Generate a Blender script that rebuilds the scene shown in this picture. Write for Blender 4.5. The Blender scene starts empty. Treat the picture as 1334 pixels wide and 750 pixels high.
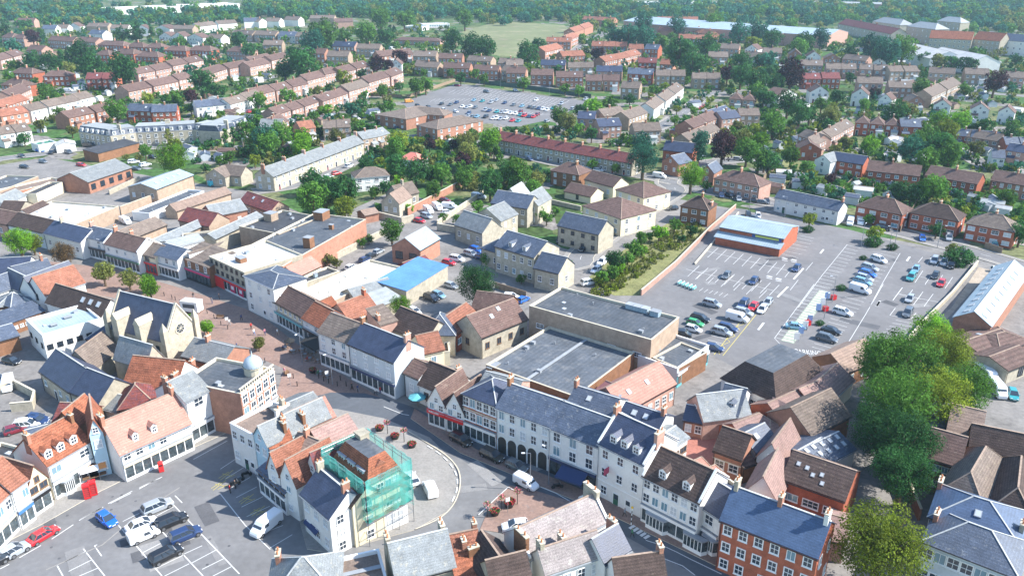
import bpy, math, random
from mathutils import Vector, Matrix
R = math.radians
rnd = random.Random(7)
scene = bpy.context.scene
COL = scene.collection
# ---------------------------------------------------------------- camera
HAZE_D = 0.00012
CAM_H, FPX, PITCH = 80.0, 1050.0, math.atan(435 / 1050)
cam = bpy.data.cameras.new('camera'); camo = bpy.data.objects.new('camera', cam); COL.objects.link(camo)
cam.sensor_width = 36; cam.lens = FPX / 1334 * 36; cam.clip_start = 1; cam.clip_end = 20000
camo.location = (0, 0, CAM_H); camo.rotation_euler = (math.pi / 2 - PITCH, 0, 0)
scene.camera = camo
scene.render.resolution_x = 1024; scene.render.resolution_y = 575
# ---------------------------------------------------------------- light
SUN_AZ, SUN_EL = R(-5), R(41)          # azimuth measured from +x, towards the camera side
world = bpy.data.worlds.new('World'); scene.world = world; world.use_nodes = True
wn = world.node_tree.nodes; wl = world.node_tree.links
bg = wn['Background']; sky = wn.new('ShaderNodeTexSky'); sky.sky_type = 'NISHITA'; sky.sun_disc = False
sky.sun_elevation = SUN_EL; sky.sun_rotation = R(90) - SUN_AZ; sky.air_density = 1.2; sky.dust_density = 0.4; sky.ozone_density = 3.5
wl.new(sky.outputs[0], bg.inputs[0]); bg.inputs[1].default_value = 0.15
sl = bpy.data.lights.new('sun', 'SUN'); sl.energy = 4.8; sl.angle = R(0.55); sl.color = (1.0, 0.96, 0.90)
slo = bpy.data.objects.new('sun', sl); COL.objects.link(slo)
sd = Vector((math.cos(SUN_EL) * math.cos(SUN_AZ), math.cos(SUN_EL) * math.sin(SUN_AZ), math.sin(SUN_EL)))
slo.rotation_euler = sd.to_track_quat('Z', 'Y').to_euler(); slo.location = (200, 0, 200)
scene.view_settings.view_transform = 'Standard'; scene.view_settings.look = 'None'
scene.view_settings.gamma = 1; scene.view_settings.exposure = 0.97
scene.view_settings.use_curve_mapping = False
scene.cycles.max_bounces = 5; scene.cycles.diffuse_bounces = 3; scene.cycles.transparent_max_bounces = 8
scene.cycles.volume_bounces = 0; scene.cycles.volume_step_rate = 4
# ---------------------------------------------------------------- picture point -> place
TL = {'f': (0, 0, 1), 'm': (0, 540, 4.6875), 'i': (280, 540, 4.168), 'S': (500, 520, 6.064), 'R': (930, 620, 5.77), 'V': (1190, 620, 5.77),
      'A': (860, 270, 6.67), 'N': (1040, 290, 6.67), 'C': (1000, 370, 6.67), 'K': (160, 640, 6.82), 'D': (530, 100, 5.336), 'B': (60, 620, 4.764),
      'X1': (880, 440, 5.555), 'X2': (860, 550, 5.555), 'X3': (1090, 500, 5.357), 'X4': (0, 340, 5.555), 'X5': (640, 470, 5.0)}
for j, (r_, y_) in enumerate((('a', 0), ('b', 180), ('c', 360), ('d', 550))):
    for k, x_ in enumerate((0, 330, 660, 994)):
        TL[r_ + str(k)] = (x_, y_, 3.75 if r_ == 'd' else 3.9235)
def full(t, x, y):
    a, b, s = TL[t]; return a + x / s, b + y / s
def G(t, x, y, z=0.0):
    x, y = full(t, x, y)
    u, v = x - 667, y - 375
    c, s = math.cos(PITCH), math.sin(PITCH)
    dx, dy, dz = u, FPX * c - v * s, -(FPX * s + v * c)
    k = (CAM_H - z) / (-dz)
    return Vector((dx * k, dy * k, z))
def scale_at(t, x, y):
    x, y = full(t, x, y); return math.cos(PITCH) * (y + 60) / CAM_H
# ---------------------------------------------------------------- materials
MATS = {}
def nodes(name):
    m = bpy.data.materials.new(name); m.use_nodes = True
    return m, m.node_tree.nodes, m.node_tree.links, m.node_tree.nodes['Principled BSDF']
def mat(name, col, rough=0.85, var=0.25, scale=0.6, bands=0.0, freq=18.0, bump=0.0, metal=0.0, spec=0.3, fine=0.0, rv=0.12, blot=None, coord='Object', bandax=2):
    if name in MATS: return MATS[name]
    m, n, l, b = nodes(name)
    b.inputs['Roughness'].default_value = rough; b.inputs['Metallic'].default_value = metal
    b.inputs['Specular IOR Level'].default_value = spec
    tc = n.new('ShaderNodeTexCoord'); oi = n.new('ShaderNodeObjectInfo')
    add = n.new('ShaderNodeVectorMath'); add.operation = 'ADD'; cmb = n.new('ShaderNodeMath'); cmb.operation = 'MULTIPLY'; cmb.inputs[1].default_value = 97
    l.new(oi.outputs['Random'], cmb.inputs[0]); l.new(tc.outputs[coord], add.inputs[0])
    if coord == 'Object': l.new(cmb.outputs[0], add.inputs[1])
    nz = n.new('ShaderNodeTexNoise'); nz.inputs['Scale'].default_value = scale; nz.inputs['Detail'].default_value = 6; nz.inputs['Roughness'].default_value = .62
    l.new(add.outputs[0], nz.inputs['Vector'])
    mr = n.new('ShaderNodeMapRange'); mr.inputs[1].default_value = .3; mr.inputs[2].default_value = .7; mr.inputs[3].default_value = 1 - var; mr.inputs[4].default_value = 1 + var
    l.new(nz.outputs[0], mr.inputs[0]); fac = mr.outputs[0]
    def mul(a, b_):
        k = n.new('ShaderNodeMath'); k.operation = 'MULTIPLY'; l.new(a, k.inputs[0]); l.new(b_, k.inputs[1]); return k.outputs[0]
    if fine:
        n2 = n.new('ShaderNodeTexNoise'); n2.inputs['Scale'].default_value = scale * 9; n2.inputs['Detail'].default_value = 3
        l.new(add.outputs[0], n2.inputs['Vector'])
        m2 = n.new('ShaderNodeMapRange'); m2.inputs[1].default_value = .3; m2.inputs[2].default_value = .7; m2.inputs[3].default_value = 1 - fine; m2.inputs[4].default_value = 1 + fine
        l.new(n2.outputs[0], m2.inputs[0]); fac = mul(fac, m2.outputs[0])
    if rv:
        m3 = n.new('ShaderNodeMapRange'); m3.inputs[3].default_value = 1 - rv; m3.inputs[4].default_value = 1 + rv
        l.new(oi.outputs['Random'], m3.inputs[0]); fac = mul(fac, m3.outputs[0])
    if bands:
        sx = n.new('ShaderNodeSeparateXYZ'); l.new(tc.outputs['Object'], sx.inputs[0])
        k = n.new('ShaderNodeMath'); k.operation = 'MULTIPLY'; k.inputs[1].default_value = freq; l.new(sx.outputs[bandax], k.inputs[0])
        s = n.new('ShaderNodeMath'); s.operation = 'SINE'; l.new(k.outputs[0], s.inputs[0])
        m4 = n.new('ShaderNodeMapRange'); m4.inputs[1].default_value = -1; m4.inputs[2].default_value = 1; m4.inputs[3].default_value = 1 - bands; m4.inputs[4].default_value = 1 + bands * .6
        l.new(s.outputs[0], m4.inputs[0]); fac = mul(fac, m4.outputs[0])
    base = n.new('ShaderNodeRGB'); base.outputs[0].default_value = (*col, 1)
    src = base.outputs[0]
    if blot:                                  # (colour, amount): lichen, stains, wear
        n5 = n.new('ShaderNodeTexNoise'); n5.inputs['Scale'].default_value = scale * 2.2; n5.inputs['Detail'].default_value = 8; n5.inputs['Roughness'].default_value = .7
        l.new(add.outputs[0], n5.inputs['Vector'])
        m5 = n.new('ShaderNodeMapRange'); m5.inputs[1].default_value = .62 - blot[1] * .3; m5.inputs[2].default_value = .72 - blot[1] * .2
        l.new(n5.outputs[0], m5.inputs[0])
        mx = n.new('ShaderNodeMix'); mx.data_type = 'RGBA'; l.new(m5.outputs[0], mx.inputs[0]); l.new(src, mx.inputs[6]); mx.inputs[7].default_value = (*blot[0], 1)
        src = mx.outputs[2]
    vm = n.new('ShaderNodeVectorMath'); vm.operation = 'SCALE'; l.new(src, vm.inputs[0]); l.new(fac, vm.inputs['Scale'])
    l.new(vm.outputs[0], b.inputs['Base Color'])
    if bump:
        bp = n.new('ShaderNodeBump'); bp.inputs['Strength'].default_value = bump; bp.inputs['Distance'].default_value = .05
        l.new(fac, bp.inputs['Height']); l.new(bp.outputs[0], b.inputs['Normal'])
    MATS[name] = m; return m
def plain(name, col, rough=0.5, metal=0.0, spec=0.5, emit=0):
    if name in MATS: return MATS[name]
    m, n, l, b = nodes(name)
    b.inputs['Base Color'].default_value = (*col, 1); b.inputs['Roughness'].default_value = rough; b.inputs['Metallic'].default_value = metal
    b.inputs['Specular IOR Level'].default_value = spec
    MATS[name] = m; return m
# walls
W = {}
def wl_(k, *a, **kw): W[k] = mat(*a, **kw)
wl_('white', 'wall_white_render', (.74, .73, .69), var=.08, scale=.35, fine=.04, rv=.05)
wl_('cream', 'wall_cream_render', (.70, .62, .44), var=.1, scale=.4, fine=.05, rv=.07)
wl_('grey', 'wall_grey_render', (.52, .56, .58), var=.1, scale=.4, fine=.05, rv=.07)
wl_('blue', 'wall_blue_render', (.42, .58, .66), var=.08, scale=.4, rv=.05)
wl_('buff', 'wall_buff_brick', (.37, .275, .20), var=.2, scale=.8, fine=.14, bands=.05, freq=30)
wl_('stone', 'wall_stone', (.40, .36, .28), var=.22, scale=.9, fine=.18)
wl_('red', 'wall_red_brick', (.36, .11, .06), var=.22, scale=.9, fine=.2, bands=.05, freq=30)
wl_('orange', 'wall_orange_brick', (.37, .185, .125), var=.2, scale=.9, fine=.16, bands=.05, freq=30)
wl_('brown', 'wall_brown_brick', (.24, .12, .065), var=.22, scale=.9, fine=.2, bands=.05, freq=30)
wl_('pink', 'wall_pink_brick', (.42, .255, .20), var=.2, scale=.9, fine=.14, bands=.04, freq=30)
wl_('dark', 'wall_dark', (.06, .055, .05), var=.2)
# roofs
RF = {}
def rf_(k, *a, **kw): RF[k] = mat(*a, **kw)
rf_('slate', 'roof_slate', (.075, .095, .135), rough=.55, var=.25, scale=.7, fine=.3, bands=.12, freq=28, bump=.5, spec=.5, blot=((.20, .21, .22), .18))
rf_('blue', 'roof_blue_slate', (.062, .10, .175), rough=.5, var=.2, scale=.6, fine=.2, bands=.1, freq=28, bump=.4, spec=.5, rv=.04)
rf_('navy', 'roof_navy_slate', (.045, .058, .10), rough=.5, var=.25, scale=.7, fine=.3, bands=.12, freq=28, bump=.4, spec=.5)
rf_('grey', 'roof_grey_slate', (.20, .215, .22), rough=.7, var=.22, scale=.7, fine=.25, bands=.08, freq=28, bump=.4, blot=((.34, .32, .26), .2))
rf_('pale', 'roof_pale_slate', (.32, .34, .34), rough=.7, var=.14, scale=.6, fine=.15, bands=.07, freq=20, bump=.3)
rf_('brown', 'roof_brown_tile', (.135, .085, .072), rough=.9, var=.28, scale=.8, fine=.35, bands=.2, freq=20, bump=.5, blot=((.19, .15, .12), .2))
rf_('dark', 'roof_dark_tile', (.075, .052, .045), rough=.9, var=.3, scale=.8, fine=.35, bands=.2, freq=20, bump=.5, blot=((.14, .11, .08), .1))
rf_('olive', 'roof_olive_tile', (.165, .130, .108), rough=.9, var=.25, scale=.8, fine=.28, bands=.16, freq=20, bump=.5, blot=((.24, .20, .15), .25))
rf_('tan', 'roof_tan_tile', (.27, .195, .155), rough=.9, var=.2, scale=.8, fine=.25, bands=.15, freq=20, bump=.5)
rf_('orange', 'roof_orange_tile', (.27, .115, .075), rough=.9, var=.3, scale=.8, fine=.42, bands=.18, freq=20, bump=.6, blot=((.22, .09, .045), .25))
rf_('rust', 'roof_rust_tile', (.28, .10, .055), rough=.9, var=.32, scale=.8, fine=.42, bands=.18, freq=20, bump=.6, blot=((.14, .06, .035), .25))
rf_('salmon', 'roof_salmon_tile', (.40, .20, .155), rough=.9, var=.14, scale=.6, fine=.14, bands=.1, freq=20, bump=.3, blot=((.5, .33, .26), .15))
rf_('maroon', 'roof_maroon_tile', (.19, .055, .045), rough=.85, var=.3, scale=.8, fine=.3, bands=.15, freq=20, bump=.5, blot=((.13, .06, .075), .5))
rf_('pinkish', 'roof_weathered_pink_tile', (.29, .19, .165), rough=.9, var=.18, scale=.8, fine=.28, bands=.12, freq=20, bump=.5, blot=((.24, .17, .14), .3))
rf_('weathered', 'roof_weathered_grey', (.27, .235, .225), rough=.9, var=.2, scale=.7, fine=.28, bands=.1, freq=22, bump=.4, blot=((.36, .34, .30), .25))
rf_('flat', 'roof_felt', (.095, .108, .125), rough=.7, var=.22, scale=.22, fine=.15, bands=.10, freq=6.3, bandax=0, bump=.2, blot=((.15, .155, .16), .35), rv=.2)
rf_('flatdk', 'roof_dark_felt', (.05, .053, .06), rough=.8, var=.25, scale=.3, fine=.15, bands=.12, freq=6.3, bandax=0, blot=((.10, .10, .10), .2))
rf_('flattan', 'roof_tan_felt', (.2, .15, .12), rough=.85, var=.25, scale=.4, fine=.2, blot=((.16, .13, .11), .3))
rf_('flatwh', 'roof_white_membrane', (.52, .51, .485), rough=.6, var=.16, bands=.06, freq=4.2, bandax=0, scale=.25, fine=.05, blot=((.52, .5, .46), .12), rv=.05)
rf_('metal', 'roof_pale_metal', (.32, .40, .45), rough=.45, var=.12, scale=.3, fine=.08, rv=.06, bands=.08, freq=9, bandax=0)
rf_('bluemetal', 'roof_light_blue_metal', (.10, .24, .52), rough=.5, var=.15, scale=.3, rv=.03, fine=.08, bands=.1, freq=7, bandax=0)
white_paint = mat('paint_white', (.82, .82, .80), rough=.45, var=.04, rv=0)
black_paint = plain('paint_black', (.015, .015, .017), .4)
grey_metal = plain('grey_metal', (.30, .32, .34), .4, .4)
lead = mat('lead_grey', (.30, .32, .34), rough=.6, var=.15)
stone_trim = mat('stone_trim', (.58, .52, .40), var=.15)
terracotta = mat('terracotta', (.50, .22, .11), var=.2)
ridge_m = mat('ridge_tile', (.34, .25, .19), var=.25, scale=2)
ridge_lt = mat('ridge_pale', (.46, .47, .46), var=.2, scale=2)
glass = plain('window_glass', (.035, .05, .07), .08, 0, .9)
glassb = plain('window_glass_pale', (.16, .28, .34), .12, 0, .9)
blindm = plain('window_blind', (.5, .53, .55), .5, 0, .7)
shopglass = mat('shop_glass', (.06, .08, .09), rough=.15, var=.7, scale=1.2, spec=.9, blot=((.32, .27, .2), .1))
wood = mat('timber', (.20, .12, .07), var=.25, scale=2)
red_paint = plain('paint_red', (.62, .02, .025), .4)
def pm(name, col, rough=.45): return plain('paint_' + name, col, rough)
# ---------------------------------------------------------------- mesh builder
class MB:
    def __init__(s): s.v = []; s.f = []; s.m = []
    def add(s, vs, fs, m=0):
        o = len(s.v); s.v += [tuple(p) for p in vs]; s.f += [tuple(o + i for i in f) for f in fs]; s.m += [m] * len(fs); return s
    def box(s, x0, y0, z0, x1, y1, z1, m=0):
        return s.add([(x0, y0, z0), (x1, y0, z0), (x1, y1, z0), (x0, y1, z0), (x0, y0, z1), (x1, y0, z1), (x1, y1, z1), (x0, y1, z1)],
                     [(3, 2, 1, 0), (4, 5, 6, 7), (0, 1, 5, 4), (1, 2, 6, 5), (2, 3, 7, 6), (3, 0, 4, 7)], m)
    def quad(s, a, b, c, d, m=0): return s.add([a, b, c, d], [(0, 1, 2, 3)], m)
    def prism(s, pts, z0, z1, m=0, mt=None):
        n = len(pts); vs = [(p[0], p[1], z0) for p in pts] + [(p[0], p[1], z1) for p in pts]
        s.add(vs, [(i, (i + 1) % n, n + (i + 1) % n, n + i) for i in range(n)], m)
        s.add(vs, [tuple(range(n, 2 * n))], m if mt is None else mt); s.add(vs, [tuple(range(n - 1, -1, -1))], m); return s
    def extr(s, pts, ax, a, b, m=0):       # polygon pts (p,q) extruded along x (ax=0: p=y,q=z) or y (ax=1: p=x,q=z)
        n = len(pts); mk = (lambda t, p: (t, p[0], p[1])) if ax == 0 else (lambda t, p: (p[0], t, p[1]))
        vs = [mk(a, p) for p in pts] + [mk(b, p) for p in pts]
        return s.add(vs, [(i, (i + 1) % n, n + (i + 1) % n, n + i) for i in range(n)] + [tuple(range(n - 1, -1, -1)), tuple(range(n, 2 * n))], m)
    def tube(s, p, q, r, m=0, k=8, r2=None):
        p, q = Vector(p), Vector(q); d = (q - p).normalized(); a = d.orthogonal().normalized(); b = d.cross(a); r2 = r if r2 is None else r2
        vs = [p + (a * math.cos(6.2832 * i / k) + b * math.sin(6.2832 * i / k)) * r for i in range(k)] + [q + (a * math.cos(6.2832 * i / k) + b * math.sin(6.2832 * i / k)) * r2 for i in range(k)]
        return s.add(vs, [(i, (i + 1) % k, k + (i + 1) % k, k + i) for i in range(k)] + [tuple(range(k - 1, -1, -1)), tuple(range(k, 2 * k))], m)
    def lathe(s, prof, m=0, k=14, c=(0, 0, 0)):
        vs = [(c[0] + r * math.cos(6.2832 * i / k), c[1] + r * math.sin(6.2832 * i / k), c[2] + z) for r, z in prof for i in range(k)]
        return s.add(vs, [(j * k + i, j * k + (i + 1) % k, (j + 1) * k + (i + 1) % k, (j + 1) * k + i) for j in range(len(prof) - 1) for i in range(k)], m)
    def mesh(s, name, mats):
        me = bpy.data.meshes.new(name); me.from_pydata(s.v, [], s.f)
        for m in (mats if isinstance(mats, (list, tuple)) else [mats]): me.materials.append(m)
        me.polygons.foreach_set('material_index', s.m); me.update(); return me
    def build(s, name, mats, parent=None, loc=(0, 0, 0), rz=0, smooth=False):
        me = s.mesh(name, mats)
        if smooth: me.polygons.foreach_set('use_smooth', [True] * len(me.polygons))
        return put(name, me, parent, loc, rz)
def put(name, me, parent=None, loc=(0, 0, 0), rz=0, sc=None):
    o = bpy.data.objects.new(name, me); COL.objects.link(o); o.location = loc; o.rotation_euler = (0, 0, rz)
    if sc is not None: o.scale = sc if hasattr(sc, '__len__') else (sc, sc, sc)
    if parent is not None: o.parent = parent
    return o
def tag(o, label=None, cat=None, group=None, kind=None):
    if label: o['label'] = label
    if cat: o['category'] = cat
    if group: o['group'] = group
    if kind: o['kind'] = kind
    return o
def thing(name, label, cat, loc=(0, 0, 0), rz=0, group=None, sc=None):
    return tag(put(name, None, None, loc, rz, sc), label, cat, group)
def dup(root, loc=None, rz=None, label=None, group=None, sc=None, cat=None):
    def cp(o, par):
        c = o.copy(); COL.objects.link(c); c.parent = par
        for ch in KIDS(o): cp(ch, c)
        return c
    r = cp(root, None)
    if loc is not None: r.location = loc
    if rz is not None: r.rotation_euler = (0, 0, rz)
    if sc is not None: r.scale = sc if hasattr(sc, '__len__') else (sc, sc, sc)
    if label: r['label'] = label
    if group: r['group'] = group
    elif 'group' in r: del r['group']
    return r
_kids = {}
def KIDS(o):
    k = o.name
    if k not in _kids: _kids[k] = list(o.children)
    return _kids[k]
USED = set()
def use_or_dup(proto, *a, **k):
    return dup(proto, *a, **k)
PROTOS = []
def drop(o):
    for c in list(o.children): drop(c)
    bpy.data.objects.remove(o, do_unlink=True)
ORD = ['leftmost', 'second', 'third', 'fourth', 'fifth', 'sixth', 'seventh', 'eighth', 'ninth', 'tenth', 'eleventh', 'twelfth', 'thirteenth', 'fourteenth', 'fifteenth', 'sixteenth',
       'seventeenth', 'eighteenth', 'nineteenth', 'twentieth', 'twenty-first', 'twenty-second', 'twenty-third', 'twenty-fourth', 'twenty-fifth', 'twenty-sixth', 'twenty-seventh', 'twenty-eighth', 'twenty-ninth', 'thirtieth']
def ordl(i): return ORD[0] if i == 0 else ORD[min(i, 29)] + ' from left'
# ---------------------------------------------------------------- windows
WCACHE = {}
def window_mesh(w, h, style='sash'):
    key = (round(w, 1), round(h, 1), style)
    if key in WCACHE: return WCACHE[key]
    b = MB(); fw = .09 if style != 'thick' else .15
    x0, x1 = -w / 2, w / 2
    b.quad((x0, -.03, 0), (x1, -.03, 0), (x1, -.03, h), (x0, -.03, h), 1)
    for (a, c, d, e) in ((x0 - fw, -fw, x1 + fw, 0), (x0 - fw, h, x1 + fw, h + fw), (x0 - fw, 0, x0, h), (x1, 0, x1 + fw, h)): b.box(a, -.09, c, d, 0.02, e, 0)
    nb = max(1, round(w / .75)) if style == 'wide' else (1 if w < 1.3 else 2 if w < 2 else 3)
    for i in range(1, nb + (0 if style == 'wide' else 0) + 0 if nb > 1 else 2):
        xx = x0 + w * i / (nb if nb > 1 else 2); b.box(xx - .03, -.08, 0, xx + .03, -.025, h, 0)
    if style in ('sash', 'thick', 'dark', 'blind'): b.box(x0, -.085, h * .5 - .035, x1, -.025, h * .5 + .035, 0)
    b.box(x0 - fw - .06, -.17, -fw - .08, x1 + fw + .06, 0, -fw, 0)
    fr = {'dark': black_paint, 'brown': wood}.get(style, white_paint)
    gl = {'blind': blindm, 'pale': glassb}.get(style, glass)
    WCACHE[key] = b.mesh('window', [fr, gl]); return WCACHE[key]
DCACHE = {}
def door_mesh(w, h, m):
    key = (w, h, m.name)
    if key not in DCACHE:
        b = MB(); b.box(-w / 2, -.05, 0, w / 2, 0.02, h, 0)
        for a, c in ((-w / 2 - .12, -w / 2), (w / 2, w / 2 + .12)): b.box(a, -.1, 0, c, .02, h + .12, 1)
        b.box(-w / 2, -.1, h, w / 2, .02, h + .12, 1); b.box(-w / 2 + .12, -.07, h * .55, w / 2 - .12, -.05, h - .15, 2)
        DCACHE[key] = b.mesh('door', [m, white_paint, glass])
    return DCACHE[key]
def chim_mesh(m, w=.9, d=.55, hh=1.6):
    key = ('ch', m.name, round(w, 1), round(d, 1), round(hh, 1))
    if key not in DCACHE:
        b = MB(); b.box(-w / 2, -d / 2, -2.2, w / 2, d / 2, hh, 0); b.box(-w / 2 - .07, -d / 2 - .07, hh, w / 2 + .07, d / 2 + .07, hh + .14, 1); b.box(-w / 2 - .04, -d / 2 - .04, hh - .35, w / 2 + .04, d / 2 + .04, hh - .25, 0)
        DCACHE[key] = b.mesh('chimney', [m, stone_trim])
    return DCACHE[key]
def pot_mesh():
    if 'pot' not in DCACHE:
        DCACHE['pot'] = MB().lathe([(.0, 0), (.15, 0), (.13, .12), (.11, .4), (.15, .45), (.13, .5), (.0, .42)], k=8).mesh('chimney_pot', [terracotta])
    return DCACHE['pot']
def strip(b, p, q, w, m, dz=.06):
    p, q = Vector(p), Vector(q); d = (q - p); n = Vector((d.y, -d.x, 0)); n = n.normalized() * w / 2
    b.add([p - n, p + n, q + n, q - n, p - n + Vector((0, 0, dz)), p + n + Vector((0, 0, dz)), q + n + Vector((0, 0, dz)), q - n + Vector((0, 0, dz))],
          [(4, 5, 6, 7), (0, 1, 5, 4), (1, 2, 6, 5), (2, 3, 7, 6), (3, 0, 4, 7)], m)
# ---------------------------------------------------------------- buildings
def roof_gable(b, L, D, h, r, ax, o, og, t=.14, ridge=1):
    W_ = D if ax == 0 else L; T = L if ax == 0 else D
    s = r / (W_ / 2); z = lambda p: h + (p if p < W_ / 2 else W_ - p) * s + .03
    pts = [(-o, z(-o)), (W_ / 2, h + r + .03), (W_ + o, z(W_ + o))]
    up = [(p, q + t) for p, q in reversed(pts)]
    b.extr(pts + up, ax, -og, T + og, 0)
    a = (-og, W_ / 2, h + r + t) if ax == 0 else (W_ / 2, -og, h + r + t)
    e = (T + og, W_ / 2, h + r + t) if ax == 0 else (W_ / 2, T + og, h + r + t)
    if ridge: strip(b, a, e, .28, 1)
def roof_hip(b, L, D, h, r, o, inset=None, ridge=1):
    i = min(L, D) / 2 if inset is None else inset
    z0 = h - .02
    E_ = [(-o, -o, z0), (L + o, -o, z0), (L + o, D + o, z0), (-o, D + o, z0)]
    if L >= D: A, B_ = (i, D / 2, h + r), (L - i, D / 2, h + r)
    else: A, B_ = (L / 2, i, h + r), (L / 2, D - i, h + r)
    low = [(p[0], p[1], z0 - .14) for p in E_]
    vs = E_ + [A, B_] + low
    if L >= D: fs = [(0, 1, 5, 4), (1, 2, 5), (2, 3, 4, 5), (3, 0, 4)]
    else: fs = [(0, 1, 4), (1, 2, 5, 4), (2, 3, 5), (3, 0, 4, 5)]
    fs += [(6, 7, 1, 0), (7, 8, 2, 1), (8, 9, 3, 2), (9, 6, 0, 3), (9, 8, 7, 6)]
    b.add(vs, fs, 0)
    if ridge:
        if (Vector(A) - Vector(B_)).length > .3: strip(b, A, B_, .25, 1)
        for e, q in ((E_[0], A), (E_[3], A if L >= D else B_), (E_[1], B_ if L >= D else A), (E_[2], B_)): strip(b, e, q, .2, 1)
def house(root, L, D, h, r=2.5, kind='g', wall='white', roof='slate', w=None, ws=None, wleft=None, wb=None, shop=None, chim=(), dor=(), sky=(), door=(), far=False,
          o=.28, og=.2, vents=(), base=0.0, wcol=None, roofm=None, pots=True, lowdoor=None, dorw=1.3, skys=.9, cb='brown', bays=(), band=None, parap=None):
    wm = W[wall] if isinstance(wall, str) else wall; rm = RF[roof] if isinstance(roof, str) else roof
    rdg = ridge_lt if roof in ('slate', 'blue', 'navy', 'grey', 'pale', 'metal') else ridge_m
    b = MB(); z0 = -.3
    if kind == 'f' or kind == 'ms':
        pr = .45 if kind == 'f' else 0
        b.add([(0, 0, z0), (L, 0, z0), (L, D, z0), (0, D, z0), (0, 0, h), (L, 0, h), (L, D, h), (0, D, h)], [(0, 1, 5, 4), (1, 2, 6, 5), (2, 3, 7, 6), (3, 0, 4, 7)], 0)
        if kind == 'f':
            t = .28; I = [(t, t), (L - t, t), (L - t, D - t), (t, D - t)]; O = [(-.04, -.04), (L + .04, -.04), (L + .04, D + .04), (-.04, D + .04)]
            vs = [(*p, h) for p in O] + [(*p, h) for p in I] + [(*p, h + .1) for p in O] + [(*p, h + .1) for p in I] + [(*p, h - pr) for p in I]
            fs = []
            for k in range(4):
                n = (k + 1) % 4
                fs += [(8 + k, 8 + n, 12 + n, 12 + k), (k, n, 8 + n, 8 + k), (12 + k, 12 + n, 16 + n, 16 + k)]
            b.add(vs, fs, 1)
    else:
        b.add([(0, 0, z0), (L, 0, z0), (L, D, z0), (0, D, z0), (0, 0, h), (L, 0, h), (L, D, h), (0, D, h)], [(0, 1, 5, 4), (1, 2, 6, 5), (2, 3, 7, 6), (3, 0, 4, 7)], 0)
        if kind == 'g': b.add([(0, 0, h), (0, D, h), (0, D / 2, h + r), (L, 0, h), (L, D, h), (L, D / 2, h + r)], [(0, 2, 1), (3, 4, 5)], 0)
        if kind == 'x': b.add([(0, 0, h), (L, 0, h), (L / 2, 0, h + r), (0, D, h), (L, D, h), (L / 2, D, h + r)], [(0, 1, 2), (3, 5, 4)], 0)
        if kind == 'm': b.add([(0, 0, h), (0, D, h), (0, D, h + r), (L, 0, h), (L, D, h), (L, D, h + r)], [(0, 2, 1), (3, 4, 5), (1, 2, 5, 4)], 0)
    if band:
        for zb in band: b.box(-.05, -.08, zb, L + .05, -.005, zb + .22, 1)
    if parap:     # raised gable parapets
        s = r / (D / 2)
        for xx in (-.15, L - .2): b.extr([(-.2, h - .3), (D / 2, h + r - .05), (D + .2, h - .3), (D + .2, h + .25), (D / 2, h + r + .55), (-.2, h + .25)], 0, xx, xx + .35, 1)
    b.build('wall', [wm, stone_trim if wall not in ('white', 'grey', 'blue') else white_paint], root)
    b = MB()
    if kind == 'g': roof_gable(b, L, D, h, r, 0, o, og)
    elif kind == 'x': roof_gable(b, L, D, h, r, 1, o, og)
    elif kind == 'h': roof_hip(b, L, D, h, r, o)
    elif kind == 'f': b.box(.28, .28, h - .6, L - .28, D - .28, h - .45, 0)
    elif kind == 'm':
        s = r / D; b.extr([(-o, h - o * s + .03), (D + o, h + r + o * s + .03), (D + o, h + r + o * s + .17), (-o, h - o * s + .17)], 0, -og, L + og, 0)
    elif kind == 'ms':
        i = min(L, D) * .24; A = [(-o, -o), (L + o, -o), (L + o, D + o), (-o, D + o)]; B_ = [(i, i), (L - i, i), (L - i, D - i), (i, D - i)]
        vs = [(*p, h) for p in A] + [(*p, h + r) for p in B_] + [(*p, h - .15) for p in A]
        b.add(vs, [f for k in range(4) for f in ((k, (k + 1) % 4, 4 + (k + 1) % 4, 4 + k), (8 + k, 8 + (k + 1) % 4, (k + 1) % 4, k))], 0)
        b.add(vs, [(4, 5, 6, 7)], 2); b.add(vs, [(11, 10, 9, 8)], 0)
    rf = b.build('roof', [rm, rdg, RF['flat']], root)
    if far: return
    if pots and kind in 'gh':
        b = MB(); y = -o - .1; zg = h - o * (r / (D / 2) if kind == 'g' else 0) - .1
        b.box(-og, y - .06, zg, L + og, y + .06, zg + .12, 0)
        for x in (.12, L - .12)[:1 + (L > 14)]: b.tube((x, y, zg), (x, -.1, zg - .4), .05, 0, 5).tube((x, -.1, zg - .4), (x, -.1, .1), .05, 0, 5)
        b.build('gutter', [black_paint if wall != 'white' else lead], root)
    zz = lambda x, y: (h + (y if y < D / 2 else D - y) * r / (D / 2)) if kind == 'g' else (h + (x if x < L / 2 else L - x) * r / (L / 2)) if kind == 'x' else \
        (h + min(x, y, L - x, D - y) * r / (min(L, D) / 2)) if kind == 'h' else (h + r * y / D) if kind == 'm' else (h + r) if kind == 'ms' else h - .45
    g0 = 3.3 if shop else base
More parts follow.
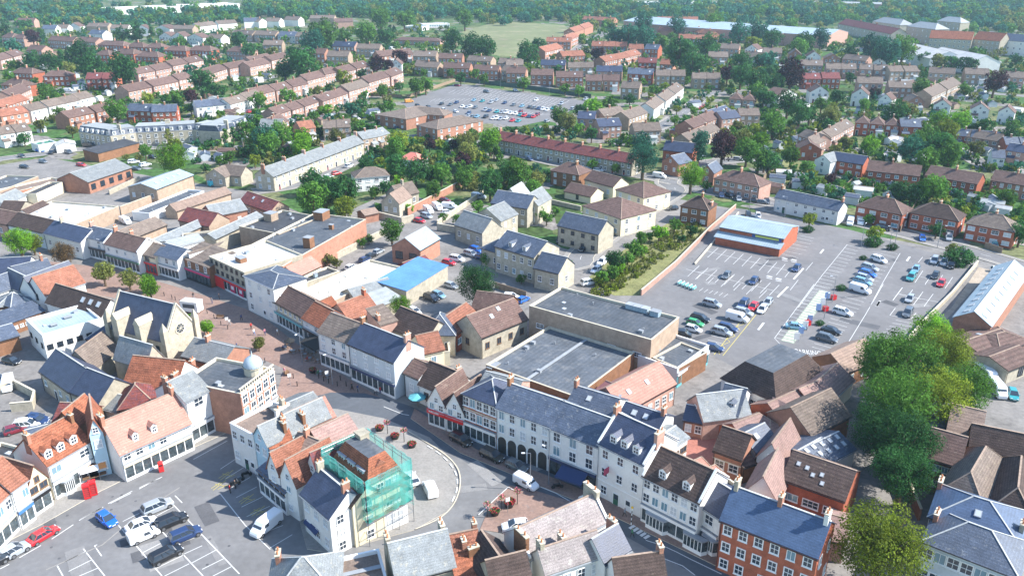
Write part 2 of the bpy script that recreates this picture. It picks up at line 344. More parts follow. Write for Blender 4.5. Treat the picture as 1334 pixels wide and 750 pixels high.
    def face(spec, T, place, zlo):
        if not spec: return
        c, n = spec[0], spec[1]; st = spec[2] if len(spec) > 2 else 'sash'; ww = spec[3] if len(spec) > 3 else 1.0; wh = spec[4] if len(spec) > 4 else 1.35
        me = window_mesh(ww, wh, st)
        for k in range(n):
            zc = zlo + (k + .5) * (h - zlo) / n - wh / 2 + .1
            for i in range(c):
                x = (i + .5) * T / c
                if zlo == 0 and k == 0 and place is pf and any(abs(x - dd * L) < ww * .5 + .75 for dd in door): continue
                m2 = me
                if st == 'sash' and rnd.random() < .3: m2 = window_mesh(ww, wh, 'blind')
                elif st in ('sash', 'thick') and rnd.random() < .2: m2 = window_mesh(ww, wh, 'pale')
                place(m2, x, zc)
    def pf(me, x, z): put('window', me, root, (x, -.004, z), 0)
    def pr_(me, x, z): put('window', me, root, (L + .004, x, z), math.pi / 2)
    def pl(me, x, z): put('window', me, root, (-.004, x, z), -math.pi / 2)
    def pb(me, x, z): put('window', me, root, (x, D + .004, z), math.pi)
    face(w, L, pf, g0); face(ws, D, pr_, 0); face(wleft, D, pl, 0); face(wb, L, pb, 0)
    if kind == 'x' and r > 2 and w: pf(window_mesh(.7, .9, w[2] if len(w) > 2 else 'sash'), L / 2, h + .2)
    if shop:
        col = shop[0]; fm = pm(col, SHOPC.get(col, (.1, .1, .1)))
        b = MB(); n = max(2, round(L / 1.6)); b.quad((.3, -.05, .5), (L - .3, -.05, .5), (L - .3, -.05, 2.7), (.3, -.05, 2.7), 1)
        b.box(.15, -.14, -.1, L - .15, .03, .5, 0)
        for i in range(n + 1):
            xx = .2 + (L - .4) * i / n; b.box(xx - .07, -.13, .5, xx + .07, -.01, 2.7, 0)
        fr = white_paint if len(shop) < 2 else pm(shop[1], SHOPC[shop[1]])
        b.build('shop_front', [fr, shopglass], root)
        b = MB(); b.box(.1, -.32, 2.7, L - .1, .02, 3.3, 0); b.box(.05, -.4, 3.3, L - .05, .02, 3.4, 1); b.build('fascia', [fm, lead], root)
    for (cx, cw) in bays:
        b = MB(); b.prism([(cx - cw / 2, .02), (cx - cw / 2 + .5, -.85), (cx + cw / 2 - .5, -.85), (cx + cw / 2, .02)], .0, .7, 0)
        b.prism([(cx - cw / 2 + .05, .02), (cx - cw / 2 + .52, -.8), (cx + cw / 2 - .52, -.8), (cx + cw / 2 - .05, .02)], .7, 2.5, 1)
        b.prism([(cx - cw / 2 - .1, .02), (cx - cw / 2 + .45, -1.0), (cx + cw / 2 - .45, -1.0), (cx + cw / 2 + .1, .02)], 2.5, 2.75, 2)
        for k in range(6):
            xx = cx - cw / 2 + .52 + (cw - 1.04) * k / 5; b.box(xx - .04, -.86, .7, xx + .04, -.78, 2.5, 0)
        b.build('bay_window', [white_paint, shopglass, lead], root)
    for dd in door:
        put('door', door_mesh(1.0, 2.1, DOORM[int(L * 7 + dd * 10) % len(DOORM)]), root, (dd * L, -.004, 0))
    cm = W[cb]
    for c_ in chim:
        u, v = c_[0], c_[1]; big = c_[2] if len(c_) > 2 else 1
        zc = max(zz(u * L, v * D), h) if kind != 'f' else h; rot = 0 if kind == 'x' else math.pi / 2
        ch = put('chimney', chim_mesh(W[c_[3]] if len(c_) > 3 else cm, .9 * big, .55, 1.3), root, (u * L, v * D, zc), rot)
        if pots:
            for k in (-.25, .25): put('chimney_pot', pot_mesh(), ch, (k * big, 0, 1.42))
    for u in dor:
        s = r / (D / 2) if kind in 'gh' else r / D; y0 = D * .08; dw = dorw; zb = h + y0 * s - .1; ht = 1.35; yb = y0 + (ht + .5) / s
        b = MB(); xx = u * L
        b.add([(xx - dw / 2, y0, zb), (xx + dw / 2, y0, zb), (xx + dw / 2, y0, zb + ht), (xx - dw / 2, y0, zb + ht), (xx - dw / 2, yb, zb + ht), (xx + dw / 2, yb, zb + ht), (xx, y0, zb + ht + .45)],
              [(0, 1, 2, 3), (3, 2, 6), (0, 3, 4), (1, 5, 2)], 0)
        yr = yb + .45 / s
        b.add([(xx - dw / 2 - .15, y0 - .15, zb + ht - .03), (xx, y0 - .15, zb + ht + .5), (xx, yr, zb + ht + .5), (xx - dw / 2 - .15, yb, zb + ht - .03),
               (xx + dw / 2 + .15, y0 - .15, zb + ht - .03), (xx + dw / 2 + .15, yb, zb + ht - .03)], [(0, 1, 2, 3), (1, 4, 5, 2)], 1)
        d_ = b.build('dormer', [white_paint, rm], root); put('window', window_mesh(dw - .45, ht - .35, 'sash'), d_, (xx, y0 - .004, zb + .25))
    for (u, v) in sky:
        x, y = u * L, v * D; z = zz(x, y)
        e = .01
        if kind in 'gh': nx, ny = 0, (-(r / (D / 2)) if v < .5 else r / (D / 2))
        elif kind == 'x': nx, ny = (-(r / (L / 2)) if u < .5 else r / (L / 2)), 0
        elif kind == 'm': nx, ny = 0, -r / D
        else: nx = ny = 0
        N = Vector((nx, ny, 1)).normalized(); ob = put('skylight', SKYM(skys), root, (x, y, z + (.2 if kind != 'f' else .02)))
        ob.rotation_euler = N.to_track_quat('Z', 'Y').to_euler() if abs(nx) + abs(ny) > 0 else (0, 0, 0)
        if abs(ny) > 0: ob.rotation_euler = (math.atan2(-ny, 1), 0, 0)
        elif abs(nx) > 0: ob.rotation_euler = (0, math.atan2(nx, 1), 0)
    if kind == 'f' and L * D > 60 and pots:
        for _ in range(min(9, int(L * D / 45))):
            q = rnd.random(); b = MB(); x, y = rnd.uniform(.8, L - .8), rnd.uniform(.8, D - .8)
            if q < .5: b.tube((0, 0, 0), (0, 0, .5), .1, 0, 7).tube((0, 0, .5), (0, 0, .6), .17, 0, 7); b.build('vent_pipe', [lead], root, (x, y, h - .45))
            elif q < .8: b.box(-.45, -.35, 0, .45, .35, .5, 0).box(-.5, -.4, .5, .5, .4, .58, 0); b.build('roof_box', [lead], root, (x, y, h - .45))
            else: put('skylight', SKYM(.8), root, (x, y, h - .4))
    for (u, v, sx, sy, sz, mm) in vents:
        b = MB(); b.box(-sx / 2, -sy / 2, 0, sx / 2, sy / 2, sz, 0); b.box(-sx / 2 - .08, -sy / 2 - .08, sz, sx / 2 + .08, sy / 2 + .08, sz + .1, 1)
        m_ = W.get(mm) or RF.get(mm) or lead
        b.build('roof_box', [m_, lead], root, (u * L, v * D, zz(u * L, v * D) - .1))
def SKYM(s):
    key = ('sky', s)
    if key not in DCACHE:
        b = MB(); b.box(-s / 2, -s * .6, -.1, s / 2, s * .6, .1, 0); b.quad((-s / 2 + .1, -s * .6 + .1, .104), (s / 2 - .1, -s * .6 + .1, .104), (s / 2 - .1, s * .6 - .1, .104), (-s / 2 + .1, s * .6 - .1, .104), 1)
        DCACHE[key] = b.mesh('skylight', [lead, blindm])
    return DCACHE[key]
SHOPC = {'red': (.62, .03, .03), 'green': (.04, .16, .11), 'navy': (.03, .05, .13), 'teal': (.12, .42, .46), 'white': (.8, .8, .8), 'magenta': (.62, .02, .14), 'brown': (.13, .07, .04), 'black': (.02, .02, .02),
         'grey': (.3, .32, .33), 'blue': (.06, .18, .42), 'orange': (.6, .25, .08), 'cream': (.7, .62, .45)}
DOORM = [pm('door_navy', (.03, .05, .12)), pm('door_white', (.75, .75, .73)), pm('door_dark_red', (.2, .03, .03)), pm('door_black', (.02, .02, .02)), pm('door_green', (.03, .12, .07))]
BLD = {}
def bld(name, label, t, e0, e1, dep, h, r=2.5, kind='g', wall='white', roof='slate', cat='building', group=None, **kw):
    a = G(t, *e0, h); tt = t
    if len(e1) == 3: b_ = G(e1[0], e1[1], e1[2], h)
    else: b_ = G(t, *e1, h)
    d = b_ - a; L = math.hypot(d.x, d.y); ang = math.atan2(d.y, d.x); n = Vector((-d.y, d.x, 0)) / L
    if isinstance(dep, tuple):
        c = G(dep[0], dep[1], dep[2], h) if len(dep) == 3 else G(t, *dep, h)
        D = abs((c - b_).dot(n))
        D = max(3, min(D, 60))
    else: D = dep
    root = thing(name, label, cat, (a.x, a.y, 0), ang, group)
    house(root, L, D, h, r, kind, wall, roof, **kw)
    root['dims'] = [L, D, h]; BLD[label] = root
    return root
# ---------------------------------------------------------------- ground, roads
def ground_mat():
    m, n, l, b = nodes('ground_gardens'); b.inputs['Roughness'].default_value = .95; b.inputs['Specular IOR Level'].default_value = .1
    tc = n.new('ShaderNodeTexCoord')
    vo = n.new('ShaderNodeTexVoronoi'); vo.inputs['Scale'].default_value = .09; vo.distance = 'CHEBYCHEV'; l.new(tc.outputs['Object'], vo.inputs['Vector'])
    sp = n.new('ShaderNodeSeparateColor'); l.new(vo.outputs['Color'], sp.inputs[0])
    cr = n.new('ShaderNodeValToRGB'); e = cr.color_ramp; e.interpolation = 'CONSTANT'
    cols = [(0, (.060, .125, .035)), (.25, (.055, .09, .03)), (.42, (.15, .16, .075)), (.6, (.075, .12, .04)), (.72, (.21, .195, .18)), (.86, (.11, .135, .055))]
    e.elements[0].position = 0; e.elements[0].color = (*cols[0][1], 1); e.elements[1].position = cols[1][0]; e.elements[1].color = (*cols[1][1], 1)
    for p, c in cols[2:]: k = e.elements.new(p); k.color = (*c, 1)
    l.new(sp.outputs[0], cr.inputs[0])
    nz = n.new('ShaderNodeTexNoise'); nz.inputs['Scale'].default_value = .5; nz.inputs['Detail'].default_value = 8; l.new(tc.outputs['Object'], nz.inputs['Vector'])
    mr = n.new('ShaderNodeMapRange'); mr.inputs[1].default_value = .3; mr.inputs[2].default_value = .7; mr.inputs[3].default_value = .5; mr.inputs[4].default_value = 1.5; l.new(nz.outputs[0], mr.inputs[0])
    vm = n.new('ShaderNodeVectorMath'); vm.operation = 'SCALE'; l.new(cr.outputs[0], vm.inputs[0]); l.new(mr.outputs[0], vm.inputs['Scale']); l.new(vm.outputs[0], b.inputs['Base Color'])
    return m
asphalt = mat('asphalt', (.18, .178, .178), rough=.9, var=.16, scale=.12, fine=.08, blot=((.19, .185, .18), .18), rv=0)
asphalt_lt = mat('asphalt_car_park', (.175, .17, .17), rough=.9, var=.12, scale=.1, fine=.07, blot=((.20, .19, .185), .25), rv=0)
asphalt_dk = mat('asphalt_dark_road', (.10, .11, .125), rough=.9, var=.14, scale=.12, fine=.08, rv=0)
yard_m = mat('yard_concrete', (.24, .225, .21), rough=.9, var=.22, scale=.15, fine=.12, blot=((.16, .15, .14), .25), rv=.1)
paver = mat('paving_brown', (.27, .18, .145), rough=.9, var=.14, scale=.25, fine=.16, blot=((.22, .17, .15), .2), rv=0)
paver_red = mat('paving_red_brick', (.38, .16, .12), rough=.9, var=.12, scale=.3, fine=.14, rv=0)
pave_grey = mat('pavement_grey', (.27, .255, .235), rough=.9, var=.12, scale=.3, fine=.12, rv=0)
grass_m = mat('grass', (.12, .15, .045), rough=.95, var=.3, scale=.05, fine=.25, blot=((.22, .20, .09), .3), rv=0)
drygrass = mat('dry_grass', (.20, .20, .08), rough=.95, var=.22, scale=.3, fine=.3, blot=((.13, .15, .05), .3), rv=0)
field_m = mat('field_grass', (.17, .185, .085), rough=.95, var=.15, scale=.02, fine=.1, blot=((.26, .23, .14), .3), rv=0)
line_w = plain('line_white', (.62, .62, .60), .8, 0, .2); line_y = plain('line_yellow', (.55, .46, .12), .8, 0, .2)
b = MB(); b.quad((-5000, -600, 0), (5000, -600, 0), (5000, 8000, 0), (-5000, 8000, 0)); tag(b.build('ground', ground_mat()), kind='structure')
def poly_pts(t, pts, z=0): return [G(p[0], p[1], p[2], z) if len(p) == 3 else G(t, p[0], p[1], z) for p in pts]
def sheet(name, t, pts, z, m, kerb=0):
    P = poly_pts(t, pts)
    area = sum(P[i].x * P[(i + 1) % len(P)].y - P[(i + 1) % len(P)].x * P[i].y for i in range(len(P)))
    if area < 0: P.reverse()
    import mathutils
    tris = mathutils.geometry.tessellate_polygon([[Vector((p.x, p.y, 0)) for p in P]])
    b = MB(); n = len(P)
    top = [(p.x, p.y, z) for p in P]; fs = []
    for tr in tris:
        a, c, d = (P[i] for i in tr)
        cr = (c.x - a.x) * (d.y - a.y) - (c.y - a.y) * (d.x - a.x)
        fs.append(tuple(tr) if cr > 0 else tuple(reversed(tr)))
    b.add(top, fs, 0)
    if kerb: b.add(top + [(p.x, p.y, 0) for p in P], [(n + i, n + (i + 1) % n, (i + 1) % n, i) for i in range(n)], 1)
    return tag(b.build(name, [m, stone_trim]), kind='structure')
def smooth(P, k=4):
    out = []
    for i in range(len(P) - 1):
        p0, p1, p2, p3 = P[max(i - 1, 0)], P[i], P[i + 1], P[min(i + 2, len(P) - 1)]
        for j in range(k):
            s = j / k; out.append(.5 * ((2 * p1) + (p2 - p0) * s + (2 * p0 - 5 * p1 + 4 * p2 - p3) * s * s + (3 * p1 - p0 - 3 * p2 + p3) * s ** 3))
    out.append(P[-1]); return out
def ribbon(b, P, w, z, m=0, off=0.0):
    L_, R_ = [], []
    for i, p in enumerate(P):
        d = (P[min(i + 1, len(P) - 1)] - P[max(i - 1, 0)]); d.z = 0; d.normalize(); n = Vector((-d.y, d.x, 0))
        c = p + n * off; L_.append((c.x + n.x * w / 2, c.y + n.y * w / 2, z)); R_.append((c.x - n.x * w / 2, c.y - n.y * w / 2, z))
    n = len(P); b.add(L_ + R_, [(n + i, n + i + 1, i + 1, i) for i in range(n - 1)], m)
NR = [0]
def road(t, pts, w, m=None, z=.012, pave=1.6, lines=True, name='road'):
    NR[0] += 1; P = smooth(poly_pts(t, pts)); dz = (NR[0] % 8) * .0009
    if pave:
        b = MB(); 
        for s in (-1, 1):
            ribbon(b, P, pave, .11 + dz, 0, s * (w / 2 + pave / 2)); ribbon(b, P, .14, .115 + dz, 1, s * (w / 2 + .07))
        # only the strips, as low slabs
        tag(b.build('pavement', [pave_grey, stone_trim]), kind='structure')
    b = MB(); ribbon(b, P, w, z + dz, 0)
    tag(b.build(name, [m or asphalt]), kind='structure')
    if lines: dashes(P, .12, z + dz + .006, 3, 4)
    return P
def dashes(P, w, z, on, off, m=None, name='road_marking'):
    b = MB(); acc = 0; draw = True; cur = [P[0]]
    for i in range(len(P) - 1):
        a, c = P[i].copy(), P[i + 1]; seg = (c - a).length
        while seg > 1e-6:
            lim = (on if draw else off) - acc; st = min(seg, lim); q = a + (c - a).normalized() * st; seg -= st; acc += st; a = q
            if draw: cur.append(q.copy())
            if acc >= (on if draw else off) - 1e-6:
                if draw and len(cur) > 1: ribbon(b, cur, w, z)
                draw = not draw; acc = 0; cur = [q.copy()]
    if draw and len(cur) > 1: ribbon(b, cur, w, z)
    if b.v: tag(b.build(name, [m or line_w]), kind='structure')
def marks(t, segs, w=.12, z=.03, m=None, name='road_marking'):
    b = MB()
    for s in segs:
        P = [G(t, s[i], s[i + 1]) for i in range(0, len(s), 2)]
        ribbon(b, P, w, z)
    tag(b.build(name, [m or line_w]), kind='structure')
f = 'f'
# town-centre hard ground
sheet('yard_ground', f, [(-80, 330), (0, 215), (60, 205), (200, 230), (330, 250), (420, 290), (520, 245), (640, 300), (760, 330), (860, 255), (1000, 280), (1334, 345), (1500, 400), (1700, 900), (-500, 900), (-300, 500)], .004, yard_m)
# high street, market place
sheet('road', f, [(390, 530), (430, 513), (475, 513), (530, 528), (600, 555), (700, 607), (830, 660), (1000, 760), (1000, 860), (900, 800), (760, 735), (650, 690), (520, 705), (420, 745), (300, 790), (-40, 850), (-200, 800), (-60, 730), (60, 650), (200, 590), (290, 553), (370, 505), (430, 500)], .008, asphalt)
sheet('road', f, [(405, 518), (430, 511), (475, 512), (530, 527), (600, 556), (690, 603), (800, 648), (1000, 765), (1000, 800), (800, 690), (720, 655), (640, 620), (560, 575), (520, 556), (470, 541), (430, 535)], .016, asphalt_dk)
# pedestrian street
sheet('paved_street', f, [(-60, 340), (60, 340), (150, 350), (235, 375), (320, 402), (352, 420), (415, 470), (500, 520), (545, 540), (500, 535), (430, 512), (380, 522), (355, 530), (370, 480), (300, 450), (265, 440), (240, 410), (190, 395), (130, 385), (60, 375), (-60, 370)], .012, paver, 0)
sheet('paved_street', f, [(540, 532), (620, 585), (720, 622), (800, 655), (935, 725), (935, 738), (790, 668), (720, 640), (600, 590), (535, 545)], .09, paver, 1)
sheet('paved_square', f, [(400, 530), (440, 533), (500, 545), (560, 570), (590, 600), (598, 640), (585, 665), (540, 690), (430, 720), (400, 715), (380, 640), (360, 560)], .09, pave_grey, 1)
sheet('paved_square', f, [(625, 690), (640, 655), (665, 632), (700, 640), (740, 652), (790, 672), (760, 690), (700, 700)], .09, paver, 1)
sheet('pavement', f, [(-60, 700), (0, 690), (80, 640), (160, 610), (250, 580), (310, 545), (350, 520), (365, 528), (290, 566), (200, 606), (130, 640), (60, 680), (0, 710), (-60, 735)], .09, pave_grey, 1)
sheet('paved_court', f, [(876, 600), (888, 560), (905, 545), (960, 530), (1050, 470), (1100, 440), (1120, 450), (1060, 500), (1020, 560), (960, 640), (870, 630)], .012, paver_red)
# car park
sheet('car_park', f, [(815, 395), (925, 270), (1040, 285), (1110, 300), (1270, 345), (1235, 400), (1165, 462), (1060, 480), (960, 480), (905, 450)], .014, asphalt_lt)
sheet('car_park', 'D', [(-40, 180), (340, 50), (420, 55), (640, 90), (1260, 170), (1040, 290), (780, 345), (540, 320), (400, 300), (0, 215)], .014, asphalt_lt)
road('f', [(1600, 430), (1334, 347), (1230, 318), (1130, 292), (1040, 272), (940, 252), (900, 245)], 7, asphalt_lt, z=.02)
road('f', [(640, 345), (745, 345), (760, 330), (800, 300), (850, 268), (880, 248), (870, 236), (905, 215), (1000, 205)], 7, asphalt, z=.022)
road('f', [(868, 378), (905, 340), (945, 300), (965, 272)], 5, asphalt, z=.024, pave=0, lines=False)
road('f', [(330, 250), (390, 240), (450, 215), (500, 185), (560, 178), (640, 190), (720, 212), (830, 228), (880, 238)], 6, z=.018)
road('f', [(-60, 215), (60, 200), (160, 190), (260, 195), (345, 190)], 6, z=.020)
road('a0', [(-100, 470), (170, 450), (330, 470), (560, 480), (640, 450), (1000, 380), (1334, 300)], 6, z=.018)
road('a2', [(560, 740), (800, 640), (950, 540), (1030, 480), (1150, 475), (1400, 500)], 7, z=.021)
road('a2', [(330, 280), (400, 220), (500, 170), (520, 140)], 7, z=.021)
road('a1', [(-60, 430), (300, 350), (560, 300), (1000, 330), (1334, 390)], 6, z=.02)
road('a1', [(-60, 200), (300, 215), (700, 260), (1200, 260)], 6, z=.02)
road('b3', [(-100, 20), (200, -20), (560, 90), (690, 50), (700, 10)], 6, z=.02)
road('b3', [(1000, 60), (1150, 150), (1260, 180), (1450, 190)], 6, z=.022)
road('a3', [(1040, 520), (1150, 420), (1400, 430)], 7, z=.02)
road('a3', [(-100, 440), (300, 410), (700, 410), (1100, 470), (1450, 500)], 6, z=.02)
pm_ = [mat('asphalt_patch_dark', (.10, .10, .105), var=.15, scale=.5, fine=.1), mat('asphalt_patch_pale', (.23, .225, .22), var=.12, scale=.5, fine=.1)]
prx = random.Random(5)
for (x0, y0, x1, y1, n_) in ((60, 640, 300, 740, 9), (430, 520, 640, 610, 6), (600, 600, 700, 650, 3), (900, 300, 1040, 440, 9), (1060, 320, 1230, 440, 8), (560, 110, 740, 155, 6), (140, 190, 260, 220, 4), (640, 290, 760, 350, 4)):
    for k_ in range(n_):
        c_ = G('f', prx.uniform(x0, x1), prx.uniform(y0, y1)); a_ = prx.choice([.55, -.95, .2, -.6]); lx, ly = prx.uniform(1, 4.5), prx.uniform(.5, 1.4); u_ = Vector((math.cos(a_), math.sin(a_), 0)); v_ = Vector((-u_.y, u_.x, 0)); b = MB()
        q = [c_ + u_ * (sx * lx) + v_ * (sy * ly) for sx, sy in ((-1, -1), (1, -1), (1, 1), (-1, 1))]; b.quad(*[(p_.x, p_.y, .0275 + .0003 * k_) for p_ in q]); tag(b.build('road_patch', [prx.choice(pm_)]), kind='structure')
for k_ in range(40):
    c_ = G('f', *prx.choice([(prx.uniform(60, 300), prx.uniform(640, 740)), (prx.uniform(450, 620), prx.uniform(520, 600)), (prx.uniform(900, 1200), prx.uniform(330, 440))])); MB_ = MB(); MB_.add([(c_.x + .22 * math.cos(i_ * .785), c_.y + .22 * math.sin(i_ * .785), .031) for i_ in range(8)], [tuple(range(8))]); tag(MB_.build('drain_cover', [pm_[0]]), kind='structure')
sheet('dry_bank', f, [(762, 365), (820, 320), (880, 285), (905, 290), (925, 300), (880, 345), (835, 385), (800, 385)], .03, drygrass)
sheet('playing_field', 'f', [(600, 42), (650, 28), (735, 33), (750, 45), (700, 60), (680, 75), (640, 72), (625, 55)], .02, field_m)
sheet('grass_lawn', 'b3', [(60, 110), (200, 130), (130, 250), (0, 200)], .02, drygrass)
sheet('gravel_strip', f, [(1275, 348), (1290, 352), (1230, 420), (1185, 465), (1165, 465), (1240, 400)], .03, mat('gravel_strip', (.42, .35, .27), var=.2, scale=.5, fine=.2))
# ---------------------------------------------------------------- market place, left row
bld('shop_house', 'white rendered shop with orange tiled roof cut by the left picture edge', 'm', (-90, 610), (58, 466), 7, 6.8, 3, roof='orange', w=(3, 1), shop=('cream',), chim=[(.95, .5)])
bld('shop_house', 'white rendered shop under brown tiles beside the timber framed gable', 'm', (62, 462), (160, 392), 7.5, 7.2, 3.2, roof='orange', w=(2, 1), shop=('blue', 'white'))
bld('timber_framed_shop', 'cream timber framed gabled shop in the market place', 'm', (168, 452), (286, 376), 7, 5.2, 3, 'x', wall='cream', roof='orange', w=(2, 1, 'brown', 1.2, 1), shop=('black',))
bld('shop_house', 'tall white shop with brown tiles and three dormers by the market place', 'm', (285, 308), (545, 158), 8, 6.6, 3.6, roof='rust', w=(3, 1, 'sash', 1.6, 1.2), dor=(.14, .42, .72), shop=('white', 'white'), chim=[(.02, .45, 1.3, 'orange'), (.98, .4)], bays=[(2.3, 2.6), (8.5, 2.6)])
bld('gatehouse', 'narrow pale blue house over a dark carriage opening', 'm', (545, 124), (628, 104), 9, 8.2, 2.6, 'x', wall='blue', roof='rust', w=(1, 2), vents=[], lowdoor=1)
bld('long_shop', 'long white fronted building with salmon tiled roof and two roof vents', 'd0', (585, 155), (930, 0), 9, 5.4, 4.2, roof='salmon', w=(6, 1, 'sash', 1.1, 1.2), shop=('cream', 'white'), dor=(.26, .52), dorw=1.0, chim=[(.0, .5, 1.6, 'orange'), (.98, .5, 1.2, 'orange')], ws=(1, 1))
bld('corner_shop', 'white shop with grey slate roof and bay windows beside brick shop', 'c0', (945, 640), (1070, 575), 8, 8.6, 2.6, roof='grey', w=(1, 2, 'sash', 1.7, 1.5), shop=('white',), ws=(1, 2), chim=[(.02, .6, 1.2, 'orange')])
bld('brick_shop', 'orange brick shop with flat brown roof and two rooflights', 'c0', (1075, 645), (1238, 578), 9, 5.4, 0, 'f', wall='orange', roof='flattan', w=(2, 1, 'wide', 2.4, 1.2), shop=('navy',), sky=[(.25, .5), (.6, .6)])
bk = bld('bank_building', 'ornate brick and stone corner building with parapet and flat grey roof', 'f', (313, 513), (357, 480), 13, 9, 0, 'f', wall='orange', roof='flat', w=(5, 2, 'thick', 1.2, 2.0), shop=('cream', 'cream'), ws=(3, 2, 'thick', 1.2, 2), band=[4.4, 8.3])
L_, D_, H_ = bk['dims']
b = MB(); b.lathe([(1.7, -.4), (1.7, .9), (1.9, 1.0), (1.9, 1.2)], 0, 16); b.build('drum', [stone_trim], bk, (L_ - 2, 3, H_), smooth=False)
dome = MB().lathe([(1.75, 0), (1.7, .6), (1.4, 1.2), (.9, 1.65), (.35, 1.9), (.12, 2.0), (.1, 2.6), (.0, 3.2)], 0, 20).build('dome', [mat('dome_lead', (.42, .50, .56), rough=.45, var=.1)], bk, (L_ - 2, 3, H_ + 1.2), smooth=True)
b = MB()
for k in range(12):
    a = k * .5236; b.tube((1.76 * math.cos(a), 1.76 * math.sin(a), .05), (1.3 * math.cos(a), 1.3 * math.sin(a), 1.32), .05, 0, 5)
b.build('dome_rib', [lead], dome)
b = MB()
for k in range(15): b.tube((.3 + k * L_ / 15.5, .0, .1), (.3 + k * L_ / 15.5, .0, .8), .13, 0, 6, .09)
b.box(0, -.15, .8, L_, .15, .95, 0); b.build('balustrade', [stone_trim], bk, (0, .1, H_))
# ---------------------------------------------------------------- island block
bld('white_townhouse', 'white three storey building with flat brown roof at the island block corner', 'i', (80, 45), (207, 112), 9, 7.8, 0, 'f', roof='flattan', w=(3, 2), door=(.55, .8), wleft=(2, 2), chim=[(.75, .8, 3.2, 'white')])
bld('blue_townhouse', 'pale blue gabled house with grey roof beside white flat roofed building', 'i', (208, 112), (284, 166), 12, 7.6, 2.6, 'x', wall='blue', roof='grey', w=(2, 2), door=(.3,), chim=[(.8, .3, 1.4), (.8, .6, 1.4)])
bld('pub', 'white pub range with slate lean-to roof and dark shop windows', 'i', (232, 300), (382, 425), 3.5, 4.2, 1.4, 'm', roof='slate', w=(5, 1, 'brown', 1.1, .9), shop=('white', 'white'), ws=(2, 1, 'sash'))
bld('pub_gable', 'orange tiled white gable, left of the two over the pub', 'i', (284, 282), (348, 322), 8, 6.6, 3.2, 'x', roof='orange', w=(1, 2, 'sash', .9, .9))
bld('pub_gable', 'orange tiled white gable, right of the two over the pub', 'i', (354, 330), (440, 385), 8, 6.6, 3.6, 'x', roof='orange', w=(1, 2, 'sash', .9, .9), ws=(2, 2))
bld('red_roofed_house', 'steep maroon tiled house behind the pub gables', 'i', (498, 282), (565, 340), 9, 7.5, 3.4, 'x', roof='maroon', w=(1, 2), cb='orange', chim=[(.0, .3, 1.2, 'orange')])
bld('tan_roofed_house', 'tan tiled house with orange chimney inside the island block', 'i', (388, 215), (500, 262), 6, 7.2, 2.4, roof='tan', chim=[(.4, .5, 1, 'orange')])
bld('slate_house', 'white house with dark slate roof and blue awning at the market corner', 'i', (470, 425), (622, 560), 6.5, 6.9, 2.8, roof='navy', w=(3, 2), ws=(2, 3), shop=None, chim=[(.04, .5, 1.2, 'stone'), (.93, .5, 1.3, 'orange')])
bld('narrow_house', 'narrow cream house with long dark brown roof beside the scaffolding', 'i', (640, 380), (746, 494), 5, 7.4, 2.2, wall='cream', roof='dark', ws=(1, 3))
sc_ = bld('scaffolded_building', 'tall building with orange and brown hipped roof wrapped in teal netting', 'i', (648, 240), (830, 378), ('i', 1005, 298), 9.6, 3.2, 'ms', wall='cream', roof='rust', w=(4, 3), ws=(4, 3, 'sash'), dor=())
L_, D_, H_ = sc_['dims']
for k in range(3):
    b = MB(); x = L_ * (.2 + .28 * k); b.box(x - .9, .25, H_ + .1, x + .9, 2.0, H_ + 1.5, 0); b.box(x - 1.05, .1, H_ + 1.5, x + 1.05, 2.2, H_ + 1.62, 1)
    d_ = b.build('dormer', [white_paint, lead], sc_); put('window', window_mesh(1.1, .9, 'sash'), d_, (x, .25, H_ + .35))
b = MB(); x = L_ - 2.2; y = D_ * .5; b.box(x - .3, y - .7, H_ + .3, L_ - .6, y + .7, H_ + 1.9, 0); b.extr([(y - .9, H_ + 1.85), (y + .9, H_ + 1.85), (y, H_ + 2.6)], 0, x - 1, L_ - .45, 1)
b.build('dormer', [white_paint, RF['orange']], sc_)
b = MB(); b.box(1.2, D_ - 2.4, H_, 2.8, D_ - .8, H_ + 3.8, 0); b.box(1.1, D_ - 2.5, H_ + 3.8, 2.9, D_ - .7, H_ + 4, 0); b.build('chimney', [W['stone']], sc_)
bld('shop', 'single storey white shop with blank sign panel below the netting', 'i', (862, 552), (1044, 476), 4.5, 3.7, 0, 'f', roof='flatdk', w=(1, 1, 'blind', 3.8, 1.9), door=())
bld('long_roof_building', 'building with long weathered salmon roof at the back of the island', 'i', (592, 194), (786, 102), 6.5, 8, 2.2, wall='cream', roof='pinkish', w=(5, 2, 'pale'), ws=(1, 2))
bld('orange_roof_house', 'long orange tiled roof at the top of the island block', 'i', (452, 96), (650, 4), 5.5, 7.2, 2.6, wall='orange', roof='salmon')
bld('flat_roof_store', 'flat brown roof behind the orange tiled island house', 'i', (545, 150), (700, 70), 6, 6.4, 0, 'f', wall='orange', roof='flattan', vents=[(.3, .5, 1.4, 1.4, .9, 'tan'), (.55, .5, 1.4, 1.4, .9, 'tan')])
bld('grey_roof_house', 'grey slate roof nearest the curved road on the island', 'f', (384, 556), (428, 536), 9, 7, 2, 'g', wall='white', roof='grey', w=(3, 2), chim=[(.1, .5, 1.2, 'stone')])
bld('tiled_house', 'small rust tiled roof between the blue house and the pub', 'i', (300, 180), (420, 140), 6, 7, 2.6, wall='white', roof='rust', chim=[(.9, .4, 1.2, 'orange')])
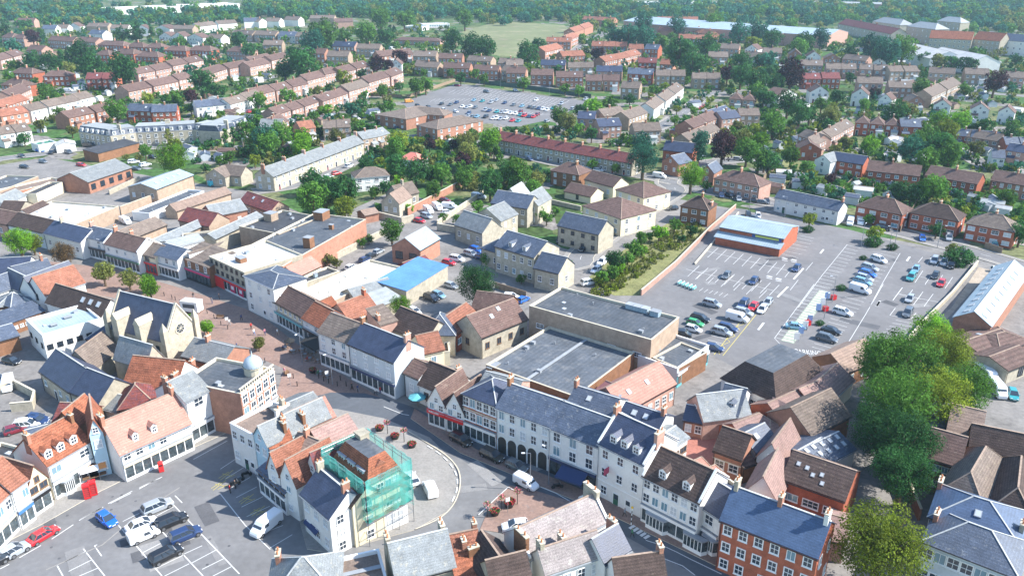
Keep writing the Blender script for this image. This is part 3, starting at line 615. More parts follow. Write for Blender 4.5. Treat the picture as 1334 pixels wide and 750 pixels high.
# scaffolding (its own thing)
aw = G('i', 642, 236, 9.6); ax_ = sc_.rotation_euler.z
sf = thing('scaffolding', 'steel scaffolding with translucent teal netting round the tall island building', 'scaffolding', sc_.location, ax_)
net, nn, nl, nb = nodes('netting_teal'); nb.inputs['Base Color'].default_value = (.12, .62, .53, 1); nb.inputs['Roughness'].default_value = .8
nt = nn.new('ShaderNodeBsdfTransparent'); nmx = nn.new('ShaderNodeMixShader'); nmx.inputs[0].default_value = .52; ntr = nn.new('ShaderNodeBsdfTranslucent'); ntr.inputs[0].default_value = (.15, .7, .6, 1)
na = nn.new('ShaderNodeMixShader'); na.inputs[0].default_value = .4; nl.new(nb.outputs[0], na.inputs[1]); nl.new(ntr.outputs[0], na.inputs[2])
ntc = nn.new('ShaderNodeTexCoord'); nno = nn.new('ShaderNodeTexNoise'); nno.inputs['Scale'].default_value = .5; nno.inputs['Detail'].default_value = 5; nl.new(ntc.outputs['Object'], nno.inputs[0])
nmr = nn.new('ShaderNodeMapRange'); nmr.inputs[1].default_value = .3; nmr.inputs[2].default_value = .7; nmr.inputs[3].default_value = .22; nmr.inputs[4].default_value = .78; nl.new(nno.outputs[0], nmr.inputs[0]); nl.new(nmr.outputs[0], nmx.inputs[0])
nl.new(nt.outputs[0], nmx.inputs[1]); nl.new(na.outputs[0], nmx.inputs[2]); nl.new(nmx.outputs[0], nn['Material Output'].inputs[0])
p = 1.3
cor = [(-p, -p), (L_ + p, -p), (L_ + p, D_ + p), (-p, D_ + p)]
for k in range(4):
    (x0, y0), (x1, y1) = cor[k], cor[(k + 1) % 4]; T = math.hypot(x1 - x0, y1 - y0); n = int(T / 2.2); b = MB(); q = MB()
    for i in range(n + 1):
        u = i / n; x, y = x0 + (x1 - x0) * u, y0 + (y1 - y0) * u; b.tube((x, y, 0), (x, y, H_ + 1.8), .05, 0, 5)
    for z in (2, 4, 6, 8, H_ + 1, H_ + 1.7): b.tube((x0, y0, z), (x1, y1, z), .045, 0, 5)
    for z in (4, 6, 8): 
        dx, dy = (x1 - x0) / T, (y1 - y0) / T; nx, ny = -dy, dx
        b.add([(x0, y0, z), (x1, y1, z), (x1 + nx * .9, y1 + ny * .9, z), (x0 + nx * .9, y0 + ny * .9, z)], [(0, 1, 2, 3)], 1)
    b.build('scaffold_frame', [grey_metal, wood], sf)
    zl = 4.2 if k in (0, 1) else 3
    steps = 14; vs = []
    for i in range(steps + 1):
        u = i / steps; wv = .1 * math.sin(i * 2.3 + k); dx, dy = (x1 - x0) / T, (y1 - y0) / T
        for j in range(6):
            z = zl + (H_ + 1.9 - zl) * j / 5; o_ = .1 + wv + .07 * math.sin(i * 1.7 + j * 2); vs.append((x0 + (x1 - x0) * u + dy * o_, y0 + (y1 - y0) * u - dx * o_, z))
    q.add(vs, [(i * 6 + j, (i + 1) * 6 + j, (i + 1) * 6 + j + 1, i * 6 + j + 1) for i in range(steps) for j in range(5)], 0)
    q.build('netting', [net], sf, smooth=True)
# ---------------------------------------------------------------- court behind the high street
bld('mansard_building', 'building with brown mansard roof round a grey flat top', 'X1', (335, 290), (725, 462), ('X1', 1000, 215), 4.8, 3.8, 'ms', wall='white', roof='dark', w=(4, 1, 'thick', 1.4, 1.3), ws=(3, 1))
bld('slate_cottage', 'navy slate roofed cottage with white gable end facing the red court', 'X1', (300, 522), (452, 562), 9, 4.2, 3.2, wall='white', roof='slate', w=(2, 1), dor=(.6,), ws=(1, 1))
bld('slate_cottage', 'grey slate cross gable with pink wall beside the store entrance', 'X1', (85, 455), (205, 600), 9, 4.0, 3.2, 'x', wall='pink', roof='grey', w=(1, 1))
bld('low_slate_shop', 'low navy slate roofed shop with orange brick wall on the court', 'X1', (60, 588), (205, 618), 5, 3.2, 1.6, wall='orange', roof='navy', w=(2, 1))
bld('shop_row', 'pinkish roofed shop with orange end wall beside mansard building', 'X1', (775, 605), (995, 500), 7, 3.6, 2.0, wall='red', roof='pinkish', w=(3, 1), dor=(.3,))
bld('shop_row', 'pinkish roofed shop stepping up behind the mansard building', 'X1', (1000, 500), (1140, 440), 7, 4.0, 2.0, wall='red', roof='pinkish', w=(2, 1))
bld('shop_row', 'weathered pink roofed shop beside the white lean-to wall', 'X1', (1140, 438), (1288, 300), 7, 4.0, 2.2, wall='white', roof='pinkish')
bld('shop_row', 'low mauve roofed shop with purple valley on the red court', 'X1', (500, 745), (690, 668), 6, 2.8, 1.8, wall='red', roof='pinkish', w=(2, 1))
bld('shop_row', 'tiny square pink roofed shop at the bend of the court', 'X1', (685, 690), (775, 652), 6, 3.0, 1.4, 'h', wall='red', roof='pinkish')
bld('lichened_barn', 'barn with lichened grey tan roof and bright orange brick side', 'X1', (980, 706), (1265, 558), 9, 4.8, 3.2, wall='orange', roof='olive')
bld('court_shop', 'small shop with black roof, cream wall and orange brick base', 'X2', (390, 195), (590, 266), 6.5, 4.8, 2.8, wall='orange', roof='dark', w=(2, 1, 'thick', 1.4, 1.3), band=[3.2])
bld('court_shed', 'dark brown lean-to against the black roofed court shop', 'X2', (600, 320), (690, 290), 5, 3.4, 1.2, 'g', wall='brown', roof='dark')
bld('pink_hip_hut', 'small salmon hipped hut, left of the two by off-white shops', 'X2', (150, 345), (205, 382), 4.5, 4, 1.6, 'h', wall='cream', roof='salmon')
bld('pink_hip_hut', 'small salmon hipped hut, right of the two by off-white shops', 'X2', (245, 395), (310, 440), 4.5, 4, 1.6, 'h', wall='cream', roof='salmon')
bld('flat_rear_wing', 'flat grey roof with dark hatch behind the small white shop', 'X2', (365, 455), (505, 560), ('X2', 580, 465), 5.6, 0, 'f', wall='cream', roof='flat', vents=[(.7, .3, 1.6, 1.2, 1.2, 'brown')])
bld('pale_gable_house', 'house with pinkish grey roof, slate gable and small arched window', 'X2', (700, 245), (885, 308), ('X2', 1075, 140), 4.6, 3.2, 'x', wall='grey', roof='pinkish', w=(1, 1, 'sash', .9, .9))
bld('slate_back_house', 'slate roofed house with bluish skylights above the court huts', 'X2', (690, 215), (850, 130), 6, 4.2, 1.8, wall='grey', roof='slate', sky=[(.4, .3)])
bld('pale_gable_house', 'steep white walled house with dark left slope behind red house', 'X2', (605, 500), (850, 578), ('X2', 888, 345), 5, 3.6, 'x', wall='white', roof='pinkish')
bld('brick_mews', 'dark red brick mews with mottled brown roof and white windows', 'X2', (885, 405), (1334, 565), 9, 5.6, 2.6, wall='red', roof='dark', w=(3, 1, 'thick', 2.2, 1.1), sky=[(.15, .3), (.3, .28), (.42, .2), (.55, .25), (.6, .12)], skys=.6)
bld('rooflight_building', 'low slate building crowded with white rooflights beside big tree', 'X2', (1130, 330), (1290, 235), 7, 4, 1.4, 'g', wall='white', roof='slate', sky=[(.2, .2), (.5, .2), (.8, .2), (.2, .4), (.5, .4), (.8, .4)], skys=.8)
bld('white_gabled_house', 'white gabled house with clean orange tiled roof behind the planters', 'X4', (325, 246), (612, 152), 8, 5.6, 3.6, wall='white', roof='orange', w=(3, 1), wleft=(1, 2, 'dark'))
bld('navy_roof_wing', 'navy tiled wing behind the orange tiled house with the tall gable', 'X4', (145, 200), (250, 225), 12, 5.4, 3.4, 'x', wall='white', roof='navy')
bld('long_dark_roof_hall', 'long white hall with dark tiles and three rooflights', 'X4', (332, 296), (726, 420), ('X4', 885, 335), 5.2, 3.4, wall='white', roof='dark', sky=[(.58, .3), (.72, .3), (.86, .3)], skys=1.1)
bld('hipped_hut', 'brick hut with hipped slate roof beside the covered walkway', 'X4', (-30, 300), (80, 330), ('X4', 225, 265), 3.4, 2, 'h', wall='brown', roof='slate')
# ---------------------------------------------------------------- bottom strip of near roofs
bld('hipped_house', 'hipped grey slate roof with orange chimney at the bottom left', 'd1', (60, 900), (420, 860), ('d1', 380, 640), 7.5, 3.4, 'h', wall='stone', roof='grey', chim=[(.1, .85, 1.5, 'orange')])
bld('flat_brown_building', 'flat brown roof with white parapet between the bottom houses', 'd1', (400, 830), (655, 770), ('d1', 640, 612), 7, 0, 'f', wall='white', roof='flattan', vents=[(.5, .5, 6, .5, .3, 'tan')])
bld('slate_roof_building', 'grey slate roof between stone chimneys at the bottom centre', 'd1', (700, 775), (985, 700), ('d1', 930, 525), 7.4, 3, 'g', wall='stone', roof='grey', chim=[(.02, .75, 1.8, 'stone'), (.98, .75, 1.8, 'stone')])
bld('tiled_house', 'orange tiled roof with pot chimney at the bottom centre', 'd1', (985, 690), (1120, 660), ('d1', 1060, 530), 7.2, 2.4, 'g', wall='stone', roof='orange', chim=[(.95, .6, 1.1, 'orange')])
bld('tiled_house', 'dark rust tiled roof with valley left of the long weathered roof', 'd1', (1120, 760), (1290, 700), ('d1', 1240, 560), 7.2, 2.4, 'x', wall='stone', roof='dark', chim=[(.1, .7, 1.6, 'brown')])
bld('tiled_house', 'orange gabled roof peeping over the bottom picture edge', 'd1', (1000, 800), (1180, 760), 9, 6.2, 2, 'g', wall='orange', roof='rust', chim=[(.4, .5, 1.2, 'orange')])
bld('long_roof_building', 'long weathered grey roof behind white parapet facing the high street bend', 'd2', (110, 660), (490, 478), ('d2', 380, 362), 8, 2.6, 'g', wall='white', roof='weathered', parap=1, chim=[(1.0, .6, 3.2, 'stone'), (.0, .3, 3, 'brown')])
bld('white_building', 'white building with mottled grey roof and stone chimneys at the bottom', 'd2', (190, 735), (470, 640), ('d2', 410, 545), 8.2, 2.2, 'g', wall='white', roof='weathered', w=(4, 2), chim=[(.05, .6, 1.5, 'stone'), (.5, .9, 1.6, 'stone')])
bld('white_building', 'white building with dark navy slate roof beside mottled grey roof', 'd2', (480, 690), (600, 615), ('d2', 500, 510), 8, 2.4, 'g', wall='white', roof='navy', w=(2, 2), chim=[(.98, .7, 1.6, 'orange')])
bld('corner_building', 'black slate roof with orange end chimney at the bottom edge', 'd2', (540, 800), (780, 765), ('d2', 700, 660), 7.8, 2.6, 'g', wall='white', roof='dark', chim=[(.98, .6, 1.4, 'orange')])
bld('dark_roof_building', 'dark brown roof at the bottom edge left of the mottled grey roof', 'd2', (-60, 850), (130, 800), ('d2', 60, 640), 7.5, 3, 'g', wall='stone', roof='dark')
# ---------------------------------------------------------------- high street terrace, from the right
bld('georgian_house', 'red brick Georgian house with bright blue slate roof on the high street', 'R', (55, 322), (780, 608), 8, 8.6, 3, wall='red', roof='blue', w=(6, 3, 'thick', 1.0, 1.35), door=(.5,), ws=(2, 2, 'thick'), chim=[(.03, .5, 1.4, 'stone'), (.5, .5, 1.3, 'orange'), (.97, .5, 1.6, 'white')])
bld('white_shop', 'small white shop with dark slate roof and bay next to red brick house', 'd2', (945, 400), (1046, 466), 7, 6.6, 2.4, roof='navy', w=(1, 1, 'sash', 1.3, 1.4), shop=('white',), bays=[(2.6, 3)])
bld('cream_shops', 'long off-white shops with dark brown roof and two dormers', 'd2', (668, 258), (943, 392), 8, 8.2, 3.2, roof='dark', w=(6, 2), shop=('white',), dor=(.3, .72), bays=[(3, 4), (9.5, 4)], band=[7.7], parap=1)
bld('white_townhouse', 'tallest white townhouse with navy slate roof and three dormers', 'd2', (450, 98), (672, 206), 9, 9.8, 3.4, roof='navy', w=(3, 3), door=(.45, .72), dor=(.26, .5, .76), ws=(2, 3), chim=[(1.0, .4, 2.2, 'pink'), (0.0, .5, 1.6, 'orange')], band=[3.2, 9.3], parap=1)
bld('white_shop', 'white three window shop above a wide navy awning', 'd2', (208, 24), (448, 116), 8.5, 8.6, 2.8, roof='slate', w=(3, 2, 'thick', 1.2, 1.7), shop=('navy', 'black'), band=[3.2])
ar = bld('arcade_building', 'white building with five dark ground floor arches under slate roof', 'S', (890, 62), (1318, 214), 8.5, 8.8, 2.6, roof='slate', w=(5, 2, 'sash', .95, 1.5), chim=[(.0, .5, 1.4, 'brown')], base=3.6)
L_, D_, H_ = ar['dims']
for k in range(5):
    b = MB(); x0 = .3 + k * (L_ - .6) / 5; w_ = (L_ - .6) / 5 - .35
    pts = [(x0, 0), (x0 + w_, 0), (x0 + w_, 2.5)] + [(x0 + w_ / 2 + w_ / 2 * math.cos(a), 2.5 + .8 * math.sin(a)) for a in (.5, 1.05, 1.57, 2.1, 2.65)] + [(x0, 2.5)]
    b.extr(pts, 1, -.03, .02, 0); b.extr([(x0 - .18, 0), (x0, 0), (x0, 2.6), (x0 - .18, 2.6)], 1, -.2, .02, 1); b.build('arch', [W['dark'], white_paint], ar)
bld('georgian_house', 'red brick and white banded house with hipped navy roof by the arcade', 'c1', (1070, 597), (1243, 662), 8, 8.8, 2.4, 'h', wall='red', roof='navy', w=(5, 2, 'thick', 1.1, 1.6), shop=('white', 'white'), band=[5.9, 8.4])
bld('grey_lean_to', 'pale grey rear roof between store and red brick banded house', 'c1', (1150, 560), (1334, 610), 6, 8.2, 1.5, 'g', wall='pink', roof='grey')
for nm, e0, e1 in (('white gabled shop with red fascia, left of the twin gables', (890, 632), (982, 664)), ('white gabled shop with red fascia, right of the twin gables', (984, 665), (1076, 698))):
    g_ = bld('gabled_shop', nm, 'c1', e0, e1, 8, 5.0, 3.4, 'x', roof='brown', w=(2, 1, 'thick', .9, 1.1), shop=('red', 'white'))
    L_ = g_['dims'][0]
tx = bpy.data.curves.new('sign_text', 'FONT'); tx.body = 'ICELAND'; 
bpy.data.curves.remove(tx)
bld('low_house', 'low white house with long dark tiled roof left of the twin gables', 'c1', (845, 548), (1000, 612), 7, 4.2, 3.4, roof='dark', w=(2, 1, 'brown'), chim=[(.75, .7, 1.3, 'pink')])
bld('link_house', 'small pale house over a dark passage with brown roof', 'c1', (772, 490), (845, 522), 6, 5.2, 1.8, wall='grey', roof='brown', w=(1, 1))
bld('pale_grey_shop', 'long pale grey three storey shop with dark slate roof', 'c1', (487, 342), (718, 438), 8.2, 8.1, 3, wall='grey', roof='navy', w=(4, 2, 'blind', 1, 1.3), shop=('navy', 'white'), ws=(0, 0), chim=[(.98, .5, 1.6, 'pink'), (.0, .5, 1.0)])
bld('white_shop', 'white three storey shop with weathered brown roof on the paved street', 'c1', (330, 282), (486, 342), 8.2, 7.6, 2.8, wall='white', roof='olive', w=(3, 2), shop=('white', 'white'))
bld('low_shop', 'low white shop with rust red roof behind a dark pergola', 'c1', (250, 212), (342, 262), 7.5, 5.4, 2.8, roof='rust', w=(2, 1), shop=('black',))
bld('cream_shop', 'cream shop with brown roof and teal glass front', 'c1', (105, 125), (248, 204), 7.5, 5.6, 2.8, wall='cream', roof='brown', w=(6, 1, 'sash', .8, .9), shop=('teal', 'white'))
bld('white_corner_house', 'tall white bow fronted corner building with flat slate roof', 'f', (318, 359), (356, 376), 9, 9, 1.2, 'h', roof='slate', w=(3, 3), ws=(3, 3), wleft=(2, 3), door=(.6,), band=[8.5])
bld('stone_shops', 'cream stone three storey shops with white flat roof and red banner', 'f', (272, 334), (318, 355), 17, 7.6, 0, 'f', wall='stone', roof='flatwh', w=(7, 2, 'dark', .9, .9), shop=('red', 'white'), vents=[(.5, .25, 2.6, 1.8, 1.3, 'brown'), (.25, .5, 1, 1, .6, 'metal')])
bld('brick_shop', 'brown brick shop with magenta fascia and small dormer', 'b0', (905, 603), (1068, 662), 8, 5.6, 1.6, 'm', wall='brown', roof='olive', w=(4, 1, 'thick', .9, 1.3), shop=('magenta', 'black'), dor=(.3,))
bld('white_shop', 'white shop with slate roof between cream and brown brick shops', 'b0', (793, 592), (905, 624), 7, 5.8, 2, roof='slate', w=(3, 1), shop=('white',))
bld('cream_shop', 'sand coloured shop with bright red shop front', 'b0', (705, 585), (793, 610), 7, 5.2, 2.2, wall='cream', roof='olive', w=(1, 1, 'brown', 1.6, 1.3), shop=('red', 'red'))
bld('white_shop', 'long white shop with dark green fascia and brown tiled roof', 'b0', (530, 538), (702, 584), 7.5, 6.2, 2.6, roof='brown', w=(4, 1, 'sash', .8, .9), shop=('green', 'white'), chim=[(.05, .5, 1.2, 'orange'), (.45, .6, 1.1, 'orange')], parap=1)
bld('white_shop', 'narrow white house with black shop front behind small autumn tree', 'b0', (415, 500), (530, 526), 7, 6, 2, roof='slate', w=(2, 2), shop=('black',), chim=[(.05, .5, 1.3, 'pink')])
bld('white_house', 'white house with navy slate roof behind the brown leaved street tree', 'b0', (225, 484), (412, 532), 8, 5.2, 2.6, roof='navy', w=(4, 1), door=(.3, .7), shop=None, chim=[(.2, .5, 1.2, 'stone')])
bld('dark_roof_house', 'dark brown roofed house behind the yellow and green tree', 'b0', (40, 440), (226, 484), 8, 5, 2.6, wall='grey', roof='dark', w=(3, 1))
bld('dark_roof_house', 'brown gabled house cut by the left edge near the yellow tree', 'b0', (-120, 410), (38, 442), 8, 4.6, 2.6, wall='pink', roof='brown', w=(2, 1))
# ---------------------------------------------------------------- between terrace and church, left
bld('church', 'stone church with rose window, steep navy slate roof and buttresses', 'c0', (845, 330), (1000, 252), ('c0', 769, 158), 7.5, 6.4, 'x', wall='stone', roof='navy', ws=(0, 0))
ch = BLD['stone church with rose window, steep navy slate roof and buttresses']; L_, D_, H_ = ch['dims']
b = MB(); b.extr([(L_ / 2 + 1.3 * math.cos(a * .5236), H_ + 1.2 + 1.3 * math.sin(a * .5236)) for a in range(12)], 1, -.12, .02, 1); b.extr([(L_ / 2 + 1.0 * math.cos(a * .5236), H_ + 1.2 + 1.0 * math.sin(a * .5236)) for a in range(12)], 1, -.16, -.11, 0)
for a in range(8):
    c_, s_ = math.cos(a * .785), math.sin(a * .785); b.tube((L_ / 2, -.18, H_ + 1.2), (L_ / 2 + c_, -.18, H_ + 1.2 + s_), .05, 1, 5)
b.build('rose_window', [glass, stone_trim], ch)
for x in (0, L_):
    for y in (0, D_):
        b = MB(); b.box(x - .6, y - .6, -.2, x + .6, y + .6, H_ + 2.2, 0); b.add([(x - .6, y - .6, H_ + 2.2), (x + .6, y - .6, H_ + 2.2), (x + .6, y + .6, H_ + 2.2), (x - .6, y + .6, H_ + 2.2), (x, y, H_ + 4)], [(0, 1, 4), (1, 2, 4), (2, 3, 4), (3, 0, 4)], 0); b.build('pinnacle', [W['stone']], ch)
s = 6.4 / (L_ / 2)
for y in (-.12, D_ - .3):
    b = MB(); b.extr([(-.1, H_ - .3), (L_ / 2, H_ + 6.2), (L_ + .1, H_ - .3), (L_ + .1, H_ + .5), (L_ / 2, H_ + 7.0), (-.1, H_ + .5)], 1, y, y + .45, 0); b.build('gable_coping', [stone_trim], ch)
for k in range(4):
    y = D_ * (k + .7) / 4.6; put('lancet_window', window_mesh(.8, 3.2, 'dark'), ch, (-.004, y, 2.6), -math.pi / 2); put('lancet_window', window_mesh(.8, 3.2, 'dark'), ch, (L_ + .004, y, 2.6), math.pi / 2)
for k in range(2):
    b = MB(); y = D_ * (.35 + .4 * k); b.box(-1.6, y - .8, H_ - 1, 1.6, y + .8, H_ + 3, 0); b.extr([(y - .95, H_ + 3), (y + .95, H_ + 3), (y, H_ + 4.4)], 0, -1.7, 2.4, 0); b.build('stone_dormer', [W['stone']], ch)
bld('church_porch', 'small gabled stone porch wing in front of the church', 'c0', (745, 465), (842, 415), 9, 5.4, 3.8, 'x', wall='stone', roof='grey', w=(1, 1, 'dark', 1.2, 2.4), parap=None)
bld('navy_roof_hall', 'low hall with navy slate hipped roof and orange brick end', 'c0', (440, 318), (585, 330), 9, 3.6, 2.4, 'h', wall='orange', roof='navy', w=(3, 1, 'pale', 1.2, 1.2))
bld('white_office', 'white rendered flat roofed office block with small square windows', 'c0', (215, 300), (515, 215), ('c0', 375, 155), 6.2, 0, 'f', roof='metal', w=(6, 1, 'dark', 1.0, .9), wleft=(3, 1, 'dark', 1, .9), vents=[(.3, .4, 1.2, 1, .4, 'flat'), (.6, .6, 1.5, 1, .4, 'flat')])
bld('grey_hut', 'brick hut with hipped grey roof at the left', 'c0', (-20, 160), (160, 130), 7, 3.2, 2, 'h', wall='brown', roof='grey', w=(3, 1))
bld('long_low_range', 'long low grey roofed range cut by the left picture edge', 'c0', (-120, 300), (230, 175), 5, 3, 1.2, 'm', wall='brown', roof='slate', w=(12, 1, 'sash', .7, .6))
bld('low_garage', 'low dark roofed building at the far left of the yard', 'c0', (-60, 345), (95, 300), 7, 3.6, 1.6, 'g', wall='brown', roof='slate')
bld('stone_terrace_house', 'curved stone house with navy slate roof in the rear yard', 'c0', (205, 480), (355, 585), 7.5, 4.6, 3.2, wall='stone', roof='navy', w=(4, 1, 'pale', 1, 1), door=(.45,))
bld('stone_terrace_house', 'stone house end with navy slate roof above parked car in yard', 'c0', (355, 583), (505, 645), 7.5, 4.6, 3.2, wall='stone', roof='navy', w=(4, 1, 'pale', 1, 1))
bld('brown_roof_cottage', 'small cottage with brown and grey cross roofs beside stone house', 'c0', (330, 460), (480, 470), 9, 4, 3.6, 'x', wall='stone', roof='olive')
bld('rust_roof_house', 'large rust red tiled roof in front of the church', 'c0', (628, 560), (890, 590), 9, 4.2, 4.2, roof='rust', w=(4, 1), chim=[(.95, .2, 1.8, 'orange'), (.97, .8, 1.4, 'orange')], dor=(.9,))
bld('maroon_roof_house', 'maroon hipped roof behind the salmon roofed building', 'c0', (605, 680), (790, 650), 7, 4, 3, 'h', wall='orange', roof='maroon')
bld('grey_flat_building', 'grey slate gabled building between church and brick bank', 'c0', (930, 405), (1130, 455), 8, 5, 2.2, wall='orange', roof='grey', w=(3, 1), chim=[(.35, .5, 1.2, 'orange')])
bld('flat_shed', 'low white and grey outbuilding below the curved stone house', 'c0', (480, 660), (600, 690), 6, 3, 1.4, 'g', wall='white', roof='grey', w=(2, 1))
bld('maroon_shed', 'maroon tiled outbuilding at the bottom of the rear yard', 'c0', (270, 745), (420, 755), 6, 4, 2.2, wall='brown', roof='maroon')
bld('flat_roof_extension', 'dark flat roofed extension with red edging and three rooflights', 'm', (-60, 370), (190, 215), ('m', 90, 120), 4.4, 0, 'f', wall='red', roof='flatdk', sky=[(.2, .3), (.5, .3), (.4, .7), (.8, .5)])
bld('grey_extension', 'grey metal roofed rear extension behind the three dormer shop', 'm', (170, 170), (320, 130), 5, 4, 1, 'g', wall='brown', roof='slate')
bld('rust_rear_house', 'rust tiled rear wing between carriage house and three dormer shop', 'm', (330, 60), (470, 70), 6, 6, 2.6, 'x', wall='brown', roof='rust')
# left edge upper
bld('white_bungalow', 'white gable ended house cut by the left edge above hall', 'c0', (-60, 100), (120, 35), 7, 4.4, 2.6, roof='slate', w=(3, 1, 'brown'))
bld('navy_roof_house', 'navy roofed white cottage beside orange roofed house', 'c0', (100, 70), (185, 45), 9, 4.8, 3, 'x', roof='navy', w=(1, 1))
bld('slate_house', 'pair of slate roofs above the left edge hut', 'b0', (-40, 700), (140, 690), 8, 5, 3, roof='navy', w=(2, 1))
bld('grey_cottage', 'grey slate cottage with orange chimney near the planters', 'b0', (100, 735), (280, 690), 8, 4.6, 3, roof='slate', w=(2, 1), chim=[(.85, .5, 1.2, 'orange')])
# ---------------------------------------------------------------- behind the paved street
bld('white_roof_store', 'low warehouse with bright white flat roof behind the paved street', 'b0', (372, 446), (606, 348), ('b0', 410, 268), 4.6, 0, 'f', wall='buff', roof='flatwh', vents=[(.7, .55, 1, 1, .5, 'metal')])
bld('brick_workshop', 'orange brick workshop with arched openings and grey slate roof', 'b0', (448, 225), (672, 150), ('b0', 645, 98), 4.4, 2.8, wall='orange', roof='grey', w=(5, 1, 'dark', 2.0, 1.8))
bld('brick_hall', 'buff brick hall with pale blue grey metal roof and roof panels', 'b0', (797, 262), (987, 188), ('b0', 925, 150), 5.2, 1.6, wall='buff', roof='metal', wleft=(3, 1, 'sash'), sky=[(.2, .25), (.35, .25), (.5, .25), (.65, .25), (.8, .25)], skys=1)
bld('long_garage', 'long low white garage range with grey felt roof', 'b0', (762, 385), (1042, 270), ('b0', 990, 250), 3, 0, 'f', roof='flat')
bld('salmon_roof_range', 'long thin salmon tiled range behind the low garage', 'b0', (900, 372), (1180, 280), 5, 3, 1.8, wall='buff', roof='tan')
bld('maroon_terrace', 'maroon tiled terrace with small rooflights and cream end wall', 'b0', (1225, 322), ('f', 352, 276), 7, 4, 2.6, wall='buff', roof='maroon', w=(5, 1), sky=[(.3, .3), (.6, .3)], ws=(1, 1))
bld('slate_hall', 'grey slate hall with two front gables behind the shops', 'b0', (1090, 400), (1262, 365), 9, 5, 2.4, wall='orange', roof='grey', w=(2, 1))
bld('maroon_hall', 'maroon roofed hall with tan gable end behind the shops', 'b0', (915, 418), (1068, 450), 8, 4.4, 3, wall='buff', roof='maroon')
bld('long_grey_range', 'long grey roofed rear range, shorter one near the white van', 'b0', (812, 548), (1062, 436), 5, 4, 1.2, wall='buff', roof='grey')
bld('long_grey_range', 'long grey roofed rear range leading up to the terrace', 'b0', (1100, 515), (1345, 400), 4.5, 4.6, 1.2, wall='stone', roof='grey')
bld('weathered_roof_shed', 'weathered grey brown roofed shed behind the green fronted shop', 'b0', (655, 520), (850, 442), 8, 3.6, 2, wall='buff', roof='olive')
bld('flat_rear_wing', 'flat roofed rear wing beside the stone shops', 'b0', (880, 560), (1040, 520), 7, 4.5, 1, 'g', wall='white', roof='pale')
bld('flat_rear_wing', 'dark flat rear wing behind brown brick shop', 'b0', (930, 520), (1120, 500), 6, 4.2, 0, 'f', wall='brown', roof='flatdk', vents=[(.4, .5, 1.4, 1, .7, 'metal')])
bld('small_gable_house', 'small gabled house at the left behind white roofed store', 'b0', (95, 380), (180, 340), 7, 4, 2.4, 'x', wall='stone', roof='dark')
bld('small_gable_house', 'white gabled house with slate roof at the far left', 'b0', (20, 340), (130, 290), 6, 3.6, 2, roof='grey')
bld('dark_roof_shed', 'dark roofed white shed beside the small gabled house', 'b0', (165, 400), (270, 350), 6, 3.4, 2, roof='dark')
bld('flat_roof_works', 'grey flat roofed works with tan brick wall on the left edge', 'b0', (-150, 330), (195, 195), ('b0', 100, 165), 3.6, 0, 'f', wall='buff', roof='flat')
bld('flat_roof_works', 'low brick works with brown flat roof and long window strip', 'b0', (10, 290), (330, 215), 8, 3.4, 0, 'f', wall='orange', roof='flattan', w=(6, 1, 'sash', 1.4, .8))
bld('tan_wall_shed', 'tan rendered shed wall beside the brick workshop', 'b0', (185, 285), (320, 225), 5, 3.8, 0, 'f', wall='cream', roof='flatdk')
bld('dark_store', 'dark roofed store with timber fence near the crescent', 'b0', (500, 80), (710, 25), 8, 3.6, 1, 'm', wall='brown', roof='flatdk')
bld('green_roof_garage', 'garage with green roof and white front near the crescent', 'b0', (195, 35), (290, 20), 8, 3.4, 0, 'f', roof=mat('roof_green', (.05, .20, .13), var=.1))
bld('white_shed', 'small arched white shed beside green roofed garage', 'b0', (285, 40), (385, 30), 7, 3.2, 1.2, 'x', roof='flatwh')
bld('stone_cottage', 'cream stone cottage with two gables near the turquoise van', 'b0', (1050, 190), (1150, 200), 7, 4, 2.6, 'x', wall='stone', roof='olive', w=(2, 1))
bld('stone_cottage', 'cream stone cottage with grey roof beside gardens', 'b0', (1130, 185), (1230, 195), 7, 4, 2.8, wall='stone', roof='olive', w=(2, 1))
bld('brick_block', 'large orange brick block with mixed felt roofs and parapets', 'b1', (150, 655), (575, 415), ('b1', 350, 365), 6.8, 0, 'f', wall='orange', roof='flat', vents=[(.93, .75, 4, 3.2, 2.6, 'brown'), (.38, .15, 2.2, 2.2, 3, 'brown'), (.75, .3, 1, 1.2, 1.5, 'brown'), (.2, .6, 1.4, 1.4, .6, 'metal'), (.3, .7, 1.4, 1.4, .6, 'metal')])
bld('brick_block', 'buff brick block with dark felt roof and stair tower', 'b1', (130, 490), (345, 402), ('b1', 200, 348), 6.6, 0, 'f', wall='buff', roof='flatdk', vents=[(.55, .8, 3, 3, 2.4, 'buff')])
bld('brick_block', 'low block with pale blotched flat roof behind stone shops', 'b1', (-30, 640), (140, 590), 12, 5.5, 0, 'f', wall='buff', roof='flatwh')
bld('salmon_hall', 'small hall with salmon tiled roof and dark flat side roof', 'b1', (222, 708), (345, 650), 6.5, 4.4, 2, wall='cream', roof='salmon')
bld('flat_rear_wing', 'dark flat roofed wing with pale vent behind cream shop', 'b1', (250, 745), (440, 680), 5, 3.4, 0, 'f', wall='stone', roof='flatdk', vents=[(.5, .5, .9, .9, 1, 'metal')])
bld('market_hall', 'long hall with pale cream flat roof near the high street', 'f', (410, 404), (524, 348), 11, 4, 0, 'f', wall='buff', roof=mat('roof_cream_felt', (.62, .56, .46), var=.12, scale=.3, fine=.05))
bld('blue_roof_store', 'store with bright light blue metal roof on stone walls', 'f', (529, 379), (583, 346), 9, 4.2, .8, 'm', wall='stone', roof='bluemetal')
bld('metal_roof_hall', 'hall with pale green grey metal gable roof and brick front', 'b1', (850, 572), (952, 512), 9, 5, 2.8, wall='orange', roof='metal', wleft=(2, 1, 'dark', 2.2, 2))
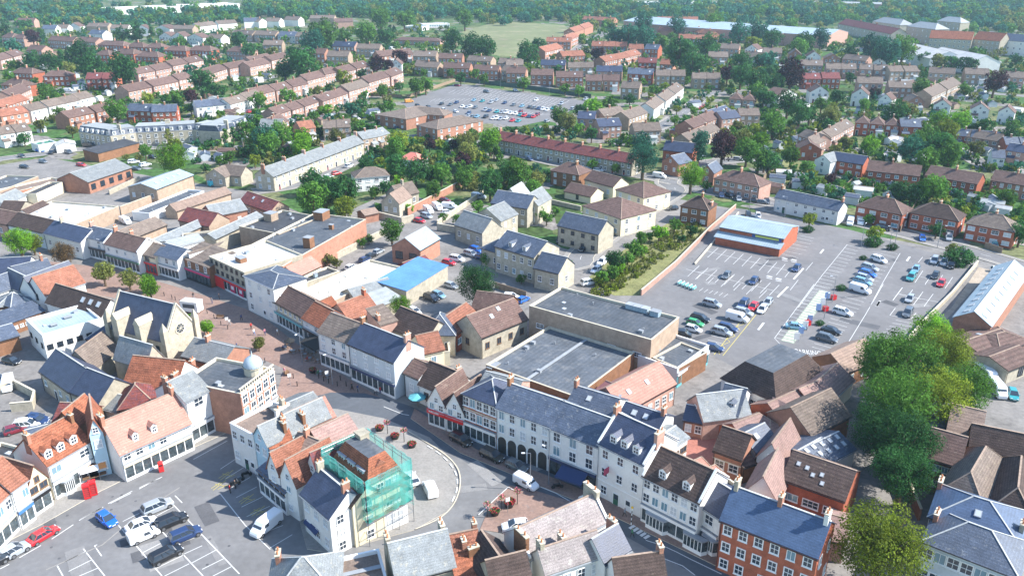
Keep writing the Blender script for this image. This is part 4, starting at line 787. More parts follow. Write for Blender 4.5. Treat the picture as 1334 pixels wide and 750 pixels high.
bld('maroon_lean_to', 'small red roofed lean-to between blue roof and metal hall', 'b1', (790, 665), (900, 625), 4, 3, 1, 'g', wall='red', roof='maroon')
t_ = bld('terrace', 'long cream brick terrace with grey slate roof and tall chimneys', 'b1', (100, 197), (565, 22), 8, 5.6, 2.8, wall='stone', roof='grey', w=(16, 2, 'thick', .9, 1.2), wleft=(2, 2), door=[.05 + .1 * k for k in range(10)], chim=[(.0, .5, 1.6, 'orange'), (.2, .5, 1.6, 'orange'), (.4, .5, 1.6, 'pink'), (.6, .5, 1.6, 'orange'), (.8, .5, 1.6, 'orange'), (1, .5, 1.6, 'pink')])
bld('detached_house', 'large white and cream house with hipped brown grey roof', 'b1', (520, 205), (695, 190), 9, 5.2, 2.6, 'h', roof='olive', w=(4, 2, 'sash', 1.4, 1.1))
bld('detached_house', 'cream brick house with two tan roofed gables in the gardens', 'b1', (655, 325), (745, 335), 9, 4.6, 3, 'x', wall='stone', roof='tan', w=(2, 1))
bld('detached_house', 'cream brick cross wing with chimney beside tan roofed gables', 'b1', (745, 300), (845, 275), 7, 4.6, 3, wall='stone', roof='olive', w=(2, 1), ws=(1, 1), chim=[(.5, .5, 1.2, 'stone')])
bld('detached_house', 'house with bright coral pink roof among the trees', 'b1', (745, 105), (845, 118), 7, 4.6, 2.4, 'h', roof=mat('roof_coral', (.62, .20, .15), var=.1), w=(2, 1))
bld('garden_house', 'long salmon wall and shed beside the white van yard', 'b1', (570, 395), (640, 380), 5, 2.8, 1, 'g', wall='orange', roof='tan')
# cream townhouses right of the yard
bld('townhouse', 'cream gabled townhouse with grey roof, front left of its cluster', 'b1', (1030, 440), (1170, 485), 8, 5, 3.4, 'g', wall='stone', roof='grey', w=(3, 1))
bld('townhouse', 'cream gabled townhouse with grey roof beside the driveway', 'b1', (1125, 395), (1265, 425), 9, 6.4, 3, 'x', wall='stone', roof='grey', w=(2, 2), ws=(2, 2))
bld('townhouse', 'cream townhouse with slate roof and twin front gables', 'b1', (1215, 330), (1400, 360), 9, 6.4, 3, wall='stone', roof='slate', w=(4, 2))
bld('townhouse', 'cream townhouse with pale gable facing the inner court', 'b2', (60, 330), (160, 345), 10, 6.4, 3.2, 'x', wall='stone', roof='grey', w=(2, 2), ws=(2, 1))
bld('townhouse', 'small cream townhouse with twin gables behind the inner court', 'b2', (-20, 300), (60, 310), 9, 6.6, 3, 'x', wall='stone', roof='pale', w=(2, 2))
bld('slate_villa', 'broad cream house with dark slate roof and two dormers', 'b2', (-60, 550), (140, 610), ('b2', 225, 545), 7.4, 3, wall='stone', roof='slate', w=(5, 2), dor=(.35, .7), ws=(1, 2))
bld('slate_villa', 'cream house with slate roof and lean-to at the road corner', 'b2', (140, 660), (265, 690), 8, 5.6, 3, 'g', wall='stone', roof='slate', w=(2, 1), ws=(1, 1))
bld('slate_villa', 'cream courtyard house with slate roof and tall bare gable', 'b2', (262, 445), (470, 492), 8.5, 6, 3, wall='stone', roof='slate', w=(4, 2, 'dark', 1, 1))
bld('slate_house', 'cream house with slate roof at the left of the car yard', 'b1', (1165, 560), (1260, 590), 8, 5, 2.6, 'h', wall='stone', roof='slate', w=(2, 1))
bld('apartment_block', 'cream apartment block with hipped brown roof, nearest the curved road', 'b2', (390, 345), (585, 412), ('b2', 665, 335), 5.8, 3.4, 'h', wall='cream', roof='brown', w=(4, 2, 'sash', 1.1, 1.1), ws=(3, 2))
bld('apartment_block', 'cream apartment block with hipped brown roof, furthest from the curved road', 'b2', (560, 262), (700, 305), ('b2', 780, 255), 5.8, 3.2, 'h', wall='cream', roof='brown', w=(3, 2), ws=(3, 2))
bld('apartment_block', 'low cream wing with brown roof joining the apartment blocks', 'b2', (400, 210), (545, 250), 8, 4.6, 2.6, wall='cream', roof='brown', w=(3, 1))
bld('garage_range', 'low garage range with rust brown roof and green door', 'b2', (295, 270), (430, 300), 8, 2.6, 2.2, 'g', wall='cream', roof='brown', w=(1, 1, 'dark'))
bld('brown_brick_house', 'brown brick house with tall chimney left of the apartments', 'b2', (225, 165), (370, 190), 9, 5.4, 3, 'h', wall='brown', roof='brown', w=(3, 2), chim=[(.7, .5, 1.6, 'brown')])
bld('detached_brick_house', 'brown brick house with white bays at the car park entrance', 'b2', (890, 345), (1032, 368), 8, 5.6, 3, 'h', wall='brown', roof='dark', w=(3, 2, 'sash', 1.5, 1.1), chim=[(.95, .5, 1.8, 'orange'), (.6, .5, 1.2)])
bld('semi_detached_house', 'wide pink brick pair of houses with brown hipped roof and parked cars', 'b2', (1062, 205), (1292, 250), 9, 5.2, 3, 'h', wall='pink', roof='brown', w=(6, 2, 'sash', 1.3, 1.1), chim=[(.45, .5, 1.4, 'orange')])
bld('orange_gable_house', 'orange brick gabled house with slate roof beside the cedar', 'b2', (795, 115), (880, 135), 8, 5, 2.6, 'x', wall='orange', roof='slate', w=(2, 1), ws=(1, 1))
bld('orange_gable_house', 'orange brick gabled house with slate roof right of bright green tree', 'b2', (990, 170), (1060, 180), 9, 4.8, 2.6, 'x', wall='orange', roof='slate', w=(1, 1), ws=(1, 1))
bld('red_terrace', 'red brick terrace end with navy roof behind the cedar', 'b2', (800, 60), (950, 75), 8, 5, 3, wall='red', roof='navy', w=(3, 1), chim=[(.2, .5, 1.4, 'orange')])
t2 = bld('terrace', 'Victorian terrace with purple and rust red roof behind apartments', 'b2', (-60, 5), (640, 130), 8, 5.2, 2.8, wall='stone', roof='maroon', w=(26, 2, 'thick', .9, 1.2), ws=(1, 2), chim=[(k / 8, .5, 1.4, 'orange') for k in range(9)], door=[.04 + .076 * k for k in range(13)])
# ---------------------------------------------------------------- big store in the centre
bld('store', 'large store with grey felt flat roof and brown brick walls', 'f', (633, 475), (750, 517), ('f', 868, 472), 4.8, 0, 'f', wall='brown', roof='flat', vents=[(.46, .5, .5, 24, .25, 'flatdk'), (.05, .05, 1.2, 3, .3, 'stone')])
bld('store_upper_block', 'raised brown brick store block with felt roof and four metal vents', 'c2', (115, 150), (740, 325), ('c2', 865, 205), 8.4, 0, 'f', wall='buff', roof='flat', w=(5, 1, 'sash', 1.8, .9), vents=[(.62, .95, 1.7, 1.6, 1.1, 'metal'), (.68, .95, 1.7, 1.6, 1.1, 'metal'), (.74, .95, 1.7, 1.6, 1.1, 'metal'), (.83, .92, 2.0, 1.6, 1.2, 'metal')])
bld('store_entrance', 'flat roofed store entrance wing with teal and white glass front', 'c2', (872, 472), (1035, 352), 9, 4.4, 0, 'f', wall='grey', roof='flat', shop=('white', 'teal'))
bld('store_wing', 'low grey felt roofed link below the raised brick block', 'c2', (745, 415), (880, 470), 10, 4.2, 0, 'f', wall='brown', roof='flatdk')
bld('pink_roof_building', 'long salmon pink roofed building with small gabled porches', 'c2', (600, 690), (862, 545), 8.5, 4.8, 3, wall='pink', roof='salmon', w=(7, 1), sky=[(.25, .25), (.6, .25)])
bld('red_roof_wing', 'dark pinkish red hipped roof with two rooflights beside store', 'c2', (400, 625), (590, 690), 8, 5, 2.4, 'h', wall='pink', roof=mat('roof_rose_tile', (.34, .13, .12), var=.2, scale=.8, fine=.2, bands=.14), sky=[(.4, .25), (.75, .25)])
bld('slate_rear_house', 'rear slate roofs with rooflight between shops and red hipped roof', 'c2', (300, 665), (520, 735), 8, 7, 2.2, roof='slate', sky=[(.4, .3)], chim=[(.0, .5, 1.2, 'orange')])
bld('slate_rear_house', 'long slate rear wing behind the tallest white townhouse', 'c2', (560, 740), (760, 810), 7, 8.4, 2, roof='navy', sky=[(.3, .3), (.6, .3)], chim=[(.95, .5, 1.2, 'orange')])
bld('white_rear_wing', 'white rear wing with brown shutters on the red paved court', 'd2', (730, 175), (885, 70), 5, 8.2, .8, 'g', roof='grey', w=(4, 2, 'brown', 1.6, 1))
bld('shop_row', 'brown roofed shop row with saw tooth gables by the car park', 'c3', (430, 490), (600, 410), 8, 3.6, 2.4, wall='brown', roof='tan', w=(3, 1))
bld('rooflight_building', 'flat slate roof crowded with white rooflights beside big tree', 'd3', (330, 190), (450, 130), 7, 4, 1.4, 'g', wall='white', roof='slate', sky=[(.2, .2), (.5, .2), (.8, .2), (.2, .4), (.5, .4), (.8, .4)], skys=.8)
bld('lane_cottage', 'pale cottage roof between red brick house and large tree', 'd3', (290, 560), (400, 590), 7, 3.6, 1.6, 'g', wall='pink', roof='pinkish')
# right bottom complex
bld('care_home', 'brown tiled residential block wing behind the blue roofed villas', 'd3', (790, 165), (960, 215), ('d3', 1060, 110), 6, 3, wall='brown', roof='brown', w=(4, 2, 'pale', 1.5, 1))
bld('care_home', 'long grey brown tiled residential wing with tan slope at the right', 'd3', (855, 340), (1080, 425), ('d3', 1200, 200), 6, 3.4, 'h', wall='brown', roof='olive', w=(3, 2))
bld('care_home', 'residential block with dark tiled hipped roof at the right edge', 'd3', (1100, 430), (1330, 500), ('d3', 1400, 250), 6, 3.4, 'h', wall='brown', roof='dark', w=(4, 2))
bld('care_home', 'residential wing with brown tiled roof beyond the dark hipped block', 'd3', (1010, 120), (1340, 190), ('d3', 1400, 130), 6, 3, wall='brown', roof='dark', w=(6, 2))
bld('care_home', 'residential wing with tan tiled roof near the big tree', 'd3', (900, 45), (1060, 85), 9, 5.8, 3, wall='buff', roof='tan', w=(3, 2))
bld('villa', 'grey brick villa with hipped navy slate roof and white stone windows', 'V', (70, 485), (790, 765), 8.5, 7, 2.6, 'h', wall='grey', roof='slate', w=(7, 2, 'thick', 1.3, 1.5), chim=[(.03, .65, 2, 'orange')])
bld('villa', 'villa with bright blue hipped slate roof behind the grey villa', 'V', (120, 300), (800, 530), 9, 7.4, 2.6, 'h', wall='grey', roof='blue', sky=[(.5, .25)], chim=[(.0, .9, 2, 'orange'), (.98, .4, 1.6, 'stone')])
# right edge, beside the car park
bld('metal_warehouse', 'long metal warehouse with striped pale blue and white roof', 'c3', (975, 208), (1165, 255), 42, 5, 2.4, 'x', wall='orange', roof='metal', sky=[(.25, v / 20) for v in range(1, 19, 2)] + [(.75, v / 20) for v in range(1, 19, 2)], skys=1.3)
bld('brown_roof_unit', 'low unit with flat brown roof and single dome rooflight', 'c3', (1090, 382), (1280, 315), ('c3', 1190, 240), 3.4, .8, 'g', wall='pink', roof='brown', sky=[(.5, .6)])
bld('brown_roof_unit', 'low brown roofed unit beside the white minibuses', 'c3', (1250, 480), (1400, 420), 8, 3.2, 1.2, 'g', wall='stone', roof='brown', w=(1, 1, 'dark', 1.6, 1.8))
bld('brown_roof_unit', 'brown roofed unit at the right edge above minibuses', 'c3', (1215, 380), (1380, 330), 8, 3.4, 1.4, 'h', wall='pink', roof='brown')
bld('slate_garage', 'grey tiled garages above the minibus yard at the right', 'd3', (800, 10), (940, 40), 8, 5, 2.6, wall='brown', roof='slate')
sb = bld('car_park_shop', 'brick shop with pale metal roof and yellow green sign in the car park', 'A', (520, 172), (1075, 275), ('A', 1160, 158), 4.6, 1.6, 'g', wall='red', roof='metal')
L_, D_, H_ = sb['dims']
b = MB(); b.extr([(-3.2, 2.3), (.05, 3.3), (.05, 3.45), (-3.2, 2.45)], 0, -.5, L_ + .3, 0); b.build('canopy_roof', [RF['metal']], sb)
b = MB(); b.box(0, -3, 0, L_, -.01, 2.2, 0); b.build('front_wall', [W['red']], sb)
b = MB(); b.box(L_ * .52, -.16, 3.5, L_ * .97, -.01, 4.5, 0); b.box(L_ * .57, -.2, 3.7, L_ * .93, -.15, 4.3, 1); b.build('sign_board', [pm('sign_navy', (.03, .08, .3)), pm('sign_lime', (.55, .6, .12))], sb)
# middle right row
G_ = 'houses facing the car park road'
bld('cottage_terrace', 'long white cottage terrace with dark slate roof by the car park', 'b3', (62, 302), (386, 372), 6.5, 4.8, 2.2, roof='slate', w=(7, 2, 'sash', .9, .9), door=(.16, .52, .85), chim=[(.02, .5, 1), (.98, .5, 1, 'orange')])
bld('semi_detached_house', 'red brick pair with hipped brown roof behind white vans', 'b3', (478, 345), (712, 392), 9, 5.2, 3.2, 'h', wall='red', roof='brown', w=(4, 2, 'sash', 1.8, 1.1), ws=(1, 2), chim=[(.5, .6, 1.5, 'orange')])
bld('semi_detached_house', 'red brick pair with hipped dark roof, middle of the three by car park', 'b3', (752, 380), (1000, 425), 9, 5.2, 3.2, 'h', wall='red', roof='dark', w=(4, 2, 'sash', 1.8, 1.1), ws=(1, 2), chim=[(.5, .6, 1.5, 'orange')])
bld('semi_detached_house', 'red brick pair with hipped tan brown roof at the right end', 'b3', (1040, 435), (1285, 480), 9, 5.2, 3.2, 'h', wall='red', roof='olive', w=(4, 2, 'sash', 1.8, 1.1), ws=(1, 2), chim=[(.5, .6, 1.5, 'orange')])
bld('semi_detached_house', 'white gabled house with slate roofed neighbour above the lawn', 'b3', (265, 110), (345, 125), 8, 5.2, 2.4, 'x', roof='grey', w=(1, 2))
bld('semi_detached_house', 'red brick house with slate roof and solar panels above the lawn', 'b3', (346, 110), (512, 135), 8, 5.2, 2.4, wall='red', roof='navy', w=(4, 2, 'sash', 1.4, 1))
bld('semi_detached_house', 'red brick house with projecting cream gable and conservatories', 'b3', (530, 165), (800, 195), 9, 5.2, 2.8, wall='red', roof='brown', w=(6, 2, 'sash', 1.3, 1), ws=(1, 1), chim=[(.45, .5, 1.4, 'orange')])
bld('semi_detached_house', 'brown roofed brick house with projecting brick gable behind round tree', 'b3', (830, 190), (1095, 235), 9, 5.2, 2.8, wall='red', roof='brown', w=(6, 2), chim=[(.5, .5, 1.3, 'orange')])
bld('semi_detached_house', 'orange brick houses with white conservatories at the right edge', 'b3', (1165, 215), (1450, 260), 9, 5.2, 2.8, wall='orange', roof='brown', w=(7, 2), chim=[(.4, .5, 1.3, 'orange')])
bld('small_brick_house', 'small red brick house with brown roof near round lawn tree', 'b3', (180, 55), (300, 60), 8, 4.8, 2.6, 'x', wall='red', roof='brown', w=(2, 1))
# centre behind store
bld('stable_house', 'cream house with rust tiled roof and rooflights beside the store', 'c1', (1165, 310), (1400, 215), 9, 5.2, 3.4, 'g', wall='stone', roof='brown', w=(4, 1, 'brown'), wleft=(1, 1, 'brown'), sky=[(.4, .3), (.6, .4)])
bld('brown_house', 'brown tiled house left of the cream house beside the store', 'c1', (1115, 165), (1300, 190), 8, 4.4, 2.8, wall='brown', roof='brown')
bld('orange_roof_house', 'long orange tiled house with blue shop windows in the alley', 'c1', (1040, 290), (1160, 205), 7.5, 4.6, 2.6, wall='red', roof='orange', w=(5, 1, 'pale', 1.4, 1.2))
bld('dark_roof_hall', 'long black tiled hall behind the pale grey shop', 'c1', (690, 255), (880, 335), 8, 4.6, 3.4, wall='stone', roof='dark')
bld('slate_hip_house', 'cream house with pointed blue slate hipped roof in the alley', 'c1', (868, 300), (1030, 300), 8, 5, 3.4, 'h', wall='stone', roof='slate', w=(2, 1))
bld('orange_roof_house', 'cream house with orange tiled roof behind white shop', 'c1', (500, 238), (648, 180), 9, 5, 3.2, wall='cream', roof='orange', chim=[(.9, .5, 1.2, 'red')])
bld('brick_rear_house', 'pinkish brick rear house with chimneys between black hall and shop', 'c1', (650, 250), (735, 225), 6, 6.4, 1.6, 'm', wall='pink', roof='olive', w=(1, 1, 'dark'), chim=[(.1, .3, 1.4, 'orange')])
bld('orange_cottage', 'small orange roofed cream cottage near the passage', 'c1', (865, 395), (975, 370), 7, 4, 2.6, wall='cream', roof='orange', w=(1, 1))
bld('cream_yard_house', 'cream walled yard house behind the low dark roof', 'c1', (840, 395), (1005, 385), 6, 3.2, 0, 'f', wall='cream', roof='flattan')
bld('grey_rear_range', 'grey roofed stone range behind the market hall', 'c1', (520, 115), (720, 55), 6, 3.6, 1.6, wall='stone', roof='grey')
bld('metal_lean_to', 'pale metal lean-to roofs near the small green tree', 'c1', (630, 160), (760, 110), 6, 3.4, 1, 'm', wall='stone', roof='pale')
bld('rust_rear_house', 'small rust roofed house behind the low white shop', 'c1', (385, 185), (440, 160), 5, 4.6, 2.2, wall='pink', roof='rust')
# ---------------------------------------------------------------- rows of houses farther out
LOOK = {'rb': ('red', 'brown', 'h', 'red hipped-roof house'), 'pt': ('pink', 'brown', 'g', 'brick brown-roofed house'), 'po': ('pink', 'olive', 'g', 'brick olive-roofed house'),
        'wg': ('white', 'olive', 'g', 'white olive-roofed house'), 'bt': ('buff', 'olive', 'g', 'buff olive-roofed house'), 'bo': ('orange', 'brown', 'g', 'orange brick house'),
        'rt': ('orange', 'orange', 'g', 'red-tiled brick house'), 'ws': ('white', 'slate', 'g', 'white slate-roofed house'), 'rs': ('red', 'slate', 'g', 'red slate-roofed house'),
        'mm': ('red', 'maroon', 'g', 'maroon-roofed house'), 'ph': ('pink', 'brown', 'h', 'pale brick hipped house'), 'wc': ('white', 'brown', 'x', 'white gable-fronted house'),
        'oc': ('orange', 'olive', 'x', 'brick gable-fronted house'), 'bs': ('buff', 'grey', 'g', 'buff grey-roofed house'), 'so': ('pink', 'navy', 'g', 'solar-panelled brick house')}
PR = {}
def proto(look, L, D, far):
    vr = rnd.randrange(3); key = (look, round(L / 2) * 2, round(D), far, vr)
    if key not in PR:
        wl2, rf2, kd, _ = LOOK[look]; L2, D2 = max(5, key[1]), key[2]
        o = put('house', None); o.name = 'house_source'
        c = max(2, round(L2 / 3.2))
        house(o, L2, D2, 5.1, 2.4 if kd != 'x' else 2.6, kd, wl2, rf2, w=None if far == 2 else (c, 2, 'sash', 1.3, 1.0), ws=None if far else (1, 2), chim=[(.5, .5, 1.0, 'orange')] if kd != 'x' else [], pots=False, door=() if far else (.2,))
        if vr and far < 2:
            x = L2 * (.25 if vr == 1 else .72); b = MB(); b.box(x - 1.4, -1.5, -.2, x + 1.4, .02, 2.5, 0); b.build('porch', [W[wl2] if vr == 1 else W['white']], o); b = MB(); b.extr([(-1.8, 2.5), (.02, 3.3), (.02, 3.4), (-1.8, 2.6)], 0, x - 1.6, x + 1.6, 0); b.build('porch_roof', [RF[rf2] if vr == 1 else RF['pale']], o)
            if vr == 2: b = MB(); b.box(L2 * .1, D2 - .02, -.2, L2 * .5, D2 + 3, 2.7, 0).box(L2 * .1 - .1, D2, 2.7, L2 * .5 + .1, D2 + 3.1, 2.85, 1); b.build('extension', [W[wl2], RF['flat']], o)
            if kd == 'g' and vr == 1: put('skylight', SKYM(1.0), o, (L2 * .7, D2 * .25, 5.1 + 1.2 + .2)).rotation_euler = (math.atan2(2.4, D2 / 2), 0, 0)
        PR[key] = (o, L2, D2); _kids[o.name] = list(o.children)
    return PR[key]
ROWN = {}
ROWS = {}
def row(t, x0, y0, x1, y1, n, look, desc, D=8.5, gap=.06, h=5.1):
    fy = full(t, (x0 + x1) / 2, (y0 + y1) / 2)[1]; F = 1.4 if fy < 75 else 1.28 if fy < 125 else 1.14 if fy < 175 else 1.0; h = h * F
    a, b_ = G(t, x0, y0, h), G(t, x1, y1, h); d = b_ - a; T = d.length; ang = math.atan2(d.y, d.x); fy = full(t, (x0 + x1) / 2, (y0 + y1) / 2)[1]
    far = 2 if fy < 42 else 1 if fy < 105 else 0
    for i in range(n):
        p = a + d * ((i + gap / 2) / n); L = T / n * (1 - gap)
        src, L2, D2 = proto(look, L, D, far)
        j = rnd.random() * .8 - .4; nrm = Vector((-math.sin(ang), math.cos(ang), 0))
        o = dup(src, (p.x + nrm.x * j, p.y + nrm.y * j, 0), ang, sc=(L / L2, F, F * (1 + (rnd.random() - .5) * .06))); o.name = 'house'
        o['category'] = 'house'; o['group'] = 'houses ' + desc
        ROWS.setdefault((look, desc), []).append((full(t, x0 + (x1 - x0) * (i + .5) / n, 0)[0], o))
def rows(t, desc, lst):
    for r_ in lst: row(t, *r_[:6], desc, **(r_[6] if len(r_) > 6 else {}))
rows('a0', 'by the far wood at top left', [(80, 112, 175, 112, 1, 'pt'), (210, 150, 285, 150, 1, 'ws'), (285, 145, 345, 145, 1, 'wg'), (345, 138, 410, 138, 1, 'wc'), (440, 136, 550, 138, 2, 'bt'), (560, 146, 655, 146, 1, 'wg'), (690, 148, 760, 148, 1, 'wc'),
    (790, 145, 870, 150, 1, 'wc'), (875, 148, 985, 150, 1, 'bt'), (1010, 138, 1110, 128, 2, 'wg'), (1112, 124, 1215, 118, 1, 'wg'), (1245, 112, 1325, 110, 1, 'ws')])
rows('a0', 'in the second row at top left', [(5, 190, 120, 200, 2, 'ph'), (240, 205, 372, 212, 2, 'pt'), (385, 212, 490, 218, 1, 'pt'), (495, 228, 635, 235, 1, 'rb'), (640, 240, 832, 245, 2, 'rb'), (836, 258, 955, 262, 1, 'rb'), (958, 258, 1084, 262, 1, 'rb'),
    (1152, 262, 1274, 268, 1, 'ph'), (480, 280, 560, 282, 1, 'rb'), (575, 272, 685, 278, 1, 'rb'), (685, 288, 812, 292, 1, 'rb'), (810, 186, 945, 190, 2, 'wc'), (950, 192, 1038, 196, 1, 'wc'), (1055, 194, 1130, 198, 1, 'wg'), (1180, 172, 1290, 178, 1, 'bt'), (450, 172, 525, 176, 1, 'ws')])
rows('a0', 'in the diagonal terraces left of centre', [(0, 308, 128, 275, 2, 'pt'), (130, 258, 212, 262, 1, 'pt'), (700, 378, 878, 346, 2, 'pt'), (882, 340, 1040, 308, 2, 'pt'), (1062, 382, 1165, 350, 1, 'pt'), (1168, 352, 1280, 330, 1, 'pt'), (1285, 320, 1400, 298, 1, 'pt'),
    (650, 470, 775, 445, 1, 'pt'), (778, 442, 912, 415, 1, 'pt'), (912, 410, 985, 396, 1, 'pt')])
rows('a0', 'on the left side below the dark trees', [(50, 372, 165, 378, 1, 'rb'), (215, 390, 358, 388, 1, 'rb'), (435, 405, 600, 402, 2, 'mm'), (0, 435, 108, 445, 1, 'rb'), (60, 500, 158, 455, 1, 'pt'), (0, 548, 150, 505, 2, 'rt'), (0, 598, 150, 572, 1, 'rt'),
    (155, 568, 485, 495, 4, 'wg'), (350, 605, 615, 548, 2, 'bo'), (640, 565, 780, 570, 1, 'rs'), (770, 575, 905, 570, 1, 'rs'), (0, 690, 160, 665, 2, 'wg')])
rows('a0', 'with white fronts right of the crescent', [(1000, 548, 1172, 532, 2, 'ws'), (1172, 535, 1350, 488, 2, 'wg')])
rows('a1', 'at the top left of centre near the wood', [(0, 110, 28, 112, 1, 'wg'), (55, 108, 132, 110, 1, 'wg'), (155, 102, 232, 105, 1, 'wg'), (285, 95, 414, 96, 2, 'bt'), (415, 112, 512, 110, 1, 'pt'), (0, 178, 114, 182, 1, 'bt'), (122, 182, 215, 185, 1, 'ws'), (212, 188, 296, 190, 1, 'bt'), (45, 232, 148, 232, 1, 'bt')])
rows('a1', 'near the school', [(400, 238, 518, 242, 1, 'so'), (522, 248, 648, 250, 1, 'bt'), (260, 275, 365, 278, 1, 'bo'), (370, 290, 486, 292, 1, 'bt'), (640, 290, 820, 276, 2, 'bo'), (812, 288, 935, 290, 1, 'bt'), (942, 300, 1070, 302, 1, 'bo'),
    (1085, 308, 1216, 315, 1, 'bt'), (1245, 325, 1360, 330, 1, 'bt'), (815, 338, 944, 346, 1, 'bt'), (965, 348, 1108, 352, 1, 'bo'), (1120, 358, 1255, 362, 1, 'bo'), (1262, 362, 1370, 370, 1, 'bt'), (700, 330, 760, 330, 1, 'wc')])
rows('a1', 'in the paired diagonal terraces', [(-20, 345, 92, 322, 1, 'pt'), (92, 312, 190, 290, 1, 'pt'), (0, 490, 112, 464, 1, 'pt'), (112, 464, 280, 428, 2, 'pt'), (272, 412, 370, 388, 1, 'pt'), (366, 382, 455, 364, 1, 'ph'), (452, 372, 598, 336, 2, 'pt')])
rows('a1', 'in the diagonal terrace above the care home', [(122, 588, 265, 540, 2, 'pt'), (262, 545, 365, 508, 1, 'pt'), (352, 520, 488, 476, 2, 'pt'), (488, 470, 600, 438, 1, 'po'), (590, 425, 702, 392, 1, 'pt'), (700, 392, 765, 368, 1, 'pt'), (110, 640, 180, 615, 1, 'bo')])
rows('a1', 'among gardens left of the care home', [(25, 650, 145, 650, 1, 'bs'), (355, 655, 498, 650, 2, 'bt'), (240, 660, 320, 650, 1, 'rt'), (630, 700, 700, 680, 1, 'bs'), (560, 715, 640, 700, 1, 'bs')])
rows('a2', 'in the red roofed cul-de-sac', [(385, 100, 545, 108, 3, 'rt'), (345, 165, 445, 132, 2, 'rt'), (320, 205, 370, 185, 1, 'rt'), (200, 212, 330, 214, 2, 'rt'), (195, 268, 290, 245, 1, 'rt'), (285, 290, 405, 284, 2, 'rt'), (432, 236, 615, 240, 3, 'rt'), (620, 250, 698, 252, 1, 'rt'), (702, 252, 776, 256, 1, 'rs'),
    (500, 318, 690, 275, 3, 'rt'), (670, 320, 770, 322, 1, 'mm'), (780, 328, 852, 332, 1, 'rt'), (770, 102, 980, 104, 4, 'rt'), (770, 158, 850, 162, 1, 'rt'), (930, 160, 1042, 178, 2, 'rt'), (880, 198, 1085, 200, 3, 'rt')])
rows('a2', 'in the upper row above far car park', [(-5, 332, 88, 332, 1, 'bt'), (172, 332, 302, 334, 2, 'so'), (312, 345, 446, 346, 2, 'bt'), (456, 365, 592, 368, 2, 'so'), (616, 378, 750, 382, 2, 'rs'), (762, 388, 916, 390, 2, 'bt'), (950, 402, 1096, 404, 2, 'bt')])
rows('a2', 'in the lower row beside far car park', [(-5, 374, 98, 376, 1, 'bo'), (120, 384, 240, 386, 1, 'bo'), (250, 396, 396, 396, 1, 'bo'), (402, 412, 580, 414, 2, 'bo'), (580, 450, 680, 455, 1, 'bt')])
rows('a2', 'round the upper road right of centre', [(755, 560, 905, 448, 3, 'wg'), (495, 598, 612, 580, 1, 'bt'), (622, 610, 722, 575, 1, 'bt'), (470, 648, 592, 642, 1, 'so'), (650, 672, 795, 668, 1, 'bt'), (360, 605, 455, 608, 1, 'so'), (950, 655, 1095, 598, 2, 'bo'), (1138, 505, 1270, 512, 2, 'ph'), (1060, 600, 1160, 570, 1, 'so'), (930, 720, 1090, 660, 2, 'bt')])
rows('a2', 'among trees at the upper right', [(1090, 248, 1190, 252, 1, 'po'), (1030, 290, 1135, 292, 1, 'po'), (1205, 288, 1300, 295, 1, 'bt'), (1215, 250, 1285, 255, 1, 'wc')])
rows('a3', 'just below the curved sheds', [(0, 272, 100, 274, 1, 'bt'), (130, 280, 200, 282, 1, 'oc'), (222, 290, 298, 292, 1, 'wc'), (312, 300, 398, 302, 1, 'oc'), (402, 300, 530, 312, 1, 'po'), (560, 318, 632, 322, 1, 'wc'), (190, 335, 310, 338, 1, 'bt'), (322, 352, 480, 356, 2, 'po'),
    (492, 356, 640, 362, 2, 'po'), (650, 368, 800, 366, 2, 'bt'), (842, 372, 985, 380, 1, 'bt'), (1030, 380, 1160, 385, 1, 'bt'), (1240, 395, 1340, 400, 1, 'po')])
rows('a3', 'two rows below the curved sheds', [(205, 402, 398, 404, 2, 'mm'), (480, 425, 618, 430, 1, 'po'), (642, 446, 768, 450, 1, 'po'), (860, 495, 1010, 425, 2, 'bt'), (240, 472, 340, 474, 1, 'wc'), (450, 482, 542, 488, 1, 'wc'), (590, 505, 662, 512, 1, 'wc'), (740, 520, 830, 522, 1, 'oc'), (870, 538, 962, 545, 1, 'wc'),
    (1060, 558, 1160, 565, 1, 'wc'), (1200, 572, 1290, 580, 1, 'wc'), (80, 495, 180, 480, 1, 'wc')])
rows('a3', 'in the third row, upper right', [(470, 628, 700, 645, 3, 'rb'), (702, 648, 812, 652, 1, 'rs'), (270, 740, 470, 640, 3, 'po'), (990, 692, 1205, 714, 3, 'rs'), (1240, 740, 1400, 745, 2, 'rs'), (180, 690, 280, 720, 1, 'po')])
rows('b3', 'at the right edge beyond the round trees', [(1040, -10, 1210, 15, 2, 'po'), (1240, 60, 1380, 80, 1, 'so'), (1170, 100, 1240, 105, 1, 'ws')])
rows('a2', 'behind the Victorian terrace', [(1100, 610, 1200, 600, 1, 'so'), (1190, 590, 1300, 590, 1, 'bt')])
for (look, desc), lst in ROWS.items():
    lst.sort(key=lambda q: q[0])
    for i, (_, o) in enumerate(lst):
        o['label'] = LOOK[look][3] + (', ' + ordl(i) + (' such' if i else '') + ',' if len(lst) > 1 else '') + ' ' + desc
for o, _, _ in PR.values(): drop(o)

